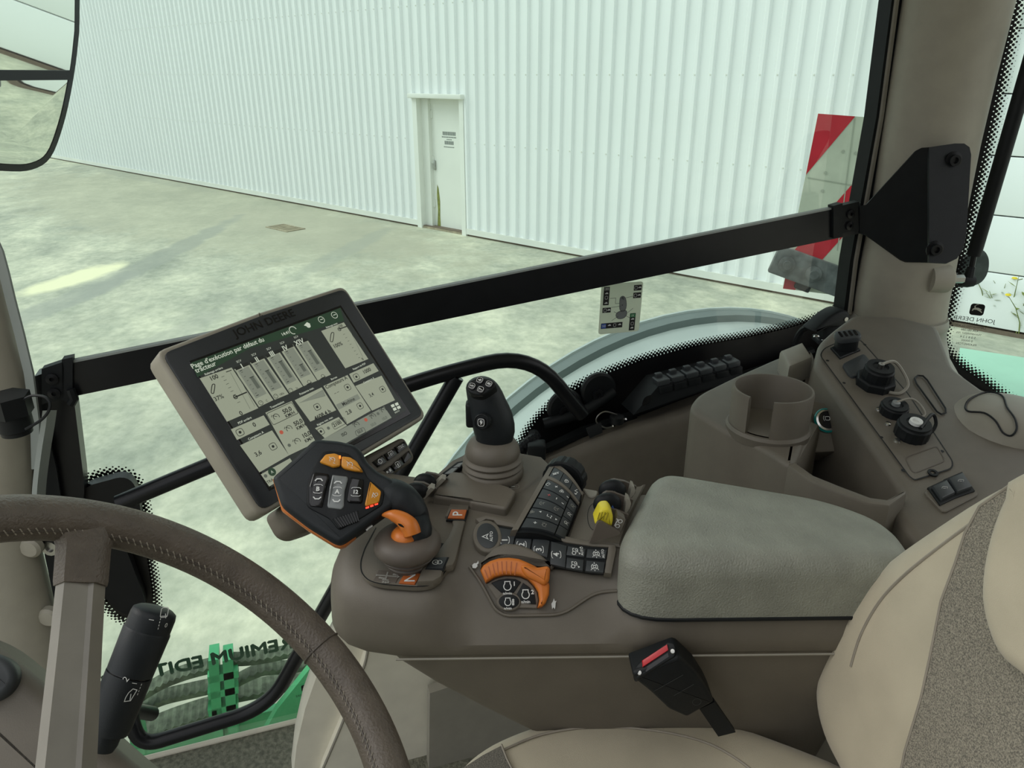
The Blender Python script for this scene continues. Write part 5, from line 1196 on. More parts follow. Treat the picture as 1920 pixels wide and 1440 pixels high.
t, p = knob((1390, 440), .120, .015, .013, M['black'], cA, 'k', 'black hooded paddle lever farthest from the seat', 'hooded levers on the console')
q = MB(); q.line(Fr(p-EO*.0085, ER, UP), [(-.002, -.004), (.004, -.004), (.001, .004)], .0008, .0002, True); part(t, 'mark', q, M['dim_print'], flat=True)
t, p = knob((1320, 630), .098, .015, .013, M['black'], cA, 'k', 'black hooded paddle lever with blue triangle behind the yellow knob', 'hooded levers on the console')
q = MB(); q.line(Fr(p-EO*.0086, ER, UP), [(.001, -.004), (.008, -.005), (.004, .003)], .0009, .0, True); part(t, 'mark', q, M['blue_print'], flat=True)
yk = thing('yellow_knob', 'ribbed bright yellow lever knob on the console', 'lever', onb(*cA(1280, 900), .080))
q = MB(); P = [onb(*cA(*p), .070) for p in ((1138, 880), (1160, 840), (1215, 725), (1260, 695), (1340, 692), (1372, 730), (1400, 790), (1400, 880), (1375, 950), (1280, 905), (1200, 880), (1165, 925))]
ff = Fr(P[0], ER, UP); ff.z = -EO; o = ccw([ff.loc(p)[:2] for p in P]); q.slab(ff, tup(fillet(o, .002, 2, True)), -.017, .001, .0025, 3, True); part(yk, 'cap', q, M['yellow'], ang=45)
M_('yellow_dark', (.40, .33, .02, 1), .5); q = MB()
for x0, y0, x1, y1 in ((1215, 745, 1185, 840), (1252, 738, 1222, 838), (1292, 740, 1262, 842), (1335, 750, 1302, 850)): q.line(ff, [ff.loc(onb(*cA(x0, y0), .069))[:2], ff.loc(onb(*cA(x1, y1), .069))[:2]], .0012, .0013)
part(yk, 'ribs', q, M['yellow_dark'], flat=True)
for L_, b_ in (([(1640, 550), (1620, 555), (1665, 380), (1695, 395), (1712, 440), (1690, 500)], .117), ([(1555, 765), (1595, 555), (1635, 580), (1650, 620), (1630, 690), (1590, 745)], .094)):
    fin(L_, b_, cA, .012, M['greytan'], con, 'lever_stop')
k = fin([(1410, 945), (1465, 778), (1555, 832), (1572, 850), (1512, 1000), (1490, 1010)], .070, cA, .010, M['brown'], con, 'lever_label')
q = MB(); f = Fr(onb(*cA(1480, 900), .0695), UP*.9+ER*.4, -ER); f.z = -EO; q.arc(f, -.003, 0, .002, .0008); q.arc(f, .003, 0, .002, .0008); q.line(f, [(-.004, .003), (.004, .003), (.004, .005)], .0008); part(k, 'symbol', q, M['white_print'], flat=True)
P = pts(F10, cA, [(1140+95*math.cos(t)*1.0, 815+185*math.sin(t)) for t in [2*math.pi*i/24 for i in range(24)]]); q = MB(); q.line(F10, P, .0006, .0012, True); part(con, 'pivot_seam', q, M['black'], flat=True)
P = pts(F10, cA, [(975, 432), (1190, 470), (1160, 540), (1110, 565), (1050, 545)]); q = MB(); q.slab(F10, tup(fillet(P, .002, 2, True)), .0, .003, .001, 1); part(con, 'mark_plate', q, M['greytan'])
# raised deck around the keypad and levers
P = pts(F10, cA, [(760, 1120), (990, 480), (1240, 520), (1290, 420), (1760, 380), (1850, 345), (1640, 800), (1500, 1215), (1330, 1190)])
q = MB(); q.slab(F10, P, -.012, .001, .002, 1); part(con, 'rear_deck', q, M['brown'])
# joystick deck plate, print marks
P = pts(F10, cD, [(990, 260), (1250, 60), (1900, 60), (2200, 130), (2000, 260), (1750, 455), (1700, 465), (1600, 450)])
q = MB(); q.line(F10, tup(fillet(P[4:], .004, 3)), .0009, .001); part(con, 'deck_seam', q, M['brown_dark'], flat=True)
f = txt_frame(F10, F10.px(*cD(1650, 395)), .0012); q = MB(); q.line(f, tup(rrect(0, 0, .010, .018, .003, 3)), .0006, 0, True); q.shape(f, [(-.002, -.002), (.002, -.002), (0, .007)]); q.line(f, [(-.002, -.004), (.002, -.004)], .0008); part(con, 'lever_pictogram', q, M['dim_print'], flat=True)
# hooded levers at the front edge
fin([(360, 330), (390, 240), (440, 196), (560, 215), (740, 282), (700, 300), (540, 420)], .162, cD)
fin([(190, 400), (212, 368), (262, 326), (400, 336), (580, 420), (400, 580)], .138, cD)
fin([(540, 380), (652, 272), (705, 290), (590, 405)], .150, cD, .010, M['greytan'], con, 'lever_stop'); fin([(372, 530), (500, 402), (552, 420), (410, 568)], .126, cD, .010, M['greytan'], con, 'lever_stop')
knob((420, 340), .152, .013, .012, M['black'], cD, 'k', 'black hooded paddle lever at the console front, behind the other', 'hooded levers at the console front')
knob((300, 450), .130, .013, .010, M['black'], cD, 'k', 'black hooded paddle lever at the console front, nearest the grip', 'hooded levers at the console front')
# small light keypad on the far edge
P = pts(F10, cD, [(640, 228), (860, 60), (985, 35), (975, 90), (800, 210)], .004); q = MB(); q.slab(F10, P, .0, .006, .001, 1); k = part(con, 'button_plate', q, M['black'])
for L_ in ([(690, 205), (790, 130), (880, 120), (800, 200)], [(810, 115), (880, 62), (970, 45), (900, 108)]):
    P = pts(F10, cD, L_, .007); q = MB(); q.slab(F10, P, .0055, .0072, .0006, 1); part(k, 'key', q, M['grey_key'])
# ================================================================ MONITOR
MTL, MTR, MBL = Vector((.801, .123, -.266)), Vector((.964, -.084, -.256)), Vector((.710, .041, -.419))
MW, MH = (MTR-MTL).length, (MTL-MBL).length
MF = Fr(MTL, MTR-MTL, MTL-MBL)
def cM(x, y): return (250+x*.3125, 520+y*.3125)
mon = thing('display_monitor', 'touchscreen monitor with tan housing and dark bezel above the console', 'monitor', MF(MW/2, -MH, -.02))
def emis(name, col, st, base=(.02, .022, .02, 1)):
    m = bpy.data.materials.new(name); m.use_nodes = True; b_ = m.node_tree.nodes['Principled BSDF']; b_.inputs['Base Color'].default_value = base; b_.inputs['Roughness'].default_value = .35
    b_.inputs['Emission Color'].default_value = col; b_.inputs['Emission Strength'].default_value = st; return m
M['scr_dark'] = emis('screen_dark', srgb(34, 38, 36), 1.0); M['scr_light'] = emis('screen_light', srgb(146, 152, 132), .95); M['scr_green'] = emis('screen_green', srgb(28, 52, 34), 1.0)
M['scr_mid'] = emis('screen_mid', srgb(120, 126, 112), .95); M['scr_ink'] = emis('screen_ink', srgb(22, 24, 22), 1.0); M['scr_white'] = emis('screen_white', srgb(190, 198, 180), .95); M['scr_red'] = emis('screen_red', srgb(170, 80, 60), .95); M['scr_grey'] = emis('screen_grey', srgb(84, 90, 80), .95)
hx = [(0, 0), (MW, 0), (MW, -MH), (0, -MH)]
q = MB(); q.slab(MF, tup(fillet([(-.003, .003), (MW/2, .006), (MW+.003, .003), (MW+.003, -MH-.003), (-.003, -MH-.003)], [.012, .0, .012, .012, .012], 4, True)), -.030, .0, .0035, 3, True); part(mon, 'housing', q, M['housing'], ang=40)
q = MB(); q.slab(MF, tup(fillet([(.002, -.002), (MW/2, .001), (MW-.002, -.002), (MW-.002, -MH+.002), (.002, -MH+.002)], [.010, 0, .010, .010, .010], 4, True)), -.001, .0022, .0012, 2); part(mon, 'bezel', q, M['bezel'], ang=40)
S4 = [MF.px(*cM(*p), .002) for p in ((330, 505), (1243, 168), (1665, 822), (815, 1282))]
q = MB(); q.slab(MF, S4, .002, .0030, .0005, 1); part(mon, 'screen_rim', q, M['black_gloss'])
SC = [MF.px(*cM(*p), .003) for p in ((347, 513), (1242, 183), (1638, 800), (826, 1262))]
q = MB(); q.shape(MF, SC, .0034); scr = part(mon, 'screen', q, M['scr_dark'], flat=True)
q = MB(); q.text(MF.at(*MF.px(*cM(787, 272), .0024), .0026, 0), 'JOHN DEERE', 0, 0, .0135, bold=.012, sx_=1.12); part(mon, 'maker_name', q, M['black_gloss'], flat=True)
def SP(*L, c=.0036): return [MF.px(*cM(*p), c) for p in L]
lt = MB(); md = MB(); ink = MB(); wh = MB(); gn = MB(); rd = MB(); gy = MB()
gn.shape(MF, SP((347, 513), (1242, 183), (1265, 262), (700, 425), (385, 600)), .0035)
for L_ in (((398, 606), (590, 541), (750, 785), (562, 866)), ((605, 552), (690, 516), (840, 737), (754, 778)), ((700, 512), (780, 478), (932, 700), (848, 735)), ((795, 475), (872, 440), (1017, 655), (938, 694)), ((885, 438), (957, 402), (1102, 620), (1022, 653)), ((970, 402), (1040, 368), (1186, 584), (1106, 618)),
           ((1127, 322), (1263, 270), (1410, 490), (1272, 546)), ((585, 912), (782, 828), (818, 884), (622, 976)), ((792, 812), (950, 742), (1097, 990), (934, 1068)), ((968, 737), (1130, 660), (1217, 797), (1062, 866)), ((1140, 652), (1285, 586), (1425, 800), (1282, 882)), ((1295, 580), (1440, 515), (1472, 562), (1322, 632)),
           ((1332, 652), (1490, 590), (1570, 737), (1432, 800)), ((1090, 905), (1232, 838), (1282, 890), (1148, 965)), ((640, 1008), (832, 918), (934, 1068), (757, 1170)), ((765, 1182), (940, 1085), (985, 1155), (815, 1255))): lt.shape(MF, SP(*L_), .0036)
md.shape(MF, SP((1110, 985), (1505, 775), (1550, 842), (1160, 1060)), .0036); md.shape(MF, SP((1215, 765), (1345, 700), (1362, 728), (1232, 795)), .0038)
SCVQ = [((605, 552), (690, 516), (840, 737), (754, 778)), ((700, 512), (780, 478), (932, 700), (848, 735)), ((795, 475), (872, 440), (1017, 655), (938, 694)), ((885, 438), (957, 402), (1102, 620), (1022, 653)), ((970, 402), (1040, 368), (1186, 584), (1106, 618))]
for i, (cx, cy, f0, f1) in enumerate(((725, 645, .35, .75), (815, 605, .35, .8), (905, 570, .25, .85), (985, 535, .6, .85), (1068, 500, .3, .8))):
    B4 = [Vector(p) for p in SP(*SCVQ[i])]
    def bq(u, v): t = B4[0].lerp(B4[1], u); b_ = B4[3].lerp(B4[2], u); return t.lerp(b_, v)
    A = [bq(.12, .06), bq(.88, .06), bq(.88, .80), bq(.12, .80)]; md.shape(MF, [tuple(p) for p in A], .0038)
    def qd(u, v): t = A[0].lerp(A[1], u); b_ = A[3].lerp(A[2], u); r_ = t.lerp(b_, v); return (r_.x, r_.y)
    gy.shape(MF, [qd(.55, f0), qd(.85, f0), qd(.85, f1), qd(.55, f1)], .0040); ink.line(MF, [qd(.5, f0), qd(.9, f0)], .0007, .0041)
    for v_ in (.1, .25, .4, .55, .7, .85): ink.line(MF, [qd(.18, v_), qd(.32, v_)], .0004, .0040)
    ink.line(MF, [qd(.14, .04), qd(.36, .04)], .0007, .004); ink.line(MF, [qd(.14, .93), qd(.36, .93)], .0007, .004)
    ink.shape(MF, SP((cx-120+i*2, cy-103), (cx-40+i*2, cy-137), (cx-28+i*2, cy-120), (cx-108+i*2, cy-86)), .0039)
    wh.text(MF, ('I', 'II', 'III', 'IV', 'XIV')[i], *MF.px(*cM(cx-74, cy-112), .004), .0085, 'C', .0042, .02); wh.text(MF, 'SCV', *MF.px(*cM(cx-92, cy-142), .004), .0036, 'C', .0042)
    cx2, cy2 = cx+40, cy+108
    if i < 3: ink.arc(MF, *MF.px(*cM(cx2, cy2), .004), .0025, .0005, 0, 360, .004); ink.line(MF, [MF.px(*cM(cx2, cy2), .004), MF.px(*cM(cx2+3, cy2-8), .004)], .0004, .004); ink.text(MF, ('C', '180s', '3s')[i], *MF.px(*cM(cx2+36, cy2-14), .004), .0036, 'C', .004)
    else: ink.arc(MF, *MF.px(*cM(cx2+30, cy2-15), .004), .0022, .0005, 0, 360, .004); ink.line(MF, [MF.px(*cM(cx2+15, cy2+2), .004), MF.px(*cM(cx2+45, cy2-14), .004)], .0008, .004)
def T(m, st, x, y, size, al='C', bold=.01): m.text(MF, st, *MF.px(*cM(x, y), .004), size*(.80 if size < .0088 or al != 'L' else .86), al, .0042, bold)
T(wh, "Page d'ex\u00e9cution par d\u00e9faut du", 348, 536, .0088, 'L', .012); T(wh, 'tracteur', 370, 562, .0088, 'L', .012); T(wh, '14:41', 912, 336, .0068, 'C', .015)
T(wh, 'Relevage arri\u00e8re', 482, 562, .0042); T(wh, 'PDF arri\u00e8re', 668, 858, .0045); T(wh, 'Transmission', 862, 764, .0045); T(wh, 'Puissance max.', 1040, 682, .0045); T(wh, 'Bornes', 1203, 605, .0042); T(wh, 'Relevage avant', 1190, 288, .0040); T(wh, 'Rapport de PDF', 1355, 534, .0042); T(wh, 'Compteurs A', 1412, 618, .0042); T(wh, 'Compteurs A', 735, 950, .0045); T(wh, 'R\u00e9gime mot. max.', 1150, 862, .0042)
T(ink, '100', 485, 600, .0085, 'C', .02); T(ink, '37%', 512, 722, .0085); T(ink, '0', 645, 815, .0085, 'C', .02); T(ink, '100%', 1228, 405, .0085, 'C', .015); T(ink, '0', 1375, 490, .006, 'C', .02); T(ink, '100', 1243, 292, .006, 'C', .015)
T(ink, '0', 725, 884, .0085, 'C', .02); T(ink, '50,0', 922, 797, .0088, 'C', .025); T(ink, 'KM/H', 940, 822, .0068, 'C', .02); T(ink, '50,0', 988, 870, .0088, 'C', .025); T(ink, 'KM/H', 1006, 895, .0068, 'C', .02); T(ink, '10,0', 1040, 942, .0088, 'C', .025); T(ink, 'KM/H', 1056, 970, .0068, 'C', .02)
T(ink, '4608,4 h', 1135, 825, .0088, 'C', .025); T(ink, 'Compteurs A', 1218, 630, .0078, 'C', .015); T(ink, 'Machine', 1290, 745, .0076, 'C', .012); T(ink, '2,8', 1292, 808, .0085, 'C', .015); T(ink, '1000', 1402, 560, .0085, 'C', .02); T(ink, '3,4', 1428, 705, .0078, 'C', .01); T(ink, '3,6', 748, 1057, .0085, 'C', .015); T(ink, '2100', 1222, 878, .0078, 'C', .025); T(ink, '50,0', 1360, 925, .0062, 'C', .01); T(gy, '50,0', 1440, 882, .0062); T(gy, '10,0', 1508, 845, .0062); T(ink, 'ISO', 1265, 940, .0068, 'C', .02); T(ink, '-- --', 1218, 690, .006); T(ink, 'MENU', 1582, 806, .0035); T(wh, 'MENU', 1582, 806, .0038); T(ink, 'TRA', 820, 1222, .0055)
for x, y in ((858, 838), (935, 908), (985, 985), (1340, 885), (1440, 835), (1502, 797)):
    a, b_ = MF.px(*cM(x, y), .004); ink.arc(MF, a, b_, .0036, .0007, -30, 210, .0042); ink.line(MF, [(a-.003, b_+.003), (a+.001, b_)], .0007, .0042); ink.line(MF, [(a-.0055, b_+.002), (a-.0035, b_+.004)], .0006, .0042)
ink.line(MF, tup(fillet(SP((797, 820), (948, 750), (990, 815), (838, 888)), .002, 2, True)), .0006, .0042, True); ink.line(MF, tup(fillet(SP((1185, 878), (1262, 840), (1280, 875), (1205, 915)), .002, 2, True)), .0005, .0042, True); ink.line(MF, tup(fillet(SP((1328, 925), (1380, 900), (1395, 930), (1340, 955)), .002, 2, True)), .0005, .0042, True)
for x, y in ((888, 930), (1395, 855)): rd.dot(MF, *MF.px(*cM(x, y), .004), .0024, .0042)
for x, y in ((935, 1008), (1170, 905), (1468, 818), (793, 1192)): gy.dot(MF, *MF.px(*cM(x, y), .004), .0020, .0042)
gn.dot(MF, *MF.px(*cM(832, 1168), .004), .0045, .0042, 16); T(wh, 'A', 832, 1168, .006, 'C', .02)
# lever and gauge pictograms
for x, y in ((478, 668), (1192, 358)):
    ink.line(MF, tup(smooth(SP((x-12, y+22), (x-6, y-20), (x+5, y-26), (x+10, y-18), (x+4, y+24), (x-4, y+30)), 3)), .0009, .0042, True)
ink.line(MF, SP((605, 722), (680, 690)), .0014, .0042); ink.arc(MF, *MF.px(*cM(612, 718), .004), .002, .0009, 0, 360, .0042); ink.line(MF, SP((1232, 312), (1280, 295)), .0014, .0042); ink.arc(MF, *MF.px(*cM(1236, 312), .004), .002, .0009, 0, 360, .0042)
for k in range(8): ink.line(MF, SP((528+k*13.5, 600+k*22), (545+k*13.5, 593+k*22)), .0004, .0042); ink.line(MF, SP((1258+k*13, 345+k*20), (1268+k*13, 341+k*20)), .0004, .0042)
gy.line(MF, SP((582, 572), (700, 790)), .0004, .004); gy.line(MF, SP((612, 560), (728, 775)), .0004, .004); gy.line(MF, SP((1290, 300), (1375, 478)), .0004, .004)
ink.line(MF, SP((555, 570), (588, 558)), .0009, .0042)
md.shape(MF, SP((995, 755), (1135, 678), (1150, 712)), .0039); gy.line(MF, SP((995, 755), (1135, 678), (1150, 712)), .0004, .0041, True)
for x, y in ((1103, 778), (1360, 772), (640, 930), (1285, 660), (1495, 672), (838, 1015), (1338, 597), (1125, 925)):
    a, b_ = MF.px(*cM(x, y), .004); ink.line(MF, tup(rrect(a, b_, .008, .0075, .002, 2)), .0006, .0042, True); ink.dot(MF, a, b_, .0016, .0042)
for x, y in ((1128, 255), (1206, 227)): wh.arc(MF, *MF.px(*cM(x, y), .004), .0042, .0007, 0, 360, .0042); wh.line(MF, SP((x-8, y+2), (x+8, y-4)), .0008, .0042)
wh.arc(MF, *MF.px(*cM(958, 318), .004), .0048, .0009, 0, 270, .0042); wh.shape(MF, SP((1022, 290), (1040, 270), (1060, 280), (1050, 298)), .0042); wh.dot(MF, *MF.px(*cM(1050, 290), .004), .003, .0042)
for dx, dy in ((0, 0), (24, -10), (12, 20), (36, 10)): wh.shape(MF, SP((1542+dx, 768+dy), (1560+dx, 760+dy), (1568+dx, 775+dy), (1550+dx, 783+dy)), .0042)
for nm, m_, k in (('light_fields', lt, 'scr_light'), ('mid_fields', md, 'scr_mid'), ('dark_print', ink, 'scr_ink'), ('light_print', wh, 'scr_white'), ('green_bar', gn, 'scr_green'), ('red_dots', rd, 'scr_red'), ('grey_print', gy, 'scr_grey')): part(scr, nm, m_, M[k], flat=True, kind='stuff')
# keypad under the monitor
def cE(x, y): return (680+x*.08333, 800+y*.08333)
KF = MF.at(0, 0, -.016)
kp = thing('monitor_keypad', 'brown keypad with black buttons below the monitor', 'keypad', KF(*KF.px(*cE(700, 900)), -.02))
def kpx(L_, c=0.0): return [KF.px(*cE(*p), c) for p in L_]
q = MB(); q.slab(KF, tup(fillet(kpx([(60, 660), (860, 245), (960, 262), (1168, 640), (1150, 770), (560, 1150), (300, 1050)]), .004, 3, True)), -.022, 0, .004, 3); part(kp, 'body', q, M['brown'], ang=45)
kk = []
for L_ in ([(222, 792), (430, 645), (530, 800), (342, 912)], [(480, 622), (690, 492), (772, 622), (572, 762)], [(717, 462), (922, 328), (996, 450), (802, 597)], [(460, 992), (600, 885), (702, 1030), (580, 1100)], [(632, 880), (830, 708), (922, 850), (722, 1000)], [(867, 682), (1030, 542), (1102, 680), (942, 822)]):
    q = MB(); q.slab(KF, kpx(L_, .002), -.001, .0035, .0010, 2); kk.append(part(kp, 'button', q, M['black_gloss']))
def ksym(i, c, fn): f = KF.at(*KF.px(*cE(*c), .004), .0039, 0); q = MB(); fn(q, f); part(kk[i], 'symbol', q, M['white_print'], flat=True)
ksym(0, (395, 778), lambda q, f: (q.arc(f, 0, 0, .0026, .0008), [q.line(f, [(.0029*math.cos(t), .0029*math.sin(t)), (.0035*math.cos(t), .0035*math.sin(t))], .0007) for t in [2*math.pi*i/10 for i in range(10)]]))
ksym(1, (640, 612), lambda q, f: (q.line(f, [(-.0035, -.002), (-.0035, .003), (.0035, .003), (.0035, -.002)], .0006), q.arc(f, 0, -.0002, .0014, .0007)))
ksym(2, (862, 452), lambda q, f: q.text(f, 'iTEC', 0, 0, .0052, bold=.015))
ksym(4, (790, 850), lambda q, f: (q.line(f, tup(rrect(0, 0, .0062, .0068, .0016, 2)), .0006, 0, True), q.shape(f, [(-.0008, -.0024), (.0008, -.0024), (.0008, 0), (.0017, 0), (0, .0018), (-.0017, 0), (-.0008, 0)])))
ksym(3, (590, 1000), lambda q, f: (q.rect(f, -.004, -.0012, -.0015, .0012), q.rect(f, .001, -.0015, .004, .0015)))
# mount of the monitor
mt = thing('monitor_mount', 'rounded brown mounting arm under the monitor beside the grip', 'mount', PD(560, 1000, .80))
f = MF.at(*MF.px(550, 970), -.02); q = MB(); P = [MF.px(*p, -.02) for p in ((518, 955), (560, 925), (640, 900), (720, 880), (740, 905), (660, 960), (595, 992), (560, 1003), (540, 995))]
q.slab(MF, tup(fillet(P, .008, 4, True)), -.05, -.012, .008, 3); part(mt, 'foot', q, M['brown'], ang=45)
q = MB(); q.tube([MF(*MF.px(690, 905, -.03), -.04), CC(.06, .19, -.45), CC(.09, .17, -.49)], .018, 14); part(mt, 'arm', q, M['brown'])
# ================================================================ SHIFT GRIP
def cG(x, y): return (500+x*.26042, 700+y*.26042)
gd = ray(650, 940).normalized(); gn_ = (-gd*.9+UP*.30-rt*.05).normalized()
GF = Fr(PD(650, 940, .725), rt, UP); GF.z = gn_; GF.x = (rt-gn_*rt.dot(gn_)).normalized(); GF.y = gn_.cross(GF.x)
def gp(L_, c=0.0): return [GF.px(*cG(*p), c) for p in L_]
btop = PZ(763, 1006, -.417)
lev = thing('shift_grip', 'black shift grip with amber buttons and orange trim on a ribbed boot', 'control lever', Vector((btop.x, btop.y, -.452)))
BF_ = Fr((btop.x, btop.y, -.453), rt, Vector((-rt.y, rt.x, 0))); BF_.z = UP.copy()
q = MB(); q.lathe(BF_, [(.020, -.002), (.0205, .006), (.0225, .009), (.021, .011), (.0255, .014), (.0268, .0165), (.0252, .0185), (.0305, .0215), (.0330, .0255), (.0328, .031), (.0300, .0355), (.0250, .0390), (.0200, .0405), (.0165, .040), (.012, .037)], 40); part(lev, 'boot', q, M['brown_dark'], ang=50)
H_ = [(42, 757), (200, 620), (330, 494), (365, 480), (520, 492), (640, 522), (690, 570), (722, 640), (800, 712), (905, 765), (960, 850), (925, 960), (845, 1022), (760, 1082), (650, 1162), (560, 1226), (525, 1238), (485, 1225), (300, 1112), (170, 1012), (110, 962)]
q = MB(); q.slab(GF, tup(fillet(gp(H_), .004, 3, True)), -.020, .006, .006, 4, True); part(lev, 'head', q, M['black_soft'], ang=50)
q = MB(); sh_ = [(x-7, y+5) for x, y in H_[11:]]+[(36, 757)]+[(110, 760), (200, 960), (520, 1180), (800, 1000)]
q.slab(GF, gp([(36, 752), (70, 748), (130, 940), (190, 1000), (310, 1095), (490, 1205), (530, 1218), (640, 1150), (640, 1172), (560, 1236), (525, 1248), (482, 1236), (295, 1122), (160, 1022), (100, 975)]), -.016, -.004, .002, 2, True); part(lev, 'orange_edge', q, M['orange'])
# facets of the face
q = MB(); q.slab(GF, tup(fillet(gp([(285, 905), (300, 760), (345, 660), (392, 575), (440, 558), (585, 575), (700, 690), (725, 755), (850, 850), (835, 950), (690, 1040), (520, 1135), (455, 1050), (290, 965)], .006), .004, 3, True)), .004, .0078, .0015, 2); fp_ = part(lev, 'faceplate', q, M['black'])
for L_ in ([(380, 640), (425, 584), (490, 576), (532, 594), (530, 668), (480, 678)], [(540, 598), (600, 604), (650, 635), (696, 712), (620, 702), (560, 688), (536, 668)]):
    q = MB(); q.slab(GF, tup(fillet(gp(L_, .010), .0015, 2, True)), .006, .0115, .0015, 2); k = part(fp_, 'amber_button', q, M['amber'], ang=45)
    c = cen(gp(L_, .0115)); f = GF.at(*c, .0119); q = MB(); q.arc(f, 0, 0, .0024, .0005, -40, 220); q.line(f, [(-.0035, .003), (0, 0)], .0005); q.line(f, [(.001, -.003), (.003, -.0035)], .0005)
    ob_ = part(fp_, 'symbol', q, M['white_print'], flat=True)
def rock(L_, m, t, c, arrows):
    q = MB(); q.slab(GF, tup(fillet(gp(L_, .010), .001, 2, True)), .005, .0110, .0016, 2, zf=(lambda a, b_: .0016*math.cos((b_-gp([c])[0][1])*190) if arrows else 0)); k = part(fp_, 'rocker', q, m, ang=45)
    f = GF.at(*gp([c], .012)[0], .0130); q = MB(); q.text(f, t, 0, 0, .0058 if arrows else .0052, bold=.04); o = tup(rrect(0, 0, .0088 if arrows else .0098, .0085, .0024, 3)); q.line(f, o[1:7], .0005); q.line(f, o[9:15], .0005)
    if arrows:
        for s_ in (1, -1): q.line(f, [(-.0036, s_*.0078), (-.0018, s_*.0098), (.0018, s_*.0098), (.0036, s_*.0078)], .0011)
    part(fp_, 'letter', q, M['white_print'], flat=True)
rock([(332, 722), (346, 706), (444, 722), (448, 760), (428, 820), (414, 880), (400, 964), (316, 955), (303, 930), (306, 820)], M['black_gloss'], 'B', (370, 833), True)
rock([(472, 727), (580, 740), (587, 762), (562, 850), (556, 958), (536, 980), (442, 967), (434, 950), (452, 830)], M['grey_key'], 'A', (508, 852), True)
rock([(606, 747), (699, 762), (690, 918), (680, 934), (592, 930), (577, 915)], M['black_gloss'], '12', (643, 855), False)
q = MB(); q.slab(GF, tup(fillet(gp([(745, 777), (825, 850), (811, 920), (800, 932), (711, 957), (707, 940)], .010), .0012, 2, True)), .006, .0108, .0014, 2); part(fp_, 'amber_button', q, M['amber'])
f = GF.at(*gp([(782, 875)], .011)[0], .0112); q = MB(); q.arc(f, .001, .0005, .0014, .0004); q.line(f, [(-.003, -.003), (-.002, .002), (.001, -.002)], .0005); q.line(f, [(-.003, 0), (0, -.003)], .0004); part(fp_, 'symbol', q, M['white_print'], flat=True)
for x, y in ((725, 967), (757, 955), (790, 942)):
    q = MB(); q.slab(GF, gp([(x-13, y-2), (x+11, y-10), (x+13, y+2), (x-11, y+9)], .008), .0076, .0082); part(fp_, 'red_led', q, M['led_red'])
q = MB(); q.slab(GF, gp([(522, 592), (534, 592), (534, 614), (522, 614)], .0115), .0112, .0118); part(fp_, 'orange_led', q, M['led_orange'])
q = MB(); q.slab(GF, gp([(470, 1050), (660, 988), (664, 1064), (520, 1120)], .008), .006, .0090, .0008, 1); k = part(fp_, 'thumb_wheel', q, M['black'])
q = MB()
for i in range(9): q.line(GF, gp([(490+i*19, 1045-i*6.4), (540+i*15.5, 1108-i*5.4)], .009), .0006, .0093)
part(fp_, 'wheel_ribs', q, M['black_gloss'], flat=True)
q = MB(); q.line(GF, gp([(715, 1120), (735, 1100), (760, 1085)], .004), .0016, -.003); part(lev, 'side_mark', q, M['white_print'], flat=True)
# neck
def g3(x, y, c=0.0): return GF(*GF.px(*cG(x, y), c), c)
end = Vector((btop.x, btop.y, -.425))+rt*.004
NP = smooth([g3(800, 870, -.008), g3(890, 880, -.009), g3(970, 920, -.010), g3(1040, 990, -.012), g3(1075, 1070, -.014), end+UP*.012+rt*.008, end], 5, False)
rr = np.interp(np.linspace(0, 1, len(NP)), [0, .16, .33, .5, .66, .83, 1], [.012, .0175, .0180, .0160, .0142, .0125, .011])
q = MB(); q.tube(NP, list(rr), 20); part(lev, 'neck', q, M['black_soft'], ang=60)
OP = smooth([g3(830, 1020, .002), g3(900, 1020, .006), g3(975, 1050, .008), g3(1030, 1105, .008), g3(1050, 1160, .006)], 6, False)
q = MB(); q.tube(OP, list(np.interp(np.linspace(0, 1, len(OP)), [0, .3, .7, 1], [.001, .006, .009, .0085])), 14); part(lev, 'orange_blade', q, M['orange'], ang=60)
q = MB(); oc = PZ(*cG(1000, 1125), -.408); q.lathe(Fr(Vector((oc.x, oc.y, -.418)), rt, Vector((-rt.y, rt.x, 0)), UP), [(.015, -.004), (.0152, .001), (.0140, .006), (.0105, .010), (.005, .012), (.001, .0122)], 28); part(lev, 'orange_collar', q, M['orange'], ang=60)
q = MB(); c_ = g3(965, 1093, .018); q.slab(Fr(c_, rt*.8-UP*.6, UP*.8+rt*.6, gn_), tup(smooth([(-.003, .0), (0, .0012), (.004, .0), (0, -.0012)], 4)), 0, .0004); part(lev, 'collar_slot', q, M['black'])
# ================================================================ JOYSTICK
jb = PZ(924, 878, -.418); hz_ = Vector((HX, HY, 0))
jy = thing('joystick', 'black joystick with numbered buttons on a ribbed brown boot', 'joystick', jb)
def silh(secs, p0, m, parent, name, depth=.9, n=28, lean=0.0, crop=None):
    q = MB(); S_ = []
    for y, xl, xr in secs:
        a = crop(xl, y) if crop else (xl, y); b_ = crop(xr, y) if crop else (xr, y)
        pl = hz_+UP*lean; A = PP(*a, p0, pl); B = PP(*b_, p0, pl); c = (A+B)/2; r_ = (B-A).length/2
        S_.append([c+rt*r_*math.cos(t)+hz_*r_*depth*math.sin(t) for t in [2*math.pi*k/n for k in range(n)]])
    q.loft(S_); return part(parent, name, q, m, ang=60)
BJ = Fr(jb-UP*.002, rt, Vector((-rt.y, rt.x, 0))); BJ.z = UP.copy()
q = MB(); q.lathe(BJ, [(.034, -.006), (.0355, 0), (.0345, .004), (.0325, .005), (.0350, .008), (.0335, .011), (.0318, .012), (.0338, .0155), (.0320, .0185), (.030, .0195), (.0315, .0235), (.0300, .030), (.0265, .036), (.0215, .040), (.017, .041)], 40); part(jy, 'boot', q, M['brown'], ang=50)
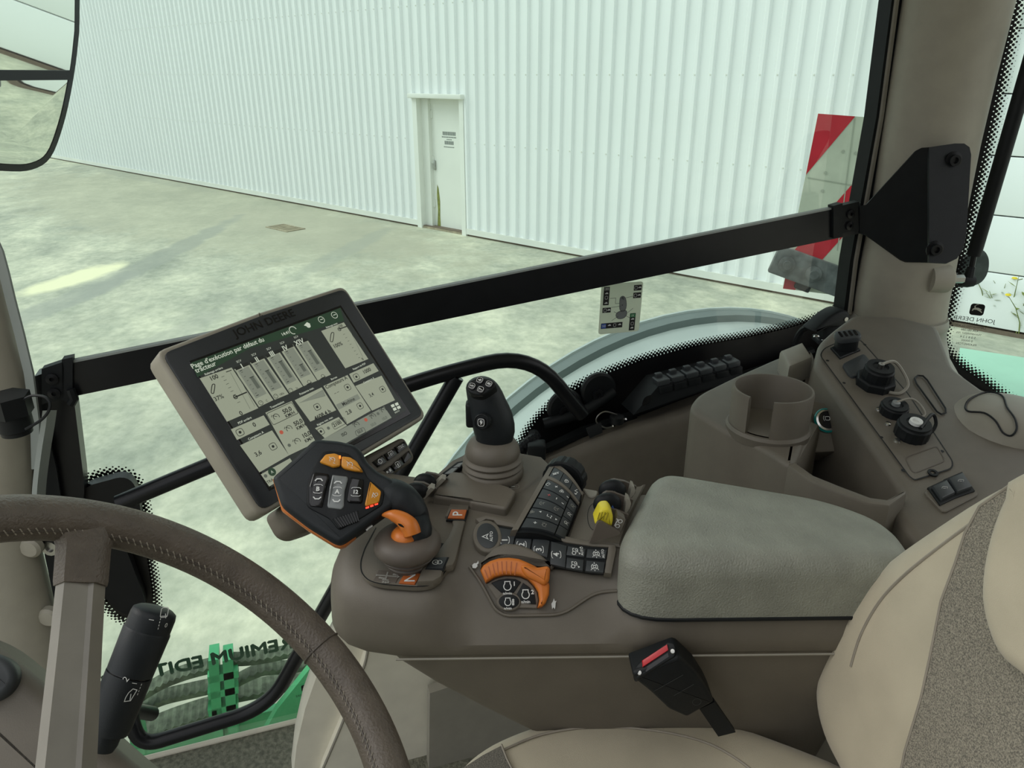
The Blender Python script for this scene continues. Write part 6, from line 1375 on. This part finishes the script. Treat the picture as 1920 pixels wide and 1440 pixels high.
js = [(600, 1520, 1690), (585, 1506, 1700), (560, 1510, 1722), (520, 1514, 1752), (470, 1506, 1775), (420, 1492, 1787), (360, 1476, 1785), (300, 1464, 1772), (240, 1455, 1748), (190, 1446, 1722), (140, 1438, 1700), (105, 1434, 1680), (80, 1440, 1662), (60, 1455, 1642), (45, 1475, 1620), (34, 1500, 1595), (30, 1530, 1570)]
silh(js, jb+UP*.04, M['black_soft'], jy, 'grip', .85, 32, 0, cG)
# top pad with buttons
tpn = (UP*.75-hz_*.62-rt*.12).normalized(); tc = PP(*cG(1542, 88), jb+UP*.04-hz_*.014, hz_)
TJ = Fr(tc, rt, UP); TJ.z = tpn; TJ.x = (rt-tpn*rt.dot(tpn)).normalized(); TJ.y = tpn.cross(TJ.x)
q = MB(); q.slab(TJ, tup(smooth([TJ.px(*cG(*p)) for p in ((1442, 110), (1470, 55), (1540, 32), (1620, 50), (1650, 85), (1610, 130), (1550, 160), (1480, 150))], 4)), -.012, .002, .0025, 3); tpp = part(jy, 'button_pad', q, M['black'], ang=50)
for d_, x, y in (('6', 1535, 50), ('8', 1601, 77), ('5', 1479, 92), ('7', 1541, 117)):
    c = TJ.px(*cG(x, y), .003); f = TJ.at(*c, .0018, 55); q = MB(); q.slab(f, rrect(0, 0, .0085, .0085, .0028, 3), 0, .0022, .0008, 2); k = part(tpp, 'button', q, M['black_gloss'])
    f2 = TJ.at(*c, .0043, 70); q = MB(); q.text(f2, d_, 0, 0, .0052, bold=.02); q.line(f2, tup(rrect(0, 0, .0058, .0062, .0018, 2)), .0004, 0, True); part(tpp, 'digit', q, M['white_print'], flat=True)
q = MB(); q.line(TJ, [TJ.px(*cG(1475, 158), .003), TJ.px(*cG(1555, 160), .003)], .0012, .0015); part(tpp, 'pad_slot', q, M['black_gloss'], flat=True)
fn9 = (-hz_*.93+UP*.22-rt*.28).normalized(); c9 = PP(*cG(1550, 350), jb+UP*.04-hz_*.0275, hz_)
F9 = Fr(c9, rt, UP); F9.z = fn9; F9.x = (rt-fn9*rt.dot(fn9)).normalized(); F9.y = fn9.cross(F9.x)
q = MB(); q.lathe(F9, [(.0090, -.006), (.0090, .0005), (.0078, .0015), (.0072, .0005), (.001, .0005)], 24); part(jy, 'trigger_ring', q, M['black'])
q = MB(); q.slab(F9, rrect(0, 0, .0095, .0095, .003, 3), -.001, .003, .001, 2); k = part(jy, 'button', q, M['black_gloss'])
q = MB(); f = F9.at(0, 0, .0032); q.text(f, '9', 0, 0, .0062, bold=.03); q.line(f, tup(rrect(0, 0, .0070, .0078, .002, 2)), .0005, 0, True); part(k, 'digit', q, M['white_print'], flat=True)
sbp = PP(*cG(1445, 290), jb+UP*.04, hz_); q = MB(); q.slab(Fr(sbp+rt*.006, hz_, UP, -rt), rrect(0, 0, .016, .030, .004, 3), -.006, .0075, .003, 3); part(jy, 'side_button', q, M['black'])
# ================================================================ STEERING WHEEL
wth, wph = math.radians(39.8), math.radians(-100.5); WC = Vector((.384, .115, -.383)); wnn = Vector((math.sin(wth)*math.cos(wph), math.sin(wth)*math.sin(wph), math.cos(wth)))
SWF = Fr(WC, rt, UP); SWF.z = wnn; SWF.x = (rt-wnn*rt.dot(wnn)).normalized(); SWF.y = wnn.cross(SWF.x)
RW, rw = .200, .0168
sw_ = thing('steering_wheel', 'brown leather-wrapped steering wheel in the lower left foreground', 'steering wheel', WC-wnn*.09)
N_ = 128; q = MB(); q.tube([SWF(RW*math.cos(2*math.pi*k/N_), RW*math.sin(2*math.pi*k/N_)) for k in range(N_)], rw, 20, cyc=True); part(sw_, 'rim', q, M['leather'], ang=80)
def wang(x, y): a, b_ = SWF.px(x, y); return math.atan2(b_, a)
q = MB()
def rim_pt(t, ph, rr_): # ph: angle around the tube section, 0 = inwards, 90 = up
    e = Vector((math.cos(t), math.sin(t))); return SWF(*(e*(RW-math.cos(ph)*rr_)), math.sin(ph)*rr_)
for k in range(210):
    t = 2*math.pi*k/210; d = .008/RW
    P = [rim_pt(t+d*s*.32, math.radians(12+s*8), rw+.0003) for s in (-1, -.3, .3, 1)]
    q.tube(P, .00055, 4)
part(sw_, 'stitching', q, M['thread'], kind='stuff')
q = MB(); q.tube([rim_pt(2*math.pi*k/N_, math.radians(12), rw-.0004) for k in range(N_)], .0012, 6, cyc=True); part(sw_, 'leather_seam', q, M['leather_dark'])
for x, y in ((603, 1215),):
    t = wang(x, y); q = MB(); P = [rim_pt(t, math.radians(a), rw+.0003) for a in range(0, 360, 12)]; q.tube(P, .0009, 5, cyc=True); part(sw_, 'wrap_joint', q, M['leather_dark'])
HUB = WC-wnn*.075
def spoke(tx, ty, hx_, hy_):
    t = wang(tx, ty); e = SWF.x*math.cos(t)+SWF.y*math.sin(t); r0 = WC+e*(RW-.004); 
    hb = HUB+e*.03; ax = (hb-r0).normalized(); sd = ax.cross(wnn).normalized(); nn = sd.cross(ax).normalized()
    if nn.dot(-fw) < 0: nn = -nn
    q = MB(); secs = []
    for k, (f_, w_) in enumerate(((.0, .016), (.12, .0165), (.5, .0172), (1.0, .019))):
        c = r0.lerp(hb, f_); secs.append([c-sd*w_-nn*.004, c-sd*w_*.95+nn*.003, c-sd*w_*.25+nn*.009, c-sd*w_*.1+nn*.0065, c+sd*w_*.2+nn*.0065, c+sd*w_*.9+nn*.006, c+sd*w_-nn*.003, c-nn*.012])
    q.loft(secs); part(sw_, 'spoke', q, M['spoke'], ang=20)
    q = MB(); secs = []
    for f_, w_, h_ in ((-.03, .030, .012), (.03, .0235, .013), (.10, .019, .0125), (.24, .0185, .0118), (.26, .0178, .011)):
        c = r0.lerp(hb, f_); secs.append([c-sd*w_-nn*.006, c-sd*w_*.95+nn*.004, c-sd*w_*.3+nn*h_, c+sd*w_*.2+nn*h_*.8, c+sd*w_*.9+nn*h_*.7, c+sd*w_-nn*.004, c-nn*.013])
    q.loft(secs); part(sw_, 'spoke_collar', q, M['leather'], ang=50)
spoke(165, 1000, 0, 0)
t0 = wang(165, 1000)
for dt in (2.55, -2.55):
    c = WC+(SWF.x*math.cos(t0+dt)+SWF.y*math.sin(t0+dt))*RW*.98; q = MB(); q.tube([c, HUB+(SWF.x*math.cos(t0+dt)+SWF.y*math.sin(t0+dt))*.03], [.013, .017], 10); part(sw_, 'spoke', q, M['spoke'])
q = MB(); q.lathe(Fr(HUB, SWF.x, SWF.y, wnn), [(.034, -.03), (.037, 0), (.034, .012), (.024, .016), (.001, .017)], 32); part(sw_, 'hub', q, M['brown'])
# column and stalk
col_ = thing('steering_column', 'brown steering column cover under the wheel', 'steering column', HUB-wnn*.35)
cf_ = PD(0, 1380, .60); cn = (-fw*.7+UP*.5+rt*.25).normalized(); CFm = Fr(cf_, rt, UP); CFm.z = cn; CFm.x = (rt-cn*rt.dot(cn)).normalized(); CFm.y = cn.cross(CFm.x)
P = [CFm.px(*p) for p in ((-260, 1130), (-60, 1165), (95, 1292), (240, 1425), (340, 1500), (340, 1700), (-260, 1700))]
q = MB(); q.slab(CFm, tup(fillet(P, .03, 5, True)), -.10, 0, .016, 5); part(col_, 'cover', q, M['brown'], ang=60)
P = [CFm.px(*p, .005) for p in ((-60, 1215), (10, 1228), (32, 1250), (36, 1275), (22, 1300), (-10, 1318), (-60, 1325))]
q = MB(); q.slab(CFm, tup(fillet(P, .008, 4, True)), -.01, .012, .006, 3); part(col_, 'dark_pod', q, M['key'], ang=60)
s_top, s_bot = PD(292, 1142, .615), PD(192, 1388, .595)
ax_ = (s_top-s_bot).normalized(); L_s = (s_top-s_bot).length
stk = thing('wiper_stalk', 'black wiper stalk with white symbols behind the steering wheel', 'stalk', s_bot)
side = ax_.cross(-fw).normalized(); KS = Fr(s_bot, side, -fw); KS.z = ax_; KS.y = ax_.cross(side)*-1 if ax_.cross(side).dot(-fw) < 0 else ax_.cross(side)
sc1 = lambda L_: [(r_*1.0, z_*L_s) for r_, z_ in L_]
q = MB(); q.lathe(KS, sc1([(.011, -.06), (.0125, -.01), (.0125, .06), (.0165, .07), (.0178, .12), (.0182, .50)]), 28); part(stk, 'lower_sleeve', q, M['black_soft'], ang=50)
q = MB(); q.lathe(KS, sc1([(.0170, .49), (.0170, .515)]), 28, caps=False); part(stk, 'groove', q, M['black_gloss'])
q = MB(); q.lathe(KS, sc1([(.0180, .512), (.0182, .60), (.0188, .83), (.0180, .845)]), 28); part(stk, 'barrel', q, M['black_soft'], ang=50)
q = MB(); q.lathe(KS, sc1([(.0180, .845), (.0180, .95), (.0172, .985), (.014, 1.005), (.006, 1.012), (.001, 1.013)]), 28); part(stk, 'end_knob', q, M['black_soft'], ang=50)
def on_stalk(x, y, rad=.0186):
    c = PP(x, y, s_bot, -fw+ax_*(fw.dot(ax_))); d = ray(x, y); best = None
    for k in range(300):
        p = d*(.54+k*.0004); a = p-s_bot; rr_ = (a-ax_*a.dot(ax_)).length
        if rr_ < rad: nrm = (a-ax_*a.dot(ax_)).normalized(); return p, nrm
    return c, -fw
def stalk_print(x, y, fn, rot, k=1.0):
    p, nr = on_stalk(x, y); f = Fr(p+nr*.0004, rt, UP); f.z = nr; f.x = (rt-nr*rt.dot(nr)).normalized(); f.y = nr.cross(f.x); f = f.at(0, 0, 0, rot); f.k = k; q = MB(); fn(q, f); part(stk, 'symbol', q, M['white_print'], flat=True)
stalk_print(308, 1148, lambda q, f: (q.line(f, tup(rrect(0, 0, .0055, .0078, .0012, 2)), .0006, 0, True), q.line(f, [(-.002, -.003), (.003, -.003)], .0006), q.line(f, [(.001, -.001), (.0018, -.0048)], .0006)), -12)
stalk_print(284, 1162, lambda q, f: q.text(f, '1', 0, 0, .0055), 75); stalk_print(311, 1172, lambda q, f: q.text(f, '0', 0, 0, .005), -30)
stalk_print(299, 1167, lambda q, f: [q.line(f, [(0, .0035-k*.0025), (0, .002-k*.0025)], .0005) for k in range(4)], -15)
stalk_print(236, 1273, lambda q, f: q.text(f, '2', 0, 0, .0065), 50); stalk_print(252, 1281, lambda q, f: q.text(f, '1', 0, 0, .0055), 65)
stalk_print(262, 1290, lambda q, f: [q.line(f, [(0, .0035-k*.0025), (0, .002-k*.0025)], .0005) for k in range(4)], -32)
stalk_print(245, 1303, lambda q, f: (q.line(f, [(-.004, -.0045), (.0005, -.0045), (.004, .0035), (.0008, .0048), (-.002, .002), (-.0035, -.0015)], .0006, 0, True), q.line(f, [(.0, .001), (.0, -.004)], .0006)), -12)
# ================================================================ SEAT
seat = thing('driver_seat', 'tan fabric driver seat in the lower right foreground', 'seat', (.3, -.5, -1.1))
zs = -.63
SF_ = Fr((0, 0, zs), (1, 0, 0), (0, 1, 0))
cu = [(PZ(x, y, zs-.02).x, PZ(x, y, zs-.02).y) for x, y in ((862, 1440), (905, 1404), (950, 1381), (1010, 1360), (1080, 1346), (1160, 1338), (1230, 1340), (1300, 1346), (1370, 1360), (1430, 1380), (1510, 1410), (1580, 1440), (1680, 1500), (1750, 1800), (1500, 2100), (900, 2000), (780, 1700), (800, 1520))]
q = MB(); q.slab(SF_, tup(smooth(cu, 3)), -.12, 0, .035, 6); part(seat, 'cushion', q, M['fabric_cushion'], ang=70)
def sp_(x, y, dz=.0): p = PZ(x, y, zs+dz); return p
P = smooth([sp_(*p, .0008) for p in ((905, 1425), (1000, 1382), (1080, 1366), (1160, 1364), (1240, 1372), (1310, 1388), (1360, 1410), (1410, 1445), (1440, 1480))], 5, False)
q = MB(); q.tube(P, .0014, 5); part(seat, 'cushion_seam', q, M['thread'])
q = MB(); pw = [(PZ(x, y, zs+.002).x, PZ(x, y, zs+.002).y) for x, y in ((850, 1465), (868, 1440), (905, 1416), (940, 1398), (948, 1420), (962, 1450), (985, 1500), (880, 1500))]
q.slab(SF_, pw, -.004, .003, .001, 1); part(seat, 'cushion_panel', q, M['weave_dark'])
q = MB(); q.tube([sp_(940, 1396, .003), sp_(950, 1422, .003), sp_(965, 1452, .003)], .0012, 5); part(seat, 'panel_seam', q, M['thread'])
q = MB(); q.box(Fr((.25, -.5, -1.15), ER, EO), -.28, .2, -.22, .22, 0, .40, .02); part(seat, 'pedestal', q, M['black'])
# backrest
bnn = (-ER*.97+UP*.22-EO*.10).normalized(); bp0 = PD(1610, 1160, .70)
BKF = Fr(bp0, EO, UP); BKF.z = bnn; BKF.x = (rt-bnn*rt.dot(bnn)).normalized(); BKF.y = bnn.cross(BKF.x)
def bk(L_, c=0.0): return [BKF.px(*p, c) for p in L_]
ob = [(1935, 884), (1850, 927), (1760, 985), (1690, 1035), (1630, 1090), (1590, 1150), (1560, 1215), (1546, 1275), (1547, 1330), (1562, 1390), (1590, 1450), (1650, 1550), (1760, 1640), (1900, 1680), (2050, 1640), (2160, 1500), (2200, 1300), (2190, 1100), (2150, 960), (2080, 880), (2010, 862)]
q = MB(); q.slab(BKF, tup(smooth(bk(ob, -.03), 3)), -.13, 0, .045, 7); part(seat, 'backrest', q, M['fabric'], ang=70)
ww = [(1905, 905), (1840, 950), (1813, 1000), (1795, 1056), (1768, 1128), (1747, 1234), (1730, 1312), (1700, 1410), (1690, 1460), (1720, 1600), (2200, 1600), (2200, 900)]
q = MB(); q.slab(BKF, bk(ww), -.008, .0018, .001, 1); part(seat, 'backrest_panel', q, M['weave'])
q = MB(); q.tube([BKF(*p, .002) for p in bk([(1905, 905), (1840, 950), (1813, 1000), (1795, 1056), (1768, 1128), (1747, 1234), (1730, 1312), (1700, 1410), (1690, 1460)])], .0011, 5); part(seat, 'panel_seam', q, M['thread'])
bo_ = [Vector((p[0], p[1])) for p in smooth(bk(ob, -.03), 3)]
def edge_c(p, r_=.045):
    d_ = 9
    for i in range(len(bo_)):
        a, b_ = bo_[i-1], bo_[i]; ab = b_-a; t = max(0, min(1, (Vector(p)-a).dot(ab)/max(1e-9, ab.length_squared))); d_ = min(d_, (a+ab*t-Vector(p)).length)
    return 0.0 if d_ >= r_ else -r_+math.sqrt(max(0, r_*r_-(r_-d_)**2))
P = []
for x, y in ((1925, 916), (1850, 962), (1780, 1012), (1700, 1075), (1650, 1128), (1615, 1190), (1596, 1250)):
    c = 0.0
    for _ in range(6): c = edge_c(BKF.px(x, y, c))
    P.append(BKF(*BKF.px(x, y, c), c+.0006))
q = MB(); P = smooth(P, 5, False); q.tube(P, .0012, 5); part(seat, 'edge_seam', q, M['thread'])
hc_ = [(1925, 888), (1895, 935), (1870, 1000), (1856, 1065), (1853, 1125), (1864, 1180), (1885, 1228), (1920, 1262), (2000, 1310), (2200, 1330), (2300, 1100), (2200, 850)]
q = MB(); q.slab(BKF, tup(smooth(bk(hc_, .01), 3)), -.01, .024, .016, 5); part(seat, 'upper_pad', q, M['fabric'], ang=70)
# seat side shield and belt buckle
q = MB(); q.prism([onb(x, y, .02) for x, y in ((1490, 1400), (1530, 1300), (1560, 1240), (1600, 1240), (1600, 1440), (1480, 1440))], EO*.02); part(seat, 'side_shield', q, M['greytan'])
def cF(x, y): return (1160+x*.13542, 1170+y*.13542)
bu = thing('belt_buckle', 'black seat belt buckle with red release button beside the seat', 'seat belt buckle', onb(*cF(1300, 1400), -.02))
def bkl(L_, b_=-.03): return [onb(*cF(*p), b_) for p in L_]
fb2 = Fr(onb(*cF(600, 700), -.034), ER, UP); fb2.z = -EO
q = MB(); q.slab(fb2, tup(fillet([fb2.loc(p)[:2] for p in bkl([(190, 690), (215, 772), (430, 940), (700, 1195), (950, 1305), (1330, 1090), (1255, 930), (1100, 690), (880, 480), (822, 455)], -.034)], .003, 3, True)), -.026, 0, .004, 3); part(bu, 'body', q, M['black'], ang=45)
top_n = (-EO*.55+UP*.83).normalized(); fbt = Fr(onb(*cF(500, 610), -.034), ER, UP); fbt.z = top_n; fbt.x = (bkl([(822, 455)], -.034)[0]-bkl([(205, 765)], -.034)[0]).normalized(); fbt.y = top_n.cross(fbt.x)
tl_ = [fbt.px(*cF(*p)) for p in ((185, 700), (170, 560), (250, 480), (680, 205), (790, 235), (822, 320), (822, 455), (220, 772))]
q = MB(); q.slab(fbt, tup(fillet(tl_, .002, 2, True)), -.012, .001, .002, 2); tb = part(bu, 'top', q, M['black'], ang=45)
q = MB(); q.slab(fbt, [fbt.px(*cF(*p), .002) for p in ((275, 468), (668, 250), (690, 350), (287, 580))], .0005, .0035, .0008, 2); part(bu, 'release_button', q, M['red_plastic'])
q = MB(); q.slab(fbt, [fbt.px(*cF(*p), .002) for p in ((310, 600), (690, 385), (705, 450), (350, 660))], .0005, .0013); part(bu, 'slot', q, M['black_gloss'])
for x, y in ((240, 668), (765, 372)): q = MB(); q.lathe(fbt.at(*fbt.px(*cF(x, y), .001), .001), [(.0024, 0), (.002, .0012), (.001, .0013)], 8); part(bu, 'rivet', q, M['steel'])
q = MB()
for L_ in (((480, 930), (890, 700)), ((760, 990), (1040, 830))): q.line(fb2, [fb2.loc(p)[:2] for p in bkl(L_, -.034)], .0006, .0004)
q.arc(fb2, *fb2.loc(bkl([(1080, 1075)], -.034)[0])[:2], .004, .0004, 0, 360, .0004); part(bu, 'moulded_lines', q, M['key'], flat=True)
q = MB(); q.prism(bkl([(1120, 1180), (1330, 1080), (1620, 1500), (1380, 1560)], -.026), EO*.006); part(bu, 'webbing', q, M['black'])
